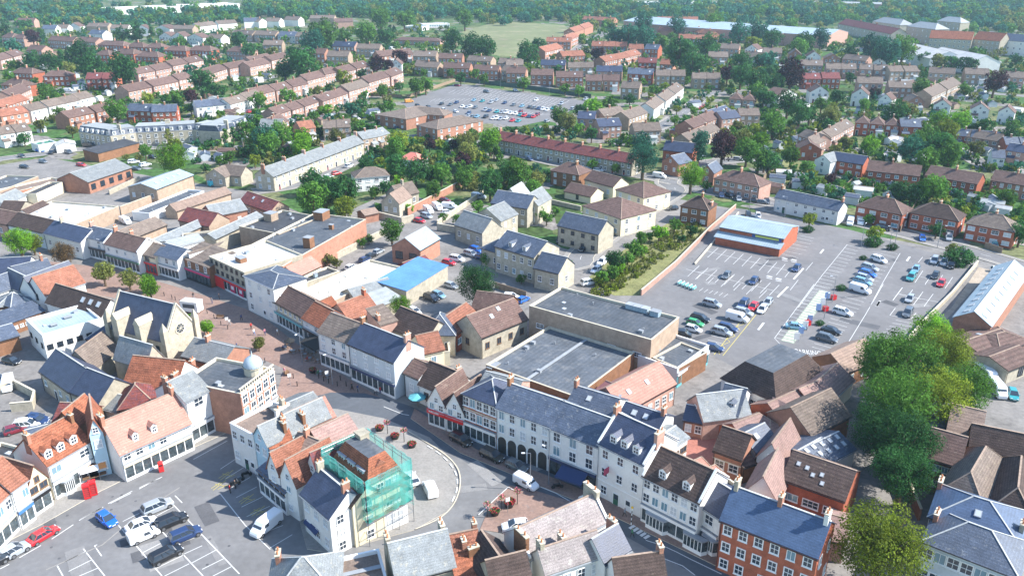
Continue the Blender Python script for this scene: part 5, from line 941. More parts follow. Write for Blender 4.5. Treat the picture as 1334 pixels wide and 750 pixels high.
# ---------------------------------------------------------------- larger far buildings
def seg_building():
    pts = [(398, 650, 0), (560, 672, 0), (690, 655, 0), (850, 648, 0), (990, 640, 0), (1120, 650, 0), (1262, 600, 0)]
    root = None; P = [G('a0', x, y, 8) for x, y, _ in pts]
    c = sum(P, Vector()) / len(P); root = thing('crescent_building', 'long curved stone apartment crescent with blue grey mansard roof and dormers', 'apartment building', (c.x, c.y, 0))
    for i in range(len(P) - 1):
        a, d = P[i], P[i + 1] - P[i]; L = math.hypot(d.x, d.y); ang = math.atan2(d.y, d.x); D = 11
        M = Matrix.Translation((a.x - c.x, a.y - c.y, 0)) @ Matrix.Rotation(ang, 4, 'Z')
        b = MB(); b.box(-.15, 0, -.3, L + .15, D, 5.6, 0); b.box(-.2, -.1 - .006 * i, 5.6, L + .2, D + .1, 5.85 + .003 * i, 1); w = b.build('wall', [W['stone'], stone_trim], root); w.matrix_local = M
        b = MB(); b.extr([(-.1, 5.86 + .004 * i), (D + .1, 5.86 + .004 * i), (D - 1.4, 8.3), (1.4, 8.3)], 0, -.2, L + .2, 0); b.extr([(1.3, 8.31 + .01 * i), (D - 1.3, 8.31 + .01 * i), (D - 1.3, 8.5 + .02 * i), (1.3, 8.5 + .02 * i)], 0, -.2, L + .2, 1); r_ = b.build('roof', [RF['slate'], RF['pale']], root); r_.matrix_local = M
        n = max(2, int(L / 3.2))
        for k in range(n):
            x = (k + .5) * L / n
            for z in (.9, 3.5):
                o = put('window', window_mesh(1.1, 1.4, 'thick'), root); o.matrix_local = M @ Matrix.Translation((x, -.004, z))
            b = MB(); b.box(x - .75, .1, 6.1, x + .75, 2.2, 7.7, 0); b.box(x - .85, 0, 7.7, x + .85, 2.3, 7.85, 1); d_ = b.build('dormer', [white_paint, lead], root); d_.matrix_local = M
            put('window', window_mesh(.9, 1.0, 'sash'), d_, (x, .095, 6.45))
        if i % 2 == 0:
            o = put('chimney', chim_mesh(W['stone'], 2, .6, 1.6), root); o.matrix_local = M @ Matrix.Translation((L, 5, 8.5))
seg_building()
bld('courtyard_block', 'brick courtyard block, rear wing with hipped grey roof by far car park', 'a1', (622, 585), (780, 610), ('a1', 870, 545), 5.4, 2.6, 'h', wall='orange', roof='olive', w=(4, 2, 'sash', 1.2, 1.1), ws=(2, 2))
bld('courtyard_block', 'brick courtyard block, long rear wing beside the far car park', 'a1', (780, 578), (975, 592), 10, 5.4, 2.6, 'h', wall='orange', roof='olive', w=(6, 2))
bld('courtyard_block', 'brick courtyard block, front wing with hipped grey roof and white windows', 'a1', (835, 640), (940, 662), ('a1', 1085, 600), 5.4, 2.6, 'h', wall='orange', roof='olive', w=(3, 2), ws=(6, 2))
bld('school', 'long white flat roofed school building beside the playing field', 'a1', (865, 125), (1004, 122), 14, 4, 0, 'f', wall='white', roof='flatwh', w=(12, 1, 'pale', 2, 1.6), cat='school')
bld('school', 'white stepped school hall left of the long white school', 'a1', (770, 135), (862, 138), 18, 4.5, 0, 'f', wall='white', roof='metal', w=(5, 1, 'pale', 2, 1.6))
bld('school', 'brown roofed low school wing behind the copper trees', 'a1', (720, 205), (955, 212), 12, 4.4, 2.4, 'h', wall='pink', roof='brown', w=(10, 1, 'pale', 1.6, 1.4))
bld('warehouse', 'white distribution warehouse with row of openings beyond the wood, top left', 'f', (142, 12), (312, 5), 40, 9, 0, 'f', wall='white', roof='flatwh', w=(20, 1, 'dark', 3, 3))
bld('warehouse', 'distant white warehouse at the top edge, right of centre', 'f', (832, 4), (950, 4), 40, 8, 0, 'f', wall='white', roof='flatwh')
bld('warehouse', 'distant long pale building at the top edge, upper right', 'f', (1060, 4), (1148, 6), 30, 8, 2, 'g', wall='pink', roof='pale')
bld('industrial_shed', 'blue grey curved roof shed among trees, middle of the three sheds', 'a3', (100, 172), (250, 152), 150, 11, 4, 'x', wall='pink', roof='metal')
bld('industrial_shed', 'blue grey curved roof shed among trees, right of the three sheds', 'a3', (335, 185), (436, 165), 150, 11, 4, 'x', wall='pink', roof='metal')
bld('industrial_shed', 'white roofed shed with low gable, left of the two at far right', 'a3', (855, 300), (1040, 300), 60, 8, 5, 'x', wall='white', roof='flatwh')
bld('industrial_shed', 'white roofed shed with low gable, right of the two at far right', 'a3', (1060, 322), (1215, 320), 55, 8, 5, 'x', wall='white', roof='flatwh')
bld('apartment_block', 'long stepped apartment terrace with maroon roofs below the top wood', 'a3', (385, 122), (655, 175), 16, 9, 5, wall='stone', roof='maroon', w=(14, 2), chim=[(.3, .5, 2), (.6, .5, 2)])
bld('apartment_block', 'pale apartment block with grey hipped roof right of maroon terrace', 'a3', (560, 110), (700, 130), 16, 12, 5, 'h', wall='stone', roof='pale', w=(6, 3))
bld('apartment_block', 'tall pale apartment block with grey hipped roof, upper right', 'a3', (735, 135), (880, 152), 16, 14, 5, 'h', wall='stone', roof='pale', w=(6, 3))
bld('apartment_block', 'pale apartment block with grey roof behind the red roofed flats', 'a3', (890, 108), (1010, 118), 14, 12, 5, 'h', wall='stone', roof='pale', w=(6, 3))
bld('apartment_block', 'red roofed pale apartment block, left of the long red roofed pair', 'a3', (850, 195), (1068, 205), 15, 12, 6, wall='stone', roof='rust', w=(9, 3, 'thick'))
bld('apartment_block', 'red roofed pale apartment block, right of the long red roofed pair', 'a3', (1072, 200), (1212, 212), 15, 12, 6, wall='stone', roof='rust', w=(6, 3, 'thick'))
bld('apartment_block', 'pale rendered apartment block at the right edge of the top', 'a3', (1215, 205), (1400, 220), 14, 12, 5, wall='white', roof='slate', w=(6, 3))
bld('industrial_shed', 'blue grey curved roof shed among trees, furthest left of the sheds', 'a2', (1150, 150), (1300, 135), 140, 11, 4, 'x', wall='pink', roof='metal')
# ---------------------------------------------------------------- trees
def leafm(name, col, dark=.38, light=1.9):
    m, n, l, b = nodes(name); b.inputs['Roughness'].default_value = .75; b.inputs['Specular IOR Level'].default_value = .15
    tc = n.new('ShaderNodeTexCoord'); oi = n.new('ShaderNodeObjectInfo')
    sc = n.new('ShaderNodeVectorMath'); sc.operation = 'ADD'; k = n.new('ShaderNodeMath'); k.operation = 'MULTIPLY'; k.inputs[1].default_value = 31; l.new(oi.outputs['Random'], k.inputs[0])
    l.new(tc.outputs['Object'], sc.inputs[0]); l.new(k.outputs[0], sc.inputs[1])
    nz = n.new('ShaderNodeTexNoise'); nz.inputs['Scale'].default_value = 2.6; nz.inputs['Detail'].default_value = 5; nz.inputs['Roughness'].default_value = .7; l.new(sc.outputs[0], nz.inputs['Vector'])
    mr = n.new('ShaderNodeMapRange'); mr.inputs[1].default_value = .35; mr.inputs[2].default_value = .68; mr.inputs[3].default_value = dark; mr.inputs[4].default_value = light; l.new(nz.outputs[0], mr.inputs[0])
    m3 = n.new('ShaderNodeMapRange'); m3.inputs[3].default_value = .7; m3.inputs[4].default_value = 1.35; l.new(oi.outputs['Random'], m3.inputs[0])
    mu = n.new('ShaderNodeMath'); mu.operation = 'MULTIPLY'; l.new(mr.outputs[0], mu.inputs[0]); l.new(m3.outputs[0], mu.inputs[1])
    vm = n.new('ShaderNodeVectorMath'); vm.operation = 'SCALE'; vm.inputs[0].default_value = col; l.new(mu.outputs[0], vm.inputs['Scale']); l.new(vm.outputs[0], b.inputs['Base Color'])
    tr = n.new('ShaderNodeBsdfTranslucent'); l.new(vm.outputs[0], tr.inputs[0]); mx = n.new('ShaderNodeMixShader'); mx.inputs[0].default_value = .38
    l.new(b.outputs[0], mx.inputs[1]); l.new(tr.outputs[0], mx.inputs[2]); l.new(mx.outputs[0], n['Material Output'].inputs[0]); return m
LM = {'d': leafm('leaves_dark_green', (.035, .115, .028)), 'g': leafm('leaves_green', (.080, .185, .025)), 'y': leafm('leaves_yellow_green', (.17, .225, .02)), 'p': leafm('leaves_copper', (.045, .018, .022)), 'b': leafm('leaves_blue_green', (.032, .13, .075)),
      'o': leafm('leaves_olive_green', (.15, .17, .04)), 'a': leafm('leaves_brown', (.15, .10, .045)), 'v': leafm('leaves_bright_green', (.12, .26, .016))}
bark = mat('bark', (.12, .085, .055), var=.3, scale=2)
def crown_mesh(seed, n, ls, clumps=26, tall=1.0, conic=False, gap=1.0):
    r = random.Random(seed); v = []; f = []; C_ = []
    for i in range(clumps):
        z = 1 - 2 * (i + .5) / clumps; a = i * 2.39996 + r.random(); q = math.sqrt(max(0, 1 - z * z)); rad = .52 + r.random() * .34
        if conic: q *= (1 - (z + 1) * .38); 
        C_.append((math.cos(a) * q * rad, math.sin(a) * q * rad, z * rad * tall * .92, (.17 + r.random() * .22) * (1.0 if clumps < 40 else .8)))
    for i in range(clumps // 4): C_.append(((r.random() - .5) * .7, (r.random() - .5) * .7, (r.random() - .5) * .8 * tall, .34))
    per = n // len(C_)
    for (cx, cy, cz, cr) in C_:
        for _ in range(int(per * (cr / .33) ** 2)):
            z = r.uniform(-1, 1); a = r.uniform(0, 6.283); q = math.sqrt(1 - z * z); d = Vector((q * math.cos(a), q * math.sin(a), z)); rr = cr * (r.uniform(.8, 1.06) if r.random() < .85 else r.uniform(.3, .8)); 
            p = Vector((cx, cy, cz)) + Vector((d.x * rr, d.y * rr, d.z * rr * .85))
            nn_ = (d + Vector((r.uniform(-.7, .7), r.uniform(-.7, .7), r.uniform(-.3, .9)))).normalized(); t1 = nn_.orthogonal().normalized(); t1.rotate(Matrix.Rotation(r.uniform(0, 6.28), 3, nn_)); t2 = nn_.cross(t1)
            s = ls * r.uniform(.6, 1.35); k = len(v)
            v += [tuple(p + t1 * s), tuple(p + t2 * s * .6), tuple(p - t1 * s), tuple(p - t2 * s * .6)]; f.append((k, k + 1, k + 2, k + 3))
    me = bpy.data.meshes.new('crown'); me.from_pydata(v, [], f); return me
CR = {}
def crown(kind, var, q):
    key = (kind, var, q)
    if key not in CR:
        n, ls = {0: (900, .125), 1: (2600, .075), 2: (14000, .034), 3: (30000, .024)}[q]
        base = (var, q)
        if base not in CR: CR[base] = crown_mesh(var * 13 + q, n, ls, {0: 16, 1: 26, 2: 60, 3: 95}[q], 1.0 if var < 4 else 1.7, var >= 4)
        me = CR[base].copy(); me.materials.append(LM[kind]); CR[key] = me
    return CR[key]
trunk_cache = {}
def trunk(q, ht):
    key = (q > 1, round(ht, 1))
    if key not in trunk_cache:
        b = MB(); r = random.Random(5); b.tube((0, 0, -.2), (0, 0, ht), .11, 0, 7, .07)
        for i in range(4 if q < 2 else 9):
            a = i * 2.4; z0 = ht * (.75 + .03 * i); b.tube((0, 0, z0), (math.cos(a) * .55, math.sin(a) * .55, ht + .35 + r.random() * .5), .05, 0, 5, .015)
        trunk_cache[key] = b.mesh('trunk', [bark])
    return trunk_cache[key]
NAME = {'d': 'dark green', 'g': 'green', 'y': 'yellow green', 'p': 'copper purple', 'b': 'blue green', 'o': 'olive green', 'a': 'brown leaved', 'v': 'bright green'}
TREES = {}
def tree(t, x, y, w, kind='g', desc=None, label=None, q=None, tall=False, name='tree'):
    """crown centre at picture point (x, y), crown width w in that tile's pixels"""
    s = scale_at(t, x, y); Rr = max(1.0, w / TL[t][2] / 2 / s) * (1.2 if full(t, x, y)[1] < 150 else 1.12); th = .35 if Rr < 2 else .5
    zc = Rr * (th + .85) if not tall else Rr * (1.7 + .3)
    p = G(t, x, y, zc); s2 = (CAM_H - zc) / CAM_H; Rr *= s2; zc = Rr * (th + .85) if not tall else Rr * 2.0
    p = G(t, x, y, zc)
    px = w / TL[t][2]
    if q is None: q = 0 if px < 22 else 1 if px < 48 else 2
    var = (4 + rnd.randrange(2)) if tall else rnd.randrange(4)
    o = thing(name if not tall else 'conifer', None, 'tree', (p.x, p.y, 0), rnd.random() * 6.28, None, (Rr, Rr, Rr))
    put('crown', crown(kind, var, q), o, (0, 0, zc / Rr)); put('trunk', trunk(q, (zc / Rr) - .35), o)
    if label: o['label'] = label
    else:
        d_ = desc or 'in the gardens'; o['group'] = NAME[kind] + ' trees ' + d_
        TREES.setdefault((kind, tall, d_), []).append((full(t, x, y)[0], o))
    return o
def trees(t, desc, lst):
    for e in lst: tree(t, e[0], e[1], e[2], e[3] if len(e) > 3 else 'g', desc, tall=len(e) > 4)
trees('a0', 'among the houses at top left', [(165, 185, 75, 'p'), (400, 270, 130, 'd'), (475, 335, 130, 'd'), (620, 345, 160, 'd'), (165, 300, 85, 'd'), (250, 310, 90, 'd'), (310, 290, 50, 'd', 1), (1035, 410, 120, 'd'), (1220, 200, 85, 'd'), (620, 172, 70, 'd'), (695, 172, 85, 'd'), (772, 160, 40, 'd', 1),
    (60, 235, 75, 'b'), (350, 350, 70, 'o'), (890, 505, 70, 'g'), (975, 485, 70, 'p'), (590, 560, 110, 'g'), (500, 555, 60, 'g'), (835, 290, 35, 'v'), (920, 210, 55, 'g'), (1080, 215, 55, 'g'), (40, 385, 50, 'g'), (180, 412, 35, 'g'), (240, 478, 90, 'g'), (305, 572, 55, 'v'), (200, 635, 60, 'o'),
    (120, 705, 60, 'd'), (750, 500, 60, 'y'), (1110, 460, 70, 'd'), (365, 665, 55, 'o'), (1275, 255, 70, 'd'), (1000, 145, 40, 'y'), (205, 160, 35, 'g'), (1150, 80, 50, 'g'), (1240, 420, 40, 'g'), (1300, 440, 40, 'd'), (270, 600, 40, 'o'), (850, 500, 45, 'd'), (975, 550, 50, 'd'), (80, 330, 50, 'g'), (20, 150, 60, 'd')])
trees('a0', 'round the crescent building', [(1150, 690, 50, 'g', 1), (1190, 680, 50, 'd', 1), (1255, 650, 80, 'g'), (1310, 620, 50, 'd'), (580, 700, 35, 'g', 1), (860, 690, 50, 'o', 1), (890, 735, 70, 'y'), (1290, 700, 100, 'g'), (1330, 500, 60, 'y')])
trees('a1', 'among the upper left of centre houses', [(255, 320, 150, 'd'), (160, 350, 100, 'd'), (360, 170, 150, 'g'), (300, 215, 130, 'b'), (450, 185, 80, 'g'), (575, 165, 110, 'g'), (650, 90, 110, 'g'), (670, 185, 80, 'd'), (630, 320, 80, 'p'), (690, 330, 60, 'p'), (750, 290, 80, 'p'), (460, 395, 80, 'y'), (555, 375, 50, 'd'),
    (745, 440, 45, 'd'), (830, 435, 80, 'g'), (880, 430, 70, 'g'), (660, 455, 60, 'g'), (375, 560, 60, 'v'), (500, 555, 75, 'b'), (1015, 205, 110, 'd'), (1120, 225, 110, 'd'), (1190, 240, 110, 'd'), (1060, 395, 55, 'd'), (1130, 375, 50, 'g'), (1180, 400, 50, 'g'), (1080, 90, 90, 'g'), (770, 100, 80, 'g'), (1010, 370, 40, 'g'),
    (870, 370, 40, 'g'), (20, 510, 70, 'g'), (170, 485, 70, 'g'), (330, 470, 60, 'o'), (85, 500, 30, 'd'), (310, 590, 55, 'g'), (200, 260, 50, 'd'), (100, 265, 60, 'o'), (800, 80, 60, 'g'), (1090, 268, 50, 'g'), (730, 230, 40, 'g')])
trees('a1', 'left of the courtyard block', [(20, 610, 60, 'g'), (140, 670, 110, 'g'), (60, 700, 130, 'b'), (250, 705, 110, 'v'), (540, 650, 80, 'g'), (600, 660, 80, 'd'), (430, 700, 90, 'o'), (740, 720, 110, 'y'), (650, 550, 40, 'g'), (700, 540, 50, 'g'), (1115, 680, 40, 'g', 1), (1085, 720, 90, 'o'), (1210, 710, 120, 'v'), (900, 735, 60, 'p')])
trees('a2', 'between the playing field and the upper road', [(105, 265, 110, 'd'), (165, 225, 70, 'd'), (350, 120, 60, 'g'), (465, 275, 75, 'p'), (560, 190, 100, 'b'), (630, 180, 120, 'b'), (710, 190, 120, 'b'), (785, 215, 80, 'g'), (700, 110, 110, 'b'), (875, 125, 90, 'b'), (890, 265, 170, 'd'), (960, 325, 120, 'd'), (1025, 230, 120, 'd'), (845, 185, 40, 'g'),
    (385, 190, 40, 'g'), (1065, 110, 100, 'g'), (1190, 165, 110, 'b'), (1290, 160, 110, 'b'), (1260, 220, 80, 'y'), (1210, 315, 100, 'd'), (1200, 380, 100, 'd'), (1280, 410, 120, 'd'), (1130, 370, 80, 'p'), (1280, 460, 80, 'g'), (1025, 300, 45, 'g'), (1310, 300, 70, 'd'), (1000, 350, 40, 'g'), (1315, 490, 80, 'd')])
trees('a2', 'round the far car park', [(270, 590, 100, 'g'), (310, 620, 90, 'o'), (200, 650, 45, 'y'), (440, 540, 80, 'v'), (530, 525, 70, 'g'), (375, 560, 60, 'd'), (435, 680, 70, 'd'), (370, 655, 60, 'g'), (500, 570, 50, 'g'), (630, 505, 50, 'd'), (660, 470, 40, 'd'), (750, 460, 50, 'g'), (810, 440, 40, 'y'), (85, 420, 60, 'g'), (300, 450, 50, 'g'), (370, 460, 50, 'g'),
    (920, 630, 80, 'd'), (955, 560, 40, 'g'), (870, 555, 40, 'y'), (860, 610, 45, 'g'), (990, 715, 100, 'b'), (1110, 715, 110, 'p'), (1210, 700, 90, 'o'), (1285, 670, 70, 'y'), (935, 390, 40, 'g'), (690, 730, 120, 'b'), (1180, 640, 60, 'o'), (1300, 720, 90, 'v')])
trees('a3', 'in the upper right gardens', [(50, 195, 90, 'd'), (210, 215, 100, 'd'), (300, 185, 90, 'b'), (180, 240, 90, 'g'), (145, 370, 150, 'p'), (65, 420, 90, 'd'), (30, 300, 80, 'b'), (130, 520, 110, 'd'), (190, 570, 110, 'd'), (240, 580, 80, 'd'), (300, 530, 70, 'g'), (380, 490, 70, 'd'), (350, 590, 100, 'o'), (335, 640, 70, 'd'),
    (55, 620, 130, 'g'), (560, 230, 120, 'b'), (640, 260, 140, 'b'), (720, 245, 130, 'g'), (600, 270, 90, 'd'), (780, 265, 70, 'o'), (830, 295, 60, 'd'), (900, 310, 80, 'o'), (970, 320, 80, 'd'), (1050, 325, 80, 'd'), (1190, 415, 110, 'p'), (810, 445, 90, 'g'), (570, 470, 50, 'p'), (680, 565, 110, 'd'), (740, 560, 80, 'o'), (520, 530, 60, 'g'), (910, 610, 100, 'v'),
    (1010, 620, 110, 'v'), (930, 670, 130, 'y'), (850, 690, 110, 'g'), (1060, 650, 60, 'd'), (1140, 640, 80, 'd'), (1260, 690, 100, 'd'), (780, 720, 110, 'g'), (550, 735, 90, 'v'), (20, 500, 80, 'd'), (450, 400, 40, 'd'), (590, 470, 40, 'd'), (1300, 310, 60, 'd'), (1030, 460, 60, 'g'), (1280, 640, 60, 'g'), (1320, 590, 40, 'd'), (450, 260, 70, 'd'), (420, 725, 60, 'o')])
trees('b0', 'by the rear yards on the left', [(1280, 60, 80, 'd'), (1180, 45, 40, 'd'), (645, 95, 35, 'o'), (710, 95, 40, 'o'), (740, 60, 70, 'g'), (1120, 110, 50, 'g'), (1170, 90, 60, 'g'), (1290, 60, 40, 'v', 1), (1050, 150, 45, 'd'), (1300, 110, 60, 'y')])
tree('b0', 878, 95, 170, 'v', label='large bright green round tree behind the brick workshops', q=2)
tree('b0', 95, 520, 150, 'v', label='yellow and green street tree at the left edge of the paved street', q=2); tree('b0', 165, 530, 95, 'y', label='yellow topped tree touching the bright green street tree', q=1)
tree('b0', 325, 585, 120, 'a', label='brown leaved street tree in front of white shops', q=2)
tree('b0', 525, 680, 110, 'o', label='thin olive street tree left in the raised planter', q=1); tree('b0', 655, 710, 95, 'o', label='sparse street tree in the middle of the raised planter', q=1)
tree('b0', 750, 735, 85, 'v', label='small bright green bush beside the church', q=1); tree('c0', 765, 60, 90, 'v', label='bright green tree at the right end of the planter', q=1)
tree('c0', 1055, 255, 75, 'v', label='small green tree by the white kiosk', q=1); tree('c0', 1320, 340, 70, 'o', label='olive tree in the paved street opposite the bank dome', q=1)
tree('c0', 975, 205, 45, 'v', label='low shrub beside the white kiosk', q=0)
trees('b1', 'between terrace and townhouses', [(300, 210, 120, 'd'), (380, 240, 110, 'd'), (460, 265, 170, 'd'), (300, 300, 160, 'g'), (370, 320, 90, 'o'), (465, 350, 110, 'y'), (730, 45, 120, 'g'), (645, 120, 60, 'y'), (730, 135, 110, 'd'), (830, 165, 120, 'd'), (875, 110, 60, 'd', 1), (900, 180, 90, 'd'), (960, 175, 100, 'g'), (570, 130, 90, 'd'), (680, 250, 80, 'd'), (740, 215, 60, 'v'),
    (640, 350, 50, 'g'), (795, 355, 45, 'v'), (920, 255, 90, 'g'), (1080, 200, 90, 'g'), (1090, 70, 110, 'o'), (1070, 110, 80, 'p'), (1210, 225, 140, 'd'), (1290, 170, 110, 'd'), (1230, 60, 70, 'g'), (1200, 25, 60, 'g'), (1030, 30, 60, 'p'), (970, 400, 45, 'g'), (1040, 410, 55, 'g'), (1150, 345, 60, 'g'), (240, 30, 120, 'v'), (80, 20, 110, 'g'), (480, 70, 30, 'd'), (615, 270, 60, 'g'), (900, 300, 40, 'y')])
tree('b1', 705, 470, 115, 'g', label='round green bush at the corner of the walled lane', q=1)
trees('b1', 'as bushes below the orange brick block wall', [(555, 530, 50, 'g'), (590, 512, 45, 'g'), (385, 620, 60, 'o'), (425, 635, 50, 'o')])
tree('c1', 1145, 30, 210, 'd', label='large dark round tree in the car yard behind the shops', q=3); tree('c1', 752, 145, 115, 'v', label='bright green small tree by the metal lean-to roofs', q=2)
tree('b1', 1190, 615, 60, 'g', label='small light green tree above the large dark yard tree', q=1)
trees('b2', 'round the courts and apartments', [(60, 170, 150, 'g'), (150, 210, 90, 'o'), (130, 250, 90, 'g'), (150, 155, 60, 'b'), (165, 380, 70, 'g'), (205, 405, 60, 'g'), (540, 410, 60, 'v'), (540, 460, 45, 'o'), (250, 370, 45, 'g'), (1290, 100, 120, 'g'), (1230, 60, 120, 'g'), (1320, 110, 90, 'b'), (1020, 240, 50, 'd'), (320, 640, 45, 'v'), (75, 715, 50, 'g'),
    (200, 180, 60, 'd'), (560, 150, 50, 'g'), (440, 130, 50, 'g')])
tree('b2', 700, 95, 165, 'b', label='broad dark blue green cedar at the end of the terrace', q=2); tree('b2', 985, 50, 100, 'b', label='blue green conifer behind the slate gabled houses', q=1, tall=True)
tree('b2', 1105, 40, 140, 'p', label='copper purple tree behind the wide pink brick pair', q=1); tree('b2', 945, 185, 140, 'v', label='bright green tree beside the road junction', q=2)
trees('b2', 'on the dry bank beside the car park lane', [(860, 440, 65, 'g'), (780, 478, 80, 'v'), (690, 505, 70, 'g'), (730, 500, 50, 'g'), (650, 560, 85, 'g'), (690, 570, 60, 'v'), (555, 620, 95, 'd'), (620, 610, 60, 'g'), (545, 680, 75, 'g'), (490, 705, 70, 'g'), (945, 470, 60, 'd'), (900, 510, 40, 'd'), (580, 660, 55, 'v'), (470, 725, 50, 'y')])
trees('b3', 'in the gardens above the car park', [(145, 85, 90, 'g'), (30, 110, 110, 'd'), (225, 145, 70, 'g'), (550, 30, 75, 'v'), (765, 50, 130, 'b'), (840, 105, 130, 'g'), (900, 40, 150, 'd'), (960, 70, 130, 'g'), (875, 250, 140, 'g'), (700, 265, 100, 'd'), (760, 275, 90, 'd'), (350, 205, 65, 'p'), (1090, 45, 80, 'o'), (1255, 300, 90, 'g'), (1320, 480, 110, 'd'),
    (890, 465, 70, 'd'), (545, 410, 55, 'g'), (240, 410, 70, 'y'), (575, 480, 75, 'y'), (975, 565, 65, 'o'), (430, 20, 60, 'o'), (385, 230, 50, 'd'), (340, 260, 60, 'g'), (1100, 290, 50, 'g'), (1080, 360, 40, 'g'), (620, 240, 40, 'd'), (1300, 200, 60, 'd')])
tree('c3', 640, 440, 300, 'g', label='bright green lobe of tree at the left of the big group', q=3)
tree('c3', 690, 440, 400, 'g', label='huge green tree beside the end of the shop row', q=3); bpy.context.view_layer.update()
tree('c3', 930, 400, 300, 'y', label='yellow green tree right of the huge tree near the lane', q=3)
tree('c3', 820, 560, 300, 'd', label='dark tree filling the gap in the middle of the big group', q=3)
tree('c3', 870, 290, 230, 'v', label='yellow topped tree above the middle of the big group', q=2)
tree('c3', 1050, 560, 260, 'g', label='green tree beside the white minibuses', q=3)
tree('c3', 690, 640, 380, 'g', label='broad green tree filling the centre left of the big group', q=3)
tree('c3', 880, 600, 340, 'y', label='lighter tree behind the dark tiled care home wing', q=3)
tree('c3', 895, 305, 110, 'y', label='small round tree against the gravel strip', q=2)
tree('d3', 590, 40, 300, 'd', label='dark tree overhanging the rooflight building', q=3)
tree('d3', 690, 90, 330, 'd', label='dark green tree in the shaded middle of the group', q=3)
tree('d3', 690, 230, 300, 'd', label='lowest dark green tree of the big group by the villas', q=3)
tree('d3', 575, 590, 430, 'y', label='large yellow green tree at the bottom edge beside the red house', q=3)
tree('c3', 1160, 420, 60, 'd', label='small dark bush between the brown roofed units', q=1)
for (k, tl, d_), lst in TREES.items():
    lst.sort(key=lambda q: q[0])
    for i, (_, o) in enumerate(lst):
        o['label'] = NAME[k] + (' conifer' if tl else ' tree') + (', ' + ordl(i) + ',' if len(lst) > 1 else '') + ' ' + d_
# clipped car park bushes
def bush(t, x, y, w, label, hgt=.8):
    s = scale_at(t, x, y); r_ = w / TL[t][2] / 2 / s; p = G(t, x, y, r_ * .4)
    o = thing('bush', label, 'bush', (p.x, p.y, 0), 0, None, (r_, r_ * .8, r_ * .8)); put('crown', crown('d', 1, 1), o, (0, 0, .55)); return o
for i, (x, y, w) in enumerate([(85, 62, 110), (650, 172, 170), (815, 215, 110), (562, 308, 75), (372, 568, 100)]):
    bush('N', x, y, w, ['dark clipped bush beside the car park shop end', 'long dark hedge bush below the yellow tree at car park entrance', 'low dark bush beneath the leaning lamp post', 'small round bush at the head of parked cars', 'round dark bush above the pale walkway boards'][i])
bush('C', 452, 340, 90, 'round dark bush beside the pale walkway'); bush('b3', 1000, 615, 170, 'low dark hedge behind the three cars parked at top of car park')
# distant wood and garden undergrowth: too many to count
def scatter(name, label, spots, kind_meshes, cat):
    v = []; f = []; mi = []
    for (x, y, r_, k, var, rz) in spots:
        me = crown_src[var]; c_, s_ = math.cos(rz), math.sin(rz); o_ = len(v)
        v += [((p[0] * c_ - p[1] * s_) * r_ + x, (p[0] * s_ + p[1] * c_) * r_ + y, p[2] * r_ + r_ * .85) for p in me[0]]; f += [tuple(i + o_ for i in q) for q in me[1]]; mi += [k] * len(me[1])
    me = bpy.data.meshes.new(name); me.from_pydata(v, [], f)
    for m in kind_meshes: me.materials.append(m)
    me.polygons.foreach_set('material_index', mi); tag(put(name, me), label, cat, kind='stuff')
crown_src = []
for s_ in range(4):
    me = crown_mesh(90 + s_, 260, .22, 12); crown_src.append(([tuple(q.co) for q in me.vertices], [tuple(p.vertices) for p in me.polygons]))
WSRC = crown_src; crown_src = []
for s_ in range(4):
    me = crown_mesh(70 + s_, 90, .3, 8); crown_src.append(([tuple(q.co) for q in me.vertices], [tuple(p.vertices) for p in me.polygons]))
sp = []
ZON = [((0, 60), (1334, 60), (1334, 100), (0, 100), 1500), ((0, 40), (1334, 40), (1334, 60), (0, 60), 1000), ((0, 100), (520, 100), (500, 165), (0, 165), 650), ((780, 100), (1334, 100), (1334, 230), (960, 200), 1000), ((470, 170), (660, 165), (690, 260), (480, 230), 260), ((260, 150), (460, 150), (420, 215), (250, 215), 240),
       ((1000, 215), (1334, 240), (1334, 300), (1010, 250), 260), ((640, 150), (900, 150), (900, 200), (660, 185), 140)]
blocked = [(o.location.x, o.location.y, o.dimensions) for o in []]
houses_xy = []
for o in list(COL.objects):
    if o.parent is None and (o.get('category') in ('house', 'building')):
        M = o.matrix_basis.inverted(); w_ = next((c for c in o.children if c.name.startswith('wall')), None)
        if w_: bb = w_.bound_box; houses_xy.append((o.location.x, o.location.y, M, min(c[0] for c in bb), max(c[0] for c in bb), min(c[1] for c in bb), max(c[1] for c in bb)))
def free(x, y, pad=.8):
    for (hx, hy, M, a, b_, c, d) in houses_xy:
        if abs(hx - x) < 45 and abs(hy - y) < 45:
            q = M @ Vector((x, y, 0))
            if a - pad < q.x < b_ + pad and c - pad < q.y < d + pad: return False
    return True
SAVE_ = (sp, crown_src); crown_src = WSRC
sp = []; r = random.Random(3)
def woodtop(x): return 33 + 6 * math.sin(x * .011) + 4 * math.sin(x * .05)
for i in range(3200):
    y = 2 + 42 * r.random() ** 1.5; x = r.uniform(-60, 1400)
    if y > woodtop(x) + (9 if x > 930 else 0) + (0 if x < 560 or x > 760 else -6): continue
    if 130 < x < 318 and y < 20 and r.random() < .93: continue
    if 820 < x < 960 and y < 9: continue
    p = G('f', x, y)
    if not free(p.x, p.y, 6): continue
    sp.append((p.x, p.y, r.uniform(5.5, 9.5)*(.75 if y>26 else 1), r.choice([0, 0, 1, 1, 2, 3]), r.randrange(4), r.random() * 6))
for i in range(500):
    x = r.uniform(-1700, 1700); y = r.uniform(1250, 3200); sp.append((x, y, r.uniform(7, 11), r.choice([0, 1, 3]), r.randrange(4), r.random() * 6))
scatter('woodland', 'distant belt of mixed green woodland along the top of the view', sp, [LM['d'], LM['b'], LM['o'], LM['g']], 'woodland')
sp, crown_src = SAVE_
r = random.Random(8)
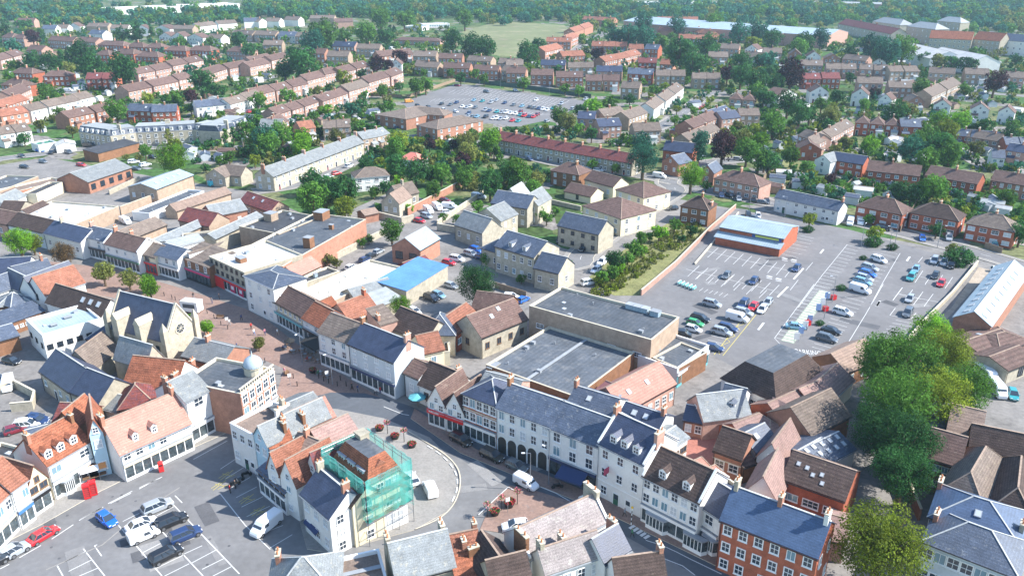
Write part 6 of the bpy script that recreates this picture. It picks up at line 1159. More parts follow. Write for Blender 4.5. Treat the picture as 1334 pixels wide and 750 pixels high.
for (A_, B_, C2, D2, n) in ZON:
    for i in range(n):
        u, w_ = r.random(), r.random(); x = (A_[0] + (B_[0] - A_[0]) * u) * (1 - w_) + (D2[0] + (C2[0] - D2[0]) * u) * w_; y = (A_[1] + (B_[1] - A_[1]) * u) * (1 - w_) + (D2[1] + (C2[1] - D2[1]) * u) * w_
        if 525 < x < 775 and 100 < y < 172 or 595 < x < 750 and 26 < y < 76: continue
        p = G('f', x, y)
        if free(p.x, p.y): sp.append((p.x, p.y, (r.uniform(.7, 2.3) if r.random() < .8 else r.uniform(2, 3.4)) * (1.5 if y < 100 else 1), r.choice([0, 0, 1, 1, 2, 3, 4]), r.randrange(4), r.random() * 6))
scatter('garden_shrubs', 'hedges, shrubs and small trees filling the gardens between houses', sp, [LM['d'], LM['g'], LM['o'], LM['b'], LM['y']], 'shrubs')
# rough grass tufts on the bank
sp = []
for i in range(420):
    u, w_ = r.random(), r.random(); x = 770 + 145 * u; y = 385 - 95 * u + (w_ - .5) * 34; p = G('f', x, y); sp.append((p.x, p.y, r.uniform(.3, .9), r.choice([0, 1, 1]), r.randrange(4), 1))
scatter('rough_grass', 'dry tangled grass on the bank beside the car park lane', sp, [LM['y'], LM['o']], 'grass')
# ---------------------------------------------------------------- markings
def lerp(a, b_, u): return a + (b_ - a) * u
def ticks(t, a, b_, n, w=.12, **k):   # a, b_: first and last tick (x0,y0,x1,y1)
    marks(t, [tuple(lerp(a[i], b_[i], j / (n - 1)) for i in range(4)) for j in range(n)], w, .034, **k)
ticks('A', (505, 352, 410, 438), (1160, 512, 1083, 608), 10); marks('A', [(390, 375, 640, 437, 1180, 566)])
ticks('A', (340, 508, 240, 600), (1035, 674, 948, 765), 10); marks('A', [(228, 538, 980, 722)])
ticks('A', (1245, 530, 1160, 625), (1110, 690, 1020, 780), 2, .5); marks('A', [(1325, 480, 1265, 550), (1200, 630, 1130, 720)])
for x, y in ((1083, 457), (1162, 470), (950, 613), (1030, 635)): marks('A', [(x - 28, y - 14, x + 20, y - 4), (x - 26, y, x + 24, y + 10), (x - 20, y - 20, x + 26, y - 8)], .35, .036)
marks('A', [(1110, 345, 1270, 375), (1140, 315, 1290, 350), (1165, 290, 1310, 322), (1190, 265, 1325, 295), (1210, 245, 1334, 268), (1060, 405, 1200, 440), (1085, 380, 1230, 410)])
ticks('N', (425, 195, 540, 222), (20, 700, 150, 728), 20); marks('N', [(425, 190, 205, 460, 0, 735)])
ticks('C', (400, 10, 520, 40), (70, 465, 130, 480), 16); marks('C', [(405, 0, 60, 470, 130, 545)])
marks('N', [(885, 265, 740, 510, 620, 734)]); marks('C', [(1005, 0, 850, 265, 620, 640)])
ticks('N', (700, 235, 860, 272), (430, 615, 590, 660), 14); ticks('C', (690, 80, 855, 125), (385, 545, 545, 590), 16)
ticks('N', (905, 565, 822, 675), (1172, 618, 1092, 728), 4); marks('N', [(870, 622, 1250, 697)])
ticks('N', (995, 400, 925, 505), (1340, 475, 1275, 572), 5); marks('N', [(1060, 470, 1334, 530)])
marks('N', [(1080, 300, 1040, 348), (1150, 305, 1120, 360), (1235, 330, 1200, 385), (1320, 350, 1290, 400), (970, 295, 950, 335)])
ticks('C', (1112, 312, 1300, 350), (952, 468, 1135, 512), 7); marks('C', [(1170, 30, 1088, 140), (1260, 50, 1180, 155), (1334, 90, 1268, 178), (1110, 208, 1062, 272), (1200, 230, 1160, 290), (1290, 250, 1250, 300), (1140, 85, 1334, 130), (1060, 270, 1334, 325)])
marks('C', [(870, 560, 960, 630), (920, 565, 1000, 625)])
ticks('c2', (1085, 5, 1125, -25), (1120, 25, 1165, -10), 2)
ticks('c2', (990, -10, 965, 15), (1330, 70, 1290, 110), 6); marks('c2', [(1240, 175, 1060, 400), (1275, 195, 1105, 405)], .14, .036, line_y)
marks('c2', [(lerp(1242, 1062, k / 14) + (0 if k % 2 else 28), lerp(178, 398, k / 14), lerp(1242, 1062, (k + 1) / 14) + (28 if k % 2 else 0), lerp(178, 398, (k + 1) / 14)) for k in range(14)], .12, .038, line_y)
ticks('c2', (1140, 185, 1230, 205), (990, 370, 1060, 390), 9)
ticks('c2', (985, 75, 1005, 60), (1110, 105, 1130, 90), 6, .1)
for t, x, y, dx, dy in (('N', 205, 250, -14, 18), ('N', 955, 315, -14, 18), ('N', 693, 705, -12, 20), ('C', 962, 170, -14, 24), ('c2', 1300, 255, 14, -18)):
    marks(t, [(x - dx, y - dy, x + dx, y + dy)], .5, .036)
for j in range(0): marks('C', [(250 + j * 21, 575 + j * 3.6, 246 + j * 21 + (j % 3 - 1) * 8, 598 + j * 3.6)], .4, .036)
# market place
marks('B', [(450, 305, 585, 460, 720, 619), (607, 215, 790, 420, 975, 619), (750, 135, 970, 365, 1200, 605), (232, 450, 365, 619), (70, 555, 105, 619)], .16)
marks('K', [(110, 462, 330, 355), (180, 540, 335, 460), (300, 678, 545, 560), (370, 750, 590, 640), (300, 215, 460, 130), (350, 340, 590, 245), (500, 462, 700, 385), (530, 560, 705, 480), (610, 635, 840, 512), (705, 690, 905, 590), (800, 750, 975, 660), (0, 265, 180, 175), (0, 345, 195, 185)], .13)
marks('B', [(118, 530, 240, 470), (140, 590, 290, 515), (205, 619, 320, 570)], .13)
marks('B', [(0, 580, 350, 425, 600, 215, 830, 70)], .22, .03, pave_grey)
marks('B', [(35, 390, 170, 300), (205, 275, 355, 190), (385, 170, 535, 92), (580, 72, 720, 5), (300, 430, 345, 495), (300, 430, 318, 425), (800, 120, 845, 165)], .16)
marks('d0', [(680, 325, 770, 275), (945, 180, 1110, 90), (390, 475, 500, 415), (0, 715, 45, 692), (95, 660, 200, 600), (540, 395, 640, 345)], .16)
marks('i', [(30, 430, 165, 600, 300, 730)], .14); ticks('i', (30, 295, 120, 235), (230, 655, 370, 600), 8, .12); marks('i', [(300, 722, 420, 650)], .12)
for (x, y) in ((20, 345), (130, 475), (190, 540), (-20, 400)): marks('i', [(x, y, x + 55, y - 35), (x + 20, y - 25, x + 75, y - 12), (x + 10, y + 10, x + 80, y - 45), (x + 35, y + 5, x + 90, y - 20)], .1, .036, line_y)
marks('S', [(0, 60, 150, 120, 200, 128)], .16, .1)
ed = smooth([G('S', *p) for p in ((150, 232), (320, 335), (470, 430), (565, 520), (602, 610), (595, 728), (540, 850), (430, 950), (250, 1030))], 5)
b = MB(); ribbon(b, ed, .2, .2); tag(b.build('kerb_line', [stone_trim]), kind='structure'); dashes([p + Vector((0, 0, 0)) for p in smooth([G('S', *p) for p in ((345, 372), (455, 445), (535, 530), (578, 620), (575, 728), (530, 830))], 5)], .25, .195, 1.4, .9)
marks('d2', [(680, 575, 760, 600, 830, 632, 900, 668, 1050, 740)], .14, .03); marks('d2', [(690, 640, 770, 665, 860, 700, 920, 745)], .14, .03); marks('d2', [(165, 315, 240, 345, 310, 385), (135, 345, 200, 380, 240, 410)], .14, .03)
for k in range(5): marks('d2', [(600 + k * 18, 520 + k * 12, 625 + k * 18, 505 + k * 12)], .5, .1)
marks('d1', [(1245, 320, 1190, 370), (1190, 370, 1100, 455), (1245, 320, 1275, 335)], .15, .2)
# ---------------------------------------------------------------- vehicles
tyre = plain('tyre_rubber', (.02, .02, .02), .8); rim_m = plain('wheel_rim', (.35, .36, .38), .3, .8); lampw = plain('headlight_lens', (.75, .78, .8), .1, 0, .9); lampr = plain('tail_light_lens', (.35, .01, .01), .2)
CARC = {'white': (.78, .79, .80), 'black': (.012, .013, .016), 'navy': (.02, .045, .13), 'blue': (.015, .13, .55), 'lightblue': (.22, .42, .55), 'silver': (.42, .45, .48), 'grey': (.13, .15, .17), 'red': (.55, .012, .02), 'green': (.04, .32, .10), 'teal': (.03, .30, .32),
        'turquoise': (.02, .45, .55), 'maroon': (.20, .015, .03), 'orange': (.65, .28, .05)}
def carpaint(c):
    k = 'car_paint_' + c
    if k not in MATS:
        m = plain(k, CARC[c], .28, .25 if c in ('silver', 'grey', 'lightblue') else 0, .6); m.node_tree.nodes['Principled BSDF'].inputs['Coat Weight'].default_value = .6
    return MATS[k]
def loft(b, st, m=0):
    o = len(b.v); n = len(st[0])
    for s in st: b.v += s
    for i in range(len(st) - 1):
        for j in range(n): b.f.append((o + i * n + j, o + i * n + (j + 1) % n, o + (i + 1) * n + (j + 1) % n, o + (i + 1) * n + j)); b.m.append(m)
    b.f.append(tuple(o + j for j in range(n - 1, -1, -1))); b.m.append(m); b.f.append(tuple(o + (len(st) - 1) * n + j for j in range(n))); b.m.append(m)
def sec(x, z0, z1, w, tw=.9): h_ = w / 2; return [(x, -h_ * .9, z0), (x, h_ * .9, z0), (x, h_, z0 + .15), (x, h_, z1 - .16), (x, h_ * tw, z1), (x, -h_ * tw, z1), (x, -h_, z1 - .16), (x, -h_, z0 + .15)]
def cabin(b, gb, x0, x1, x2, x3, zb, zt, wb, wt):   # bottom x0..x3, top x1..x2
    B_ = [(x0, -wb / 2, zb), (x3, -wb / 2, zb), (x3, wb / 2, zb), (x0, wb / 2, zb)]; T = [(x1, -wt / 2, zt), (x2, -wt / 2, zt), (x2, wt / 2, zt), (x1, wt / 2, zt)]
    gb.add(B_ + T, [(0, 1, 5, 4), (1, 2, 6, 5), (2, 3, 7, 6), (3, 0, 4, 7)], 0)
    b.add([(p[0], p[1], zt - .01) for p in T] + [(lerp(p[0], (x1 + x2) / 2, .12), p[1] * .86, zt + .07) for p in T], [(4, 5, 6, 7), (0, 1, 5, 4), (1, 2, 6, 5), (2, 3, 7, 6), (3, 0, 4, 7)], 0)
    for i in range(4): b.tube(B_[i], T[i], .055, 0, 5)
    for sx in (.42, .68):
        for sy in (-1, 1): b.tube((lerp(x0, x3, sx), sy * wb / 2, zb), (lerp(x1, x2, sx), sy * wt / 2, zt), .045, 0, 5)
def vehicle(kind, colr, far):
    P_ = carpaint(colr); b = MB(); g = MB(); root = put('car_source', None)
    if kind in ('hatch', 'saloon', 'suv'):
        L = {'hatch': 4.1, 'saloon': 4.6, 'suv': 4.7}[kind]; h_ = {'hatch': .95, 'saloon': .92, 'suv': 1.08}[kind]; W_ = {'hatch': 1.76, 'saloon': 1.8, 'suv': 1.9}[kind]; e = L / 2; zt = {'hatch': 1.46, 'saloon': 1.42, 'suv': 1.68}[kind]
        loft(b, [sec(-e, .36, h_ - .15, W_ * .84), sec(-e + .12, .25, h_ - .02, W_ * .95), sec(-e + 1, .2, h_, W_), sec(.5, .2, h_, W_), sec(e - .9, .2, h_ - .1, W_ * .985), sec(e - .25, .23, h_ - .24, W_ * .92), sec(e, .34, h_ - .38, W_ * .76)])
        x0 = -e + (.1 if kind != 'saloon' else .55); cabin(b, g, x0, x0 + (.35 if kind != 'saloon' else .6), e - 1.9, e - 1.05, h_ - .02, zt, W_ * .92, W_ * .73); wx = e - .82; wr = .32 if kind != 'suv' else .37
        hz = h_ - .38
    else:
        L, W_, H2 = {'van': (5.3, 1.95, 2.1), 'small_van': (4.4, 1.8, 1.82), 'minibus': (6.0, 2.0, 2.4)}[kind]; e = L / 2
        loft(b, [sec(-e, .4, H2 - .06, W_ * .9), sec(-e + .1, .28, H2, W_ * .97, .86), sec(e - 1.9, .25, H2, W_, .86), sec(e - 1.5, .25, H2 - .08, W_, .82), sec(e - .8, .25, H2 * .62, W_ * .99, .86), sec(e - .2, .27, H2 * .5, W_ * .93, .86), sec(e, .35, H2 * .38, W_ * .82)])
        za, zb = H2 - .14, H2 * .64; g.add([(e - 1.50, -W_ * .40, za + .02), (e - 1.50, W_ * .40, za + .02), (e - .84, W_ * .43, zb + .03), (e - .84, -W_ * .43, zb + .03)], [(0, 3, 2, 1)])
        for s in (-1, 1):
            xs = [(e - 2.3, e - 1.35)] if kind != 'minibus' else [(e - 2.3, e - 1.35), (e - 3.3, e - 2.4), (e - 4.3, e - 3.4), (e - 5.5, e - 4.4)]
            for xa, xb in xs: g.add([(xa, s * (W_ / 2 + .006), zb - .1), (xb, s * (W_ / 2 + .006), zb - .1), (xb - .25 if xb > e - 1.4 else xb, s * (W_ / 2 + .006), za - .12), (xa, s * (W_ / 2 + .006), za - .12)], [(0, 1, 2, 3)])
        wx = e - .95; wr = .34; hz = H2 * .36
    gm = glass
    if far:
        for sx in (-1, 1):
            for sy in (-1, 1): b.tube((sx * wx, sy * (W_ / 2 - .2), wr), (sx * wx, sy * (W_ / 2 + .02), wr), wr, 2, 8)
        o_ = len(b.v); b.v += g.v; b.f += [tuple(i + o_ for i in f_) for f_ in g.f]; b.m += [1] * len(g.f)
        b.build('body', [P_, gm, tyre], root)
    else:
        bo = b.build('body', [P_], root); bev = None
        g.build('windows', [gm], root)
        for sx in (-1, 1):
            for sy in (-1, 1):
                w_ = MB().tube((0, -.11, 0), (0, .11, 0), wr, 0, 12); tw = w_.build('wheel', [tyre], root, (sx * wx, sy * (W_ / 2 - .1), wr))
                MB().tube((0, 0, 0), (0, sy * .125, 0), wr * .62, 0, 10).build('rim', [rim_m], tw)
        for sy in (-1, 1):
            MB().box(-.1, -.17, -.08, .02, .17, .08, 0).build('headlight', [lampw], root, (e - .08, sy * W_ * .30, hz + .02)); MB().box(-.02, -.13, -.09, .08, .13, .09, 0).build('tail_light', [lampr], root, (-e + .04, sy * W_ * .34, hz + .18))
            MB().box(-.08, -.1, -.06, .08, .1, .06, 0).build('mirror', [P_], root, (e - (1.3 if kind not in ('van', 'minibus', 'small_van') else 1.35), sy * (W_ / 2 + .08), hz + .42))
        MB().box(-.01, -.26, -.06, .01, .26, .06, 0).build('number_plate', [white_paint], root, (e + .005, 0, .48))
    _kids[root.name] = list(root.children)
    return root
VS = {}
CARS = {}
KN = {'hatch': 'hatchback', 'saloon': 'saloon car', 'suv': 'estate car', 'van': 'van', 'small_van': 'small van', 'minibus': 'minibus'}
def car(t, x, y, dx, dy, colr, kind, desc=None, label=None):
    fy = full(t, x, y)[1]; far = fy < 200; key = (kind, colr, far)
    if key not in VS: VS[key] = vehicle(kind, colr, far)
    zc = .7 if kind in ('hatch', 'saloon', 'suv') else 1.0
    p = G(t, x, y, zc); d = G(t, x + dx, y + dy, zc) - p
    o = dup(VS[key], (p.x, p.y, .012), math.atan2(d.y, d.x)); o.name = 'van' if 'van' in kind else 'minibus' if kind == 'minibus' else 'car'; o['category'] = 'van' if 'van' in kind else 'minibus' if kind == 'minibus' else 'car'
    if label: o['label'] = label
    else: o['group'] = 'vehicles ' + desc; CARS.setdefault((colr, kind, desc), []).append((full(t, x, y)[0], o))
    return o
def cars(t, desc, lst):
    for e in lst: car(t, *e, desc)
# far car park
rr = random.Random(11); dk = ['navy', 'silver', 'black', 'grey', 'lightblue']
FP = [(240, 187, 'black'), (302, 192, 'grey'), (345, 177, 'navy'), (385, 207, 'white'), (415, 212, 'silver'), (440, 205, 'white'), (475, 212, 'grey'), (465, 162, 'lightblue'), (525, 167, 'teal'), (585, 177, 'silver'), (622, 162, 'silver'), (680, 180, 'navy'), (740, 195, 'grey'), (800, 202, 'lightblue'), (853, 210, 'black'), (882, 216, 'grey'), (915, 219, 'navy'),
      (945, 223, 'white'), (975, 229, 'white'), (1015, 217, 'teal'), (430, 250, 'navy'), (425, 272, 'silver'), (452, 277, 'grey'), (487, 274, 'lightblue'), (545, 230, 'silver'), (572, 234, 'navy'), (625, 242, 'teal'), (658, 246, 'silver'), (690, 246, 'white'), (722, 251, 'white'), (755, 255, 'white'), (790, 240, 'maroon'), (788, 262, 'teal'), (815, 268, 'red'), (850, 274, 'navy'), (880, 276, 'red'), (905, 263, 'maroon'),
      (547, 277, 'black'), (600, 288, 'white'), (622, 286, 'white'), (652, 291, 'silver'), (688, 288, 'white'), (732, 302, 'red'), (775, 305, 'teal')]
for x, y, c in FP: car('D', x, y, -1, .45, c, rr.choice(['hatch', 'hatch', 'suv', 'saloon']), 'in the far car park')
cars('D', 'alone in the far car park', [(900, 160, -1, .45, 'white', 'hatch'), (1075, 187, -1, .45, 'silver', 'suv'), (755, 93, 1, .25, 'white', 'hatch'), (553, 103, 1, .2, 'grey', 'suv'), (350, 60, 1, .1, 'maroon', 'hatch'), (1243, 155, -1, .45, 'silver', 'suv'), (15, 168, 1, -.1, 'orange', 'van')])
cars('D', 'along the near edge of the far car park', [(75, 200, 1, .3, 'black', 'hatch'), (152, 210, 1, .3, 'grey', 'hatch'), (258, 228, 1, .3, 'white', 'hatch'), (340, 240, 1, .3, 'white', 'hatch'), (975, 307, 1, -.3, 'silver', 'hatch'), (1155, 222, 1, -.4, 'silver', 'suv')])
ticks('D', (430, 70, 380, 95), (1130, 165, 1070, 200), 26, .15); ticks('D', (340, 90, 290, 115), (1040, 190, 990, 220), 26, .15); ticks('D', (560, 215, 520, 240), (950, 255, 900, 280), 18, .15); ticks('D', (200, 155, 160, 175), (640, 150, 590, 175), 14, .15)
cars('a2', 'lined up along the upper road', [(1045, 512, -1, .8, 'silver', 'hatch'), (1032, 522, -1, .8, 'navy', 'hatch'), (1018, 532, -1, .8, 'white', 'hatch'), (1004, 542, -1, .8, 'red', 'hatch'), (990, 552, -1, .8, 'red', 'hatch')])
cars('a1', 'by the courtyard block', [(525, 605, 1, .1, 'white', 'suv'), (556, 597, 1, .2, 'navy', 'hatch'), (586, 589, 1, .2, 'navy', 'hatch'), (120, 495, 1, .3, 'red', 'hatch'), (735, 655, 1, .5, 'navy', 'hatch'), (755, 680, 1, .2, 'grey', 'hatch')])
cars('a0', 'in the streets at top left', [(350, 460, 1, 0, 'white', 'van'), (820, 392, 1, -.1, 'maroon', 'hatch'), (1275, 570, 1, -.3, 'red', 'hatch'), (165, 445, 1, .1, 'white', 'hatch'), (810, 395, 1, -.1, 'silver', 'hatch')])
cars('b0', 'in the rear yards at the left', [(205, 62, 1, .1, 'blue', 'hatch'), (265, 72, -1, .6, 'black', 'suv'), (350, 70, 1, .3, 'grey', 'suv'), (455, 35, 1, 0, 'black', 'van'), (415, 135, 1, .1, 'red', 'hatch'), (683, 120, 1, -.1, 'white', 'suv'), (742, 135, 1, -.2, 'white', 'suv'), (695, 155, 1, .1, 'grey', 'hatch'), (780, 95, 1, .2, 'black', 'hatch'), (125, 145, 1, .1, 'black', 'hatch'), (220, 118, 1, .2, 'grey', 'hatch'), (640, 420, 1, .45, 'white', 'van'), (1100, 228, 1, -.2, 'turquoise', 'van'), (110, 90, 1, .3, 'black', 'hatch')])
cars('b1', 'in the lane beside the long terrace', [(490, 140, 1, -.4, 'white', 'suv'), (425, 178, 1, -.2, 'red', 'hatch'), (385, 195, 1, -.2, 'white', 'hatch'), (600, 85, 1, -.3, 'silver', 'hatch')])
cars('b1', 'in the walled van yard', [(895, 365, 1, .6, 'white', 'van'), (940, 348, 1, .6, 'white', 'van'), (1003, 345, 1, .1, 'white', 'van'), (885, 397, 1, .3, 'silver', 'suv'), (990, 376, 1, -.1, 'white', 'hatch'), (850, 420, 1, .2, 'red', 'hatch'), (1153, 295, 1, .1, 'silver', 'van'), (980, 315, 1, .1, 'maroon', 'hatch')])
cars('b1', 'in the yards behind the store', [(1140, 570, 1, .3, 'blue', 'suv'), (1112, 590, 1, .3, 'silver', 'suv'), (1165, 608, 1, .3, 'navy', 'hatch'), (1040, 615, 1, .2, 'white', 'suv'), (1000, 633, 1, .2, 'red', 'hatch'), (570, 617, 1, -.5, 'navy', 'hatch'), (603, 598, 1, -.5, 'black', 'hatch'), (640, 577, 1, -.5, 'silver', 'hatch'), (500, 656, 1, -.5, 'white', 'hatch'), (1090, 505, 1, .2, 'blue', 'van')])
cars('c1', 'in the yard by the large dark tree', [(910, 108, 1, .4, 'black', 'suv'), (948, 92, 1, .4, 'lightblue', 'hatch'), (1012, 45, 1, .3, 'silver', 'hatch'), (825, 176, 1, .5, 'white', 'hatch'), (1315, 100, 1, .1, 'white', 'hatch')])
cars('c2', 'by the fence left of the store', [(25, 100, 1, .1, 'white', 'hatch'), (85, 115, 1, -.5, 'blue', 'hatch')])
cars('b2', 'parked round the apartment roads', [(730, 445, -1, .4, 'silver', 'hatch'), (847, 357, -1, .1, 'black', 'hatch'), (457, 670, -1, .6, 'white', 'hatch'), (490, 630, -1, .7, 'white', 'suv'), (782, 190, 1, .15, 'white', 'van'), (1098, 290, .3, 1, 'navy', 'hatch'), (1145, 295, 1, .5, 'black', 'suv'), (1187, 308, .3, 1, 'silver', 'hatch'), (272, 520, -.2, 1, 'black', 'suv'), (395, 562, -1, .5, 'black', 'hatch'), (420, 735, 1, -.2, 'white', 'suv'),
    (1182, 105, 1, .1, 'silver', 'hatch'), (65, 70, 1, .2, 'silver', 'hatch'), (115, 105, 1, .3, 'navy', 'hatch'), (222, 100, 1, .1, 'black', 'suv'), (470, 162, 1, .1, 'white', 'hatch'), (425, 150, 1, .4, 'silver', 'hatch'), (1235, 388, .2, 1, 'black', 'hatch'), (1285, 395, .2, 1, 'white', 'hatch'), (1270, 320, 1, .1, 'black', 'hatch'), (1310, 325, 1, .1, 'grey', 'hatch')])
cars('b3', 'on the drives above the car park', [(447, 425, -.3, 1, 'white', 'van'), (502, 422, -.3, 1, 'white', 'van'), (615, 457, 1, .2, 'black', 'suv'), (815, 510, .2, 1, 'blue', 'hatch'), (950, 506, .1, 1, 'silver', 'suv'), (1030, 590, 1, .15, 'black', 'suv'), (1205, 672, 1, .1, 'white', 'hatch'), (1170, 144, 1, .2, 'silver', 'suv'), (1185, 548, -.1, 1, 'teal', 'hatch'), (168, 470, -.5, 1, 'silver', 'hatch'), (20, 320, .3, 1, 'black', 'hatch'), (-40, 410, 1, .2, 'black', 'hatch')])
TK = (-.93, .95); HD = (1, .3)
cars('A', 'in the long double row', [(575, 588, -.93, .9, 'grey', 'hatch'), (812, 635, -.93, .9, 'navy', 'hatch'), (1183, 525, -.93, .9, 'navy', 'hatch')])
cars('c2', 'behind the store', [(1050, 138, 1, .25, 'silver', 'suv'), (990, 213, 1, .25, 'black', 'suv'), (965, 236, 1, .25, 'green', 'hatch'), (955, 266, 1, .25, 'white', 'hatch'), (897, 288, 1, .1, 'black', 'small_van'), (1062, 362, 1, .2, 'navy', 'hatch')])
cars('c2', 'beside the yellow hatched lane', [(1210, 138, -.9, 1, 'navy', 'suv'), (1260, 152, -.9, 1, 'red', 'hatch'), (1306, 166, -.9, 1, 'white', 'hatch'), (1180, 205, 1, .25, 'white', 'van'), (1130, 262, 1, .25, 'navy', 'suv'), (1100, 281, 1, .25, 'silver', 'suv'), (1210, 182, 1, .25, 'silver', 'suv'), (1335, 130, -.9, 1, 'silver', 'hatch')])
cars('N', 'in the middle row of the car park', [(700, 318, 1, .33, 'white', 'suv'), (622, 390, 1, .28, 'silver', 'suv'), (602, 441, 1, .28, 'blue', 'suv'), (575, 480, 1, .28, 'silver', 'suv'), (560, 512, 1, .28, 'lightblue', 'suv'), (540, 572, 1, .28, 'white', 'van')])
cars('N', 'in the right hand bays of the car park', [(980, 470, -.75, 1, 'teal', 'suv'), (1020, 402, -.7, 1, 'lightblue', 'hatch'), (1190, 455, -.7, 1, 'black', 'hatch'), (1240, 522, -.7, 1, 'red', 'hatch'), (1183, 325, -.6, 1, 'silver', 'suv'), (1270, 342, -.6, 1, 'silver', 'suv'), (1330, 365, -.6, 1, 'black', 'suv'), (968, 657, -.75, 1, 'silver', 'hatch')])
cars('C', 'in the lower bays of the car park', [(652, 240, 1, .28, 'white', 'suv'), (245, 362, 1, .1, 'lightblue', 'saloon'), (555, 398, 1, .28, 'black', 'saloon'), (515, 467, 1, .28, 'grey', 'suv'), (972, 535, 1, .4, 'silver', 'suv'), (1218, 246, -.7, 1, 'grey', 'suv')])
car('c3', 1145, 500, 1, .75, 'white', 'minibus', label='white minibus nearer the brown units, rear of the two'); car('c3', 1198, 572, .8, 1, 'white', 'minibus', label='white minibus in front of the other minibus, facing down'); car('c3', 1278, 600, .4, 1, 'teal', 'hatch', label='small teal car beside the front minibus')
car('c3', 515, 680, .2, 1, 'black', 'hatch', label='dark car in the shade beside the huge tree')
car('d0', 210, 545, 1.1, -.65, 'red', 'saloon', label='bright red car on the market place road at left'); car('d0', 62, 628, 1, -.55, 'silver', 'suv', label='silver car behind the red car at the left'); car('d0', -5, 665, 1, -.55, 'black', 'suv', label='black car cut by the left picture edge')
car('d0', 522, 470, .65, .5, 'blue', 'hatch', label='bright blue car turning into the market place'); car('d0', 768, 408, 1, -.42, 'silver', 'suv', label='silver estate car with dark roof at the head of the market bays')
car('d0', 838, 477, 1, -.42, 'black', 'suv', label='black estate car next below the silver estate'); car('d0', 905, 545, 1, -.42, 'navy', 'suv', label='dark blue pickup like estate, rightmost in the market bays'); car('d0', 812, 642, 1, -.5, 'black', 'suv', label='black estate car parked lowest in the market bays')
car('d0', 690, 493, 1, -.42, 'white', 'saloon', label='white saloon half hidden behind the small white van'); car('d0', 700, 540, 1, -.42, 'white', 'small_van', label='small white van next to the white saloon in market bays')
car('i', 278, 590, -1.5, 1.15, 'white', 'van', label='white panel van in the shade of the pub'); car('d1', 862, 315, -.45, -1, 'white', 'small_van', label='white people carrier on the paved square by the netting'); car('d1', 772, 268, -.6, -1, 'white', 'hatch', label='white car half hidden behind the teal netting')
car('S', 610, 312, 1, .55, 'black', 'suv', label='black and white car outside the red brick banded house'); car('S', 855, 438, 1, .5, 'black', 'suv', label='black car parked in front of the arcade'); car('S', 1050, 520, 1, .5, 'grey', 'hatch', label='dark grey car parked behind the white van on the high street')
car('d2', 95, 285, 1.1, .55, 'white', 'small_van', label='small white van driving on the shaded high street'); car('d2', 42, 500, -1, .1, 'white', 'hatch', label='white hatchback with black roof glass behind the bottom roofs')
cars('c0', 'in the yard left of the stone house', [(365, 700, 1, -.05, 'white', 'suv'), (190, 722, 1, .1, 'navy', 'hatch'), (140, 745, 1, -.1, 'white', 'hatch'), (60, 428, 1, .2, 'black', 'hatch'), (38, 545, -.2, 1, 'white', 'van'), (-10, 520, 1, 0, 'silver', 'hatch')])
cars('m', 'in the rear yard behind the dormer shop', [(95, 85, 1, -.3, 'maroon', 'hatch'), (162, 60, 1, -.1, 'white', 'suv'), (228, 32, 1, .1, 'navy', 'hatch')])
for (c, k, d_), lst in CARS.items():
    lst.sort(key=lambda q: q[0])
    for i, (_, o) in enumerate(lst): o['label'] = {'lightblue': 'pale blue'}.get(c, c) + ' ' + KN[k] + (', ' + ordl(i) + ' such' if len(lst) > 1 else '') + ', ' + d_
for o in VS.values(): drop(o)
# ---------------------------------------------------------------- people
def person_mesh(pose, top, leg, hair):
    """one continuous skinned body; materials assigned by height"""
    v = [(0, 0, .95), (0, 0, 1.15), (0, 0, 1.38), (0, 0, 1.50), (.01, 0, 1.60), (.01, 0, 1.72)]; e = [(0, 1), (1, 2), (2, 3), (3, 4), (4, 5)]; r_ = [(.15, .11), (.13, .10), (.17, .11), (.055, .055), (.085, .10), (.075, .085)]
    def ch(par, pts, rs):
        for p, q in zip(pts, rs): v.append(p); e.append((par, len(v) - 1)); r_.append((q, q)); par = len(v) - 1
    st = {'walk': .28, 'stand': .03, 'sit': 0}[pose]
    for s in (-1, 1):
        if pose == 'sit': ch(0, [(.05, s * .1, .93), (.42, s * .11, .95), (.45, s * .11, .5), (.58, s * .11, .46)], [.095, .075, .05, .045])
        else: ch(0, [(s * .02, s * .1, .86), (s * st * .55 + .03, s * .10, .48), (s * st, s * .10, .08), (s * st + .14, s * .11, .04)], [.095, .07, .045, .04])
        ch(2, [(0, s * .20, 1.40), (-s * st * .4, s * .25, 1.14), (-s * st * .7 + .08, s * .24, .92), (-s * st * .7 + .12, s * .23, .82)], [.06, .045, .033, .038])
    me = bpy.data.meshes.new('person'); me.from_pydata(v, e, []); o = bpy.data.objects.new('person_source', me); COL.objects.link(o)
    m = o.modifiers.new('skin', 'SKIN'); 
    for i, q in enumerate(me.skin_vertices[0].data): q.radius = r_[i]; q.use_root = (i == 0)
    o.modifiers.new('sub', 'SUBSURF').levels = 1
    bpy.context.view_layer.update(); dg = bpy.context.evaluated_depsgraph_get(); out = bpy.data.meshes.new_from_object(o.evaluated_get(dg)); out.name = 'person'; bpy.data.objects.remove(o)
    for n_, c in (('top_' + top, COLS[top]), ('trousers_' + leg, COLS[leg]), ('skin', (.48, .27, .19)), ('hair_' + hair, COLS[hair])): out.materials.append(plain(n_, c, .8))
    for p in out.polygons:
        c = p.center; p.material_index = 3 if c.z > 1.64 or (c.z > 1.56 and c.x < -.03) else 2 if c.z > 1.47 or (c.z < .88 and abs(c.y) > .19) else 0 if c.z > .93 else 1; p.use_smooth = True
    if pose == 'sit': out.transform(Matrix.Translation((0, 0, -.42)))
    return out
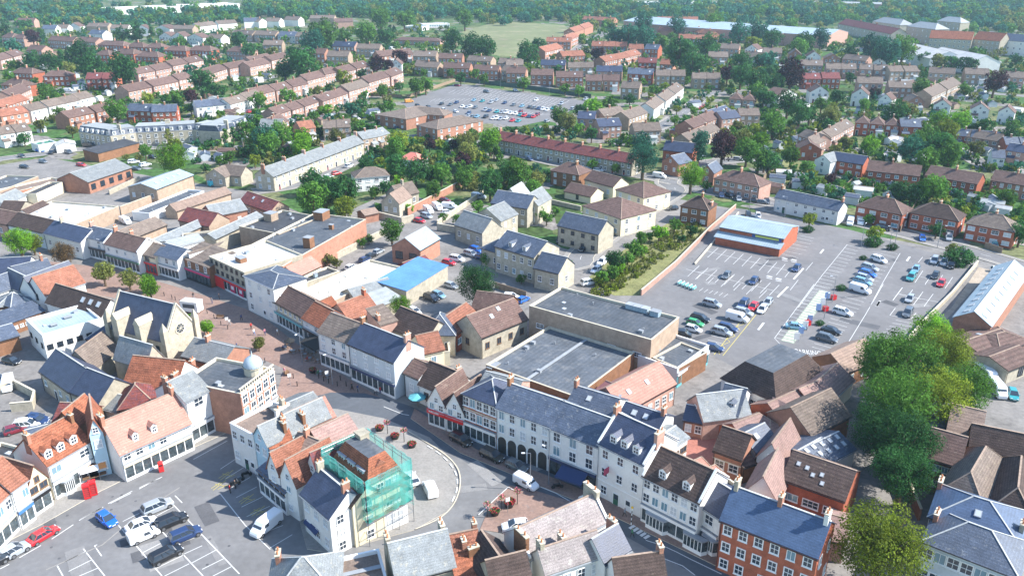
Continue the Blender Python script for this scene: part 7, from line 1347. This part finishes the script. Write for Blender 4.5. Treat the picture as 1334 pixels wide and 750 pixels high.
COLS = {'red': (.5, .03, .03), 'navy': (.03, .05, .15), 'black': (.02, .02, .02), 'white': (.75, .75, .72), 'grey': (.25, .26, .28), 'blue': (.08, .2, .45), 'green': (.06, .2, .1), 'pink': (.6, .25, .3), 'brown': (.1, .06, .03), 'blond': (.4, .28, .12), 'tan': (.4, .3, .2)}
PM = {}
def person(t, x, y, ang, pose, top, leg, hair, label):
    k = (pose, top, leg, hair)
    if k not in PM: PM[k] = person_mesh(*k)
    p = G(t, x, y, 0); o = put('person', PM[k], None, (p.x, p.y, .02), ang); tag(o, label, 'person'); return o
person('c0', 1122, 120, .3, 'stand', 'black', 'black', 'brown', 'person in black standing before the red shop banner')
person('c0', 1085, 140, 1.2, 'walk', 'grey', 'navy', 'brown', 'person in grey walking left of the person in black')
person('c0', 990, 112, 2.2, 'walk', 'black', 'grey', 'brown', 'person in black top and grey trousers by the white kiosk')
person('c0', 1235, 225, -.6, 'walk', 'navy', 'black', 'brown', 'person in navy walking past the white corner house')
person('c0', 1285, 270, -.9, 'stand', 'red', 'black', 'brown', 'person in red standing near the corner of the paved street')
person('c0', 1300, 300, -.8, 'walk', 'white', 'blue', 'blond', 'person in white top and blue jeans near the person in red')
person('c0', 1175, 250, 2.2, 'walk', 'white', 'grey', 'brown', 'person in white crossing the paved street behind the church')
person('c0', 1210, 362, 0, 'sit', 'navy', 'grey', 'brown', 'person in navy sitting on the bench below the paved circle')
person('c1', 125, 300, -.6, 'walk', 'white', 'tan', 'blond', 'person in white walking in front of teal glass shop')
person('c1', 60, 300, 2, 'walk', 'pink', 'navy', 'brown', 'person in pink walking near the olive tree')
person('c1', 505, 580, -.5, 'walk', 'black', 'black', 'brown', 'person in black by the door of pale grey shop')
person('c1', 535, 590, 2.4, 'walk', 'navy', 'grey', 'brown', 'person in navy beside the pale grey shop')
person('c1', 625, 605, -.3, 'walk', 'white', 'black', 'brown', 'person in white top outside the pale grey shop window')
person('c1', 650, 600, 2.8, 'stand', 'red', 'navy', 'brown', 'person in red outside the pale grey shop window')
person('c1', 160, 500, 1, 'stand', 'pink', 'tan', 'blond', 'person in pink beside the round bench by the dome')
person('A', 858, 665, 1.5, 'stand', 'black', 'black', 'brown', 'person in black beside the dark car in the empty bays')
person('i', 112, 400, 0, 'stand', 'black', 'black', 'brown', 'person in black standing by the motorcycles')
person('i', 84, 425, .5, 'stand', 'red', 'black', 'brown', 'person in red jacket standing by the motorcycles')
person('d2', 575, 460, -.5, 'walk', 'grey', 'black', 'brown', 'person in grey walking past the tallest white townhouse')
person('C', 335, 400, 1, 'walk', 'white', 'navy', 'brown', 'person in white top beside the pale walkway')
person('C', 345, 350, 1, 'walk', 'pink', 'navy', 'brown', 'person in pink top beside the pale walkway')
person('d2', 612, 560, -.5, 'walk', 'green', 'black', 'brown', 'person in green waiting at the zebra crossing beacon')
# ---------------------------------------------------------------- cafe tables, umbrella, planters
def cafe(t, x, y, label, um=None):
    p = G(t, x, y); o = thing('cafe_table', label, 'table', (p.x, p.y, .02), rnd.random() * 3, 'cafe tables outside the low shop')
    MB().lathe([(0, .7), (.45, .7), (.45, .74), (0, .74)], 0, 14).build('table_top', [grey_metal], o); MB().tube((0, 0, 0), (0, 0, .7), .04, 0, 6).lathe([(.25, 0), (.25, .04), (0, .05)], 0, 10).build('leg', [grey_metal], o)
    return o
def chair(t, x, y, label):
    p = G(t, x, y); o = thing('cafe_chair', label, 'chair', (p.x, p.y, .02), rnd.random() * 6, 'cafe chairs on the paved street')
    MB().box(-.22, -.22, .43, .22, .22, .47, 0).build('seat', [wood], o); MB().box(-.22, .19, .47, .22, .23, .9, 0).build('backrest', [wood], o)
    for sx in (-.2, .2):
        for sy in (-.2, .2): MB().tube((sx, sy, 0), (sx, sy, .44), .02, 0, 5).build('leg', [grey_metal], o)
k = 0
for (x, y) in ((165, 375), (185, 350), (205, 392), (265, 410), (290, 430), (310, 400), (250, 385), (330, 440), (345, 500), (380, 520)):
    cafe('c1', x, y, 'small round cafe table, ' + ordl(k) + ' on the paved street'); 
    for j, (dx, dy) in enumerate(((-12, 4), (12, -2))): chair('c1', x + dx, y + dy, ('left' if j == 0 else 'right') + ' chair at the ' + ORD[min(k, 9)] + ' cafe table')
    if k % 2 == 0: person('c1', x - 12, y + 2, rnd.random() * 6, 'sit', ['navy', 'white', 'red', 'grey', 'green'][k // 2], 'grey', 'brown', 'person in ' + ['navy', 'white', 'red', 'grey', 'green'][k // 2] + ' top sitting at the ' + ORD[k] + ' cafe table')
    k += 1
def umbrella(t, x, y, colr, label, R_=1.7):
    p = G(t, x, y, 2.3); o = thing('parasol', label, 'parasol', (p.x, p.y, 0), .3)
    MB().lathe([(R_, 2.2), (R_, 2.1), (R_ + .02, 2.2), (R_ * .5, 2.55), (0, 2.85)], 0, 8).build('canopy', [pm('canvas_' + colr, SHOPC[colr], .9)], o); MB().tube((0, 0, 0), (0, 0, 2.9), .04, 0, 6).build('pole', [wood], o)
umbrella('c1', 838, 612, 'teal', 'large teal parasol outside the dark passage')
umbrella('c1', 185, 325, 'black', 'small black parasol at the cafe tables', 1.2)
flower = mat('flowers_red', (.45, .03, .05), var=.5, scale=6)
def planter(t, x, y, label):
    p = G(t, x, y); o = thing('planter', label, 'planter', (p.x, p.y, .09), 0, 'round flower planters')
    MB().lathe([(0, 0), (.6, 0), (.85, .7), (.8, .72), (.7, .65), (0, .65)], 0, 14).build('tub', [black_paint], o)
    f_ = MB(); r = random.Random(x)
    for i in range(160):
        a, q, z = r.random() * 6.28, r.random() ** .5 * .85, r.random() * .45; c = Vector((math.cos(a) * q, math.sin(a) * q, .7 + z * (1.1 - q))); s = .1
        d1 = Vector((r.uniform(-1, 1), r.uniform(-1, 1), r.uniform(-.4, .4))).normalized() * s; d2 = Vector((r.uniform(-1, 1), r.uniform(-1, 1), r.uniform(-1, 1))).normalized() * s
        f_.quad(c + d1, c + d2, c - d1, c - d2, 0 if r.random() < .55 else 1)
    f_.build('flowers', [flower, LM['g']], o)
def basket(t, x, y, label):
    p = G(t, x, y); o = thing('flower_basket_post', label, 'flower post', (p.x, p.y, .09), 0, 'posts with hanging flower baskets')
    MB().tube((0, 0, 0), (0, 0, 2.8), .06, 0, 7).build('post', [black_paint], o); f_ = MB(); r = random.Random(x + 1)
    for i in range(140):
        a, q, z = r.random() * 6.28, r.random() ** .5 * .62, r.random() * .6; c = Vector((math.cos(a) * q, math.sin(a) * q, 2.2 + z)); d1 = Vector((r.uniform(-1, 1), r.uniform(-1, 1), 0)).normalized() * .1; d2 = Vector((0, r.uniform(-1, 1), r.uniform(-1, 1))).normalized() * .1
        f_.quad(c + d1, c + d2, c - d1, c - d2, 0 if r.random() < .6 else 1)
    f_.build('flowers', [mat('flowers_pink', (.6, .16, .2), var=.5, scale=6), LM['g']], o)
for i, (t, x, y) in enumerate((('i', 895, 85), ('i', 978, 130), ('i', 1070, 175), ('d1', 1180, 450), ('d1', 1250, 412), ('c1', 305, 490), ('d2', 18, 402))): planter(t, x, y, 'black planter of red flowers ' + ['nearest the orange island roofs', 'in the middle of the island row', 'at the square end of the island row', 'left of two at the road corner', 'right of two at the road corner', 'by the cafe chairs on the paved street', 'behind the white parapet roof'][i])
for i, (t, x, y) in enumerate((('i', 938, 105), ('i', 1028, 150), ('d1', 1143, 465), ('d1', 1212, 430), ('d1', 1290, 400))): basket(t, x, y, 'post with pink flower baskets, ' + ORD[i] + ' along the square edge')
# phone boxes, stalls, kiosk, beacons
def phone(t, x, y, label):
    p = G(t, x, y); o = thing('phone_box', label, 'phone box', (p.x, p.y, .09), .5); b = MB(); s = .45
    for sx in (-1, 1):
        for sy in (-1, 1): b.box(sx * s - .06, sy * s - .06, 0, sx * s + .06, sy * s + .06, 2.2, 0)
    b.box(-s - .06, -s - .06, 0, s + .06, s + .06, .25, 0); b.box(-s - .1, -s - .1, 2.15, s + .1, s + .1, 2.4, 0); b.add([(-s, -s, 2.4), (s, -s, 2.4), (s, s, 2.4), (-s, s, 2.4), (-.2, -.2, 2.58), (.2, -.2, 2.58), (.2, .2, 2.58), (-.2, .2, 2.58)], [(0, 1, 5, 4), (1, 2, 6, 5), (2, 3, 7, 6), (3, 0, 4, 7), (4, 5, 6, 7)], 0)
    for z in (.6, .95, 1.3, 1.65, 2.0):
        for q in (-s, s): b.box(-s, q - .03, z, s, q + .03, z + .04, 0); b.box(q - .03, -s, z, q + .03, s, z + .04, 0)
    b.build('frame', [red_paint], o); b = MB(); b.box(-s + .02, -s + .02, .25, s - .02, s - .02, 2.15, 0); b.build('glass', [plain('phone_box_glass', (.32, .05, .05), .15)], o)
phone('m', 538, 505, 'red telephone box, left of the pair by the market stall'); phone('m', 576, 485, 'red telephone box, right of the pair by the market stall')
def post(t, x, y, colr, h_, w_, name, label):
    p = G(t, x, y); o = thing(name, label, name.replace('_', ' '), (p.x, p.y, .09), .5); MB().box(-w_ / 2, -w_ / 2, 0, w_ / 2, w_ / 2, h_ * .85, 0).lathe([(w_ * .55, 0), (w_ * .5, .12), (0, .22)], 0, 10, (0, 0, h_ * .85)).build('body', [pm('post_' + colr, SHOPC[colr])], o); MB().box(-w_ * .35, -w_ / 2 - .02, h_ * .6, w_ * .35, -w_ / 2, h_ * .72, 0).build('slot', [black_paint], o)
post('d0', 790, 238, 'red', 1.9, .8, 'kiosk_pillar', 'red pillar kiosk on the pavement before the salmon roofed building')
def stall(t, x, y, c1, label):
    p = G(t, x, y); o = thing('market_stall', label, 'stall', (p.x, p.y, .09), .55); b = MB()
    b.add([(-1.4, -1, 2.1), (1.4, -1, 2.1), (1.4, 1, 2.1), (-1.4, 1, 2.1), (-1.4, 0, 2.6), (1.4, 0, 2.6)], [(0, 1, 5, 4), (2, 3, 4, 5), (1, 2, 5), (3, 0, 4)], 0); b.build('canopy', [pm('canvas_' + c1, SHOPC[c1], .9)], o); MB().box(-1.2, -.8, .75, 1.2, .6, .9, 0).build('counter', [wood], o)
    for sx in (-1.3, 1.3):
        for sy in (-.9, .9): MB().tube((sx, sy, 0), (sx, sy, 2.1), .03, 0, 5).build('pole', [grey_metal], o)
stall('m', 560, 400, 'white', 'white canopied stall behind the phone boxes'); stall('m', 605, 385, 'orange', 'orange canopied stall behind the phone boxes')
p = G('c0', 985, 180); o = thing('kiosk', 'white market kiosk van with flat roof in front of the church', 'kiosk', (p.x, p.y, .05), -.25); MB().box(-2.3, -1.2, .4, 2.3, 1.2, 2.9, 0).build('body', [white_paint], o); MB().box(-2.4, -1.3, 2.9, 2.4, 1.3, 3.0, 0).build('roof', [RF['flatwh']], o); MB().box(-1.6, -1.25, 1.4, 1.6, -1.19, 2.4, 0).build('hatch', [glass], o)
for sx in (-1.4, 1.4): MB().tube((sx, -1.1, .3), (sx, 1.1, .3), .3, 0, 10).build('wheel', [tyre], o)
# awnings
def awning(t, e0, e1, z, dep, colr, label):
    a, c = G(t, *e0, z), G(t, *e1, z); d = c - a; L = math.hypot(d.x, d.y); o = thing('awning', label, 'awning', (a.x, a.y, 0), math.atan2(d.y, d.x)); MB().extr([(0, z - .7), (dep, z), (dep, z + .08), (0, z - .62)], 0, 0, L, 0).extr([(-.03, z - .95), (.03, z - .95), (.03, z - .62), (-.03, z - .62)], 0, 0, L, 0).build('canvas', [pm('canvas_' + colr, SHOPC[colr], .9)], o)
    for x in (.1, L - .1): MB().tube((x, 0.05, z - .8), (x, dep, z - .3), .03, 0, 5).build('arm', [grey_metal], o)
awning('d2', (235, 245), (365, 290), 3.1, 2.4, 'navy', 'wide navy awning over the three window shop front'); awning('i', (478, 560), (545, 630), 2.9, 1.2, 'navy', 'small blue awning on the market corner house'); awning('c1', (235, 320), (318, 365), 3.1, 3.2, 'black', 'dark pergola awning in front of the low rust roofed shop')
# zebra beacon, lamps, bollards, signs
def lamp(t, x, y, h_, label, arm=1.0, m=None):
    p = G(t, x, y); o = thing('street_lamp', label, 'street lamp', (p.x, p.y, 0), rnd.random() * 6, 'street lamps'); MB().tube((0, 0, 0), (0, 0, h_), .09, 0, 7, .05).tube((0, 0, h_), (arm, 0, h_ + .1), .04, 0, 6).build('pole', [m or grey_metal], o); MB().box(arm - .1, -.13, h_ + .02, arm + .45, .13, h_ + .14, 0).build('lamp_head', [lampw], o)
for i, (t, x, y) in enumerate((('N', 835, 205), ('N', 785, 240), ('C', 560, 160), ('b3', 110, 405), ('b2', 670, 190), ('b2', 1240, 370), ('C', 490, 300), ('D', 505, 60), ('D', 650, 95), ('D', 990, 140), ('D', 400, 60), ('c1', 250, 440), ('c1', 405, 550), ('d2', 205, 305), ('d2', 115, 330), ('N', 545, 210), ('b3', 890, 560), ('a3', 200, 600), ('b2', 1010, 180))):
    lamp(t, x, y, 7 if i != 0 else 9, 'grey street lamp ' + ['leaning tall over the car park entrance', 'beside the low hedge at the car park entrance', 'above the red trolley bay', 'outside the white cottages', 'on the apartment road', 'by the wide pink brick pair', 'by the middle row of the car park', 'at the back of the far car park, left', 'at the back of the far car park, middle', 'at the back of the far car park, right', 'at the far car park corner', 'by the cafe tables',
         'outside the pale grey shop', 'at the arcade end', 'on the road corner by the white van', 'at the head of the middle bays', 'in the hedge by the three parked cars', 'on the upper right road', 'by the bright green junction tree'][i])
for i, (x, y) in enumerate(((315, 500), (335, 520), (360, 535), (385, 545), (430, 560), (445, 530), (475, 560), (505, 575), (535, 590), (225, 560), (205, 520), (-40, 390), (20, 430), (60, 440))):
    p = G('c1', x, y); o = thing('bollard', 'short black bollard, ' + ordl(i) + ' along the paved street edge', 'bollard', (p.x, p.y, 0), 0, 'bollards of the paved street'); MB().tube((0, 0, 0), (0, 0, 1.0), .09, 0, 8).lathe([(.11, 0), (.1, .1), (0, .16)], 0, 8, (0, 0, .98)).build('shaft', [black_paint], o)
for i, (x, y) in enumerate(((880, 115), (897, 122), (840, 100), (920, 140), (1040, 160), (1060, 190), (1095, 215), (1130, 250), (1165, 270))):
    p = G('c0', x, y); o = thing('bollard', 'black bollard, ' + ordl(i) + ' in the line behind the church', 'bollard', (p.x, p.y, 0), 0, 'bollards behind the church'); MB().tube((0, 0, 0), (0, 0, 1.0), .09, 0, 8).lathe([(.11, 0), (.1, .1), (0, .16)], 0, 8, (0, 0, .98)).build('shaft', [black_paint], o)
for i, (t, x, y, w_) in enumerate((('c1', 190, 560, .0), ('c1', 380, 545, 0), ('d1', 1243, 440, 0), ('c0', 1165, 265, 0))):
    p = G(t, x, y); o = thing('sign_post', ['white sign on post before the bank dome', 'white sign on post beside cafe bollards', 'white sign on post at the road corner', 'white sign on post in the paved circle'][i], 'sign', (p.x, p.y, 0), .4); MB().tube((0, 0, 0), (0, 0, 2.6), .04, 0, 6).build('post', [grey_metal], o); MB().box(-.35, -.03, 2.1, .35, .03, 2.8, 0).build('panel', [white_paint], o)
p = G('d2', 608, 500); o = thing('crossing_beacon', 'black and white banded beacon with yellow globe at the zebra crossing', 'beacon', (p.x, p.y, .1), 0)
for k in range(7): MB().tube((0, 0, k * .42), (0, 0, (k + 1) * .42), .07, 0, 8).build('band', [black_paint if k % 2 else white_paint], o)
MB().lathe([(0, 0), (.15, .07), (.2, .2), (.15, .33), (0, .4)], 0, 10, (0, 0, 2.94)).build('globe', [plain('beacon_amber', (.85, .55, .02), .3)], o)
# motorcycles
def moto(t, x, y, ang, c, label):
    p = G(t, x, y); o = thing('motorcycle', label, 'motorcycle', (p.x, p.y, .03), ang)
    for sx in (-.7, .7): MB().tube((sx, -.07, .32), (sx, .07, .32), .32, 0, 14).build('wheel', [tyre], o)
    b = MB(); loft(b, [sec(-.75, .62, .8, .22), sec(-.3, .45, .85, .3), sec(.15, .4, 1.0, .36), sec(.5, .5, .95, .25)]); b.build('body', [carpaint(c)], o); MB().box(-.7, -.14, .8, .0, .14, .9, 0).build('seat', [black_paint], o); MB().tube((.45, -.36, 1.08), (.45, .36, 1.08), .025, 0, 5).tube((.7, 0, .32), (.45, 0, 1.08), .04, 0, 5).build('handlebar', [grey_metal], o)
moto('i', 108, 385, .6, 'black', 'black motorcycle in the shaded bays beside the pub'); moto('i', 130, 365, .7, 'grey', 'grey motorcycle furthest right in the shaded bays'); moto('i', 170, 335, .5, 'black', 'black motorcycle by the door of white townhouse'); moto('d2', 248, 322, .2, 'black', 'black motorcycle parked on the high street near the navy awning')
# pale painted walkway with boards
b = MB(); ga, gc = G('C', 500, 62), G('C', 170, 505); gd = (gc - ga).normalized(); gn = Vector((-gd.y, gd.x, 0)); gl_ = (gc - ga).length
ribbon(b, [ga, gc], 3.0, .037, 1)
for k in range(22):
    c0 = ga + gd * (gl_ * (k + .15) / 22); c1 = ga + gd * (gl_ * (k + .8) / 22); ribbon(b, [c0, c1], 2.6, .040, 0)
tag(b.build('painted_walkway', [mat('paint_pale_green', (.55, .60, .46), var=.12, scale=1.5, fine=.1), mat('paint_worn_green', (.30, .33, .27), var=.15, scale=1.5)]), kind='structure')
q0, q1 = (488, 70), (185, 480)
for k in range(9):
    u = k / 8; x, y = lerp(q0[0], q1[0], u), lerp(q0[1], q1[1], u); p = G('C', x, y, 2); d = G('C', q1[0], q1[1], 2) - G('C', q0[0], q0[1], 2)
    if k in (1, 2, 3, 5, 6, 7, 8):
        x2, y2 = x + 62, y + 22; p = G('C', x2, y2); o = thing('notice_board', 'upright blue and white panel beside the ' + ['', 'second', 'third', 'fourth', '', 'sixth', 'seventh', 'eighth', 'lowest'][k] + ' stripe group of the pale walkway', 'notice board', (p.x, p.y, 0), 0); MB().box(-.6, -.05, .6, .6, .05, 2.3, 0).build('board', [pm('panel_blue', (.25, .36, .6)) if k % 2 else white_paint], o)
        for sx in (-.5, .5): MB().tube((sx, 0, 0), (sx, 0, .7), .04, 0, 6).build('leg', [grey_metal], o)
tc_ = bpy.data.curves.new('road_text', 'FONT'); tc_.body = 'PARKING'; tc_.size = 2.4; tc_.extrude = 0; to_ = bpy.data.objects.new('tmp', tc_); COL.objects.link(to_); bpy.context.view_layer.update()
me_ = bpy.data.meshes.new_from_object(to_.evaluated_get(bpy.context.evaluated_depsgraph_get())); bpy.data.objects.remove(to_); me_.materials.clear(); me_.materials.append(line_w)
a_, c_ = G('C', 240, 600), G('C', 470, 622); d_ = c_ - a_; wd = max(v_.co.x for v_ in me_.vertices); to_ = put('road_lettering', me_, None, (a_.x, a_.y, .04), math.atan2(d_.y, d_.x), (d_.length / wd, 1.3, 1)); tag(to_, kind='structure')
for i, (x, y) in enumerate(((570, 135), (500, 235), (345, 360))):
    p = G('C', x, y); o = thing('trolley_bay_bin', 'red wheeled bin ' + ['at the top', 'in the middle', 'at the bottom'][i] + ' of the pale car park walkway', 'bin', (p.x, p.y, 0), .3); MB().box(-.6, -.45, .12, .6, .45, 1.15, 0).build('body', [red_paint], o); MB().box(-.64, -.5, 1.15, .64, .5, 1.25, 0).build('lid', [pm('lid_dark_red', (.35, .02, .02))], o)
# trolley row in the car park corner
for i in range(5):
    p = G('A', 165 + i * 32, 668 + i * 12); o = thing('bicycle_hoop', 'white hoop rack, ' + ordl(i) + ' in the car park corner', 'rack', (p.x, p.y, 0), .9, 'hoop racks in the car park corner'); MB().tube((-.9, 0, 0), (-.9, 0, 1), .06, 0, 6).tube((.9, 0, 0), (.9, 0, 1), .06, 0, 6).tube((-.9, 0, 1), (.9, 0, 1), .06, 0, 6).build('hoop', [white_paint], o); MB().box(-.8, -.3, .3, .8, .3, .8, 0).build('basket', [pm('basket_teal', (.2, .5, .5))], o)
# walls and fences
def wall(t, pts, h_, th, m, name, label, cat='wall'):
    P = poly_pts(t, pts); o = thing(name, label, cat, (P[0].x, P[0].y, 0)); b = MB()
    for i in range(len(P) - 1):
        a, c = P[i] - P[0], P[i + 1] - P[0]; d = (c - a).normalized(); n = Vector((-d.y, d.x, 0)) * th / 2; e = d * th / 2
        q = [a - n - e * (i > 0) * .98, c - n, c + n, a + n - e * (i > 0) * .98]; hh = h_ + .003 * (i % 2); b.prism([(v_.x, v_.y) for v_ in q], -.1, hh, 0); n2 = n * 1.35; q = [a - n2, c - n2, c + n2, a + n2]; b.prism([(v_.x, v_.y) for v_ in q], hh + .002, hh + .08, 1)
    b.build('wall', [m, stone_trim if cat == 'wall' else m], o); return o
wall('f', [(1273, 345), (1240, 385), (1200, 425), (1163, 468)], 1.2, .3, W['stone'], 'boundary_wall', 'long low pale wall along the right side of the car park')
wall('f', [(835, 385), (880, 347), (925, 301), (958, 272)], 1.6, .3, W['pink'], 'boundary_wall', 'tall pink brick wall between dry bank and car park lane')
wall('f', [(905, 345), (962, 278)], .5, .3, W['stone'], 'boundary_wall', 'low kerb wall between lane and car park bays')
wall('b1', [(790, 395), (1065, 250)], 2.6, .35, W['orange'], 'garden_wall', 'long salmon brick wall behind the walled van yard')
wall('b1', [(600, 400), (760, 440), (820, 425)], 2.2, .35, W['stone'], 'garden_wall', 'grey stone wall below the tan gabled house')
wall('b1', [(940, 450), (1175, 290)], 1.8, .3, W['stone'], 'garden_wall', 'cream wall between van yard and cream townhouses')
wall('b1', [(940, 470), (1240, 520)], 2.2, .3, W['stone'], 'garden_wall', 'stone wall at the back of the townhouse gardens')
wall('b1', [(385, 640), (680, 490)], 2.0, .3, W['stone'], 'garden_wall', 'cream wall along the orange brick block')
wall('b0', [(620, 395), (870, 300)], 3.0, .35, W['buff'], 'garden_wall', 'tall buff brick wall beside the low white garages')
wall('b0', [(560, 290), (715, 215)], 1.6, .3, W['stone'], 'garden_wall', 'low pale wall behind the arched brick workshop')
wall('b2', [(185, 325), (380, 370)], 1.5, .3, W['stone'], 'garden_wall', 'pale wall by the apartment courtyard')
wall('b2', [(525, 520), (600, 440), (660, 400)], 1.2, .3, W['stone'], 'garden_wall', 'curved pale wall along the apartment road')
wall('c0', [(0, 600), (80, 570), (185, 625), (170, 680), (60, 690)], 1.8, .3, W['stone'], 'garden_wall', 'pale walls of the small yard at the left edge')
wall('d3', [(700, 330), (760, 480)], 2.2, .3, W['brown'], 'garden_wall', 'dark wall beside the lowest big trees')
fg = mat('fence_green', (.07, .12, .11), var=.2); fw = mat('fence_timber', (.26, .19, .13), var=.3, scale=1)
wall('D', [(340, 30), (560, 55), (900, 95), (1280, 150)], 2.4, .15, fg, 'fence', 'long dark green fence behind the far car park', 'fence')
wall('D', [(0, 150), (335, 35)], 1.8, .15, fw, 'fence', 'pale timber fence at the left of the far car park', 'fence')
for i, (t, a) in enumerate((('b3', [(130, 255), (205, 180)]), ('b3', [(390, 290), (530, 150)]), ('b3', [(0, 215), (90, 155)]), ('b3', [(700, 480), (800, 310)]), ('b3', [(1130, 560), (1220, 590)]), ('b1', [(600, 60), (680, 80)]), ('c2', [(-60, 60), (100, 110)]), ('b3', [(560, 310), (560, 250)]), ('a3', [(150, 660), (300, 700)]), ('a1', [(600, 490), (760, 500)]), ('b0', [(1010, 70), (1150, 60)]), ('b0', [(1230, 90), (1334, 110)]), ('b2', [(400, 240), (520, 200)]), ('b2', [(1010, 250), (1060, 210)]))):
    wall(t, a, 1.7, .1, fw, 'fence', 'weathered timber garden fence ' + ['below the dry lawn', 'between the lawn and red brick gardens', 'at the left of the dry lawn', 'between the first two hipped red pairs', 'in front of the tan hipped pair', 'beside the long terrace lane', 'above the store car yard', 'behind the first hipped red pair', 'in the upper right gardens', 'left of the far car park', 'behind the big bright tree', 'by the crescent gardens', 'behind the garage range', 'by the bright green junction tree'][i], 'fence')
# sheds and garden buildings
sh = [('b3', 215, 215, 'white greenhouse on the dry lawn'), ('b3', 470, 265, 'white shed behind the cottages'), ('b3', 1110, 330, 'pale shed behind the tan hipped pair'), ('b0', 985, 105, 'grey shed in gardens by the big tree'), ('b0', 1060, 100, 'blue grey shed in long gardens'), ('a0', 300, 640, 'pale shed near the crescent'), ('a0', 200, 680, 'low white shed at far left'), ('b3', 1180, 375, 'small shed by the right edge garden'), ('a2', 470, 460, 'white shed by the far car park fence'), ('b1', 1010, 40, 'stone shed among trees')]
for t, x, y, lb in sh:
    p = G(t, x, y); o = thing('garden_shed', lb, 'shed', (p.x, p.y, 0), rnd.random() * 3); house(o, 3.6, 2.6, 2.0, .7, 'g', 'white' if 'white' in lb or 'pale' in lb else 'grey', 'pale', o=.1, og=.1, door=(.5,))
# chimney style vents on the store were built with it; market street bins and benches
for i, (t, x, y) in enumerate((('c0', 1125, 215), ('c0', 1205, 375), ('c1', 175, 500))):
    p = G(t, x, y); o = thing('bench', ['timber bench by the bollards behind the church', 'timber bench below the paved circle', 'timber bench round the flower post by the dome'][i], 'bench', (p.x, p.y, .02), i * .8); MB().box(-.9, -.22, .42, .9, .22, .48, 0).build('seat', [wood], o); MB().box(-.9, .2, .5, .9, .25, .9, 0).build('backrest', [wood], o)
    for sx in (-.75, .75): MB().box(sx - .05, -.2, 0, sx + .05, .2, .42, 0).build('leg', [black_paint], o)
# red banner and small fascia lettering strokes
st = BLD['cream stone three storey shops with white flat roof and red banner']; L_ = st['dims'][0]
MB().box(L_ * .08, -.5, .35, L_ * .40, -.42, 3.0, 0).build('banner', [red_paint], st)
for u in (.55, .78): MB().box(L_ * u, -.2, .5, L_ * (u + .13), -.15, 2.7, 0).box(L_ * (u + .03), -.24, 1.3, L_ * (u + .10), -.19, 2.2, 1).build('poster', [pm('poster_red', (.6, .03, .12)), white_paint], st)
r = random.Random(4)
for nm in ('white gabled shop with red fascia, left of the twin gables', 'white gabled shop with red fascia, right of the twin gables'):
    g_ = BLD[nm]; L_ = g_['dims'][0]; b = MB(); x = .5
    MB().box(0, -.36, 2.65, L_, -.3, 3.6, 0).build('fascia', [red_paint], g_)
    if 'left' in nm:
        while x < 2.6: b.box(x, -.40, 2.95, x + .10, -.365, 2.95 + r.choice([.25, .38]), 0); x += .19
        b.build('lettering', [white_paint], g_)
mk = BLD['tallest white townhouse with navy slate roof and three dormers']; p = mk['dims']; MB().box(2.2, -1.3, 5.4, 2.3, -.1, 6.5, 0).build('hanging_sign', [pm('sign_maroon', (.4, .04, .10))], mk)
ds = bpy.data.objects.get
# ---------------------------------------------------------------- haze
b = MB(); b.box(-3500, -200, -1.5, 3500, 4200, 92, 0)
hm = bpy.data.materials.new('haze_air'); hm.use_nodes = True; hn = hm.node_tree.nodes; hn.clear(); ho = hn.new('ShaderNodeOutputMaterial'); hv = hn.new('ShaderNodeVolumePrincipled'); hv.inputs['Density'].default_value = HAZE_D; hv.inputs['Color'].default_value = (.58, .82, 1.0, 1); hv.inputs['Anisotropy'].default_value = .1
hm.node_tree.links.new(hv.outputs[0], ho.inputs['Volume']); tag(b.build('haze', [hm]), 'thin pale blue haze over the town, thickening with distance', 'haze', kind='stuff')
# small sheds and outbuildings in the gardens
r = random.Random(21); SP = []
for wl2, rf2 in (('white', 'pale'), ('grey', 'slate'), ('buff', 'brown'), ('white', 'flatwh')):
    o = put('shed_source', None); house(o, 4.2, 3.0, 2.2, .8, 'g', wl2, rf2, far=True, o=.1, og=.1); _kids[o.name] = list(o.children); SP.append((o, {'flatwh': 'white'}.get(rf2, rf2)))
n = 0; cnt = {}
for (A_, B_, C2, D2, m_) in (((0, 60), (1334, 60), (1334, 110), (0, 110), 90), ((0, 110), (520, 110), (500, 165), (0, 165), 40), ((800, 110), (1334, 110), (1334, 225), (980, 200), 70), ((1000, 215), (1334, 240), (1334, 300), (1010, 250), 26), ((260, 150), (460, 150), (420, 215), (250, 215), 24)):
    zn = ['above the diagonal terraces', 'at the left', 'at the upper right', 'behind the cottages', 'beside the crescent'][n]; n += 1
    for i in range(m_):
        u, w_ = r.random(), r.random(); x = (A_[0] + (B_[0] - A_[0]) * u) * (1 - w_) + (D2[0] + (C2[0] - D2[0]) * u) * w_; y = (A_[1] + (B_[1] - A_[1]) * u) * (1 - w_) + (D2[1] + (C2[1] - D2[1]) * u) * w_
        if 525 < x < 775 and 100 < y < 172 or 595 < x < 750 and 26 < y < 76: continue
        p = G('f', x, y)
        if not free(p.x, p.y, 3): continue
        s_, c_ = SP[r.randrange(4)]; k_ = r.uniform(.9, 1.7); o = dup(s_, (p.x, p.y, 0), r.random() * 3, sc=(k_, k_, 1.1), label='small garden shed with ' + c_ + ' roof among the gardens ' + zn, group='garden sheds with ' + c_ + ' roofs ' + zn); o.name = 'garden_shed'; o['category'] = 'shed'
for o, _ in SP: drop(o)
for o in COL.objects:
    if o.parent is None and o.get('label') and len(o['label'].replace('-', ' ').split()) > 16: print('LONG', o['label'])
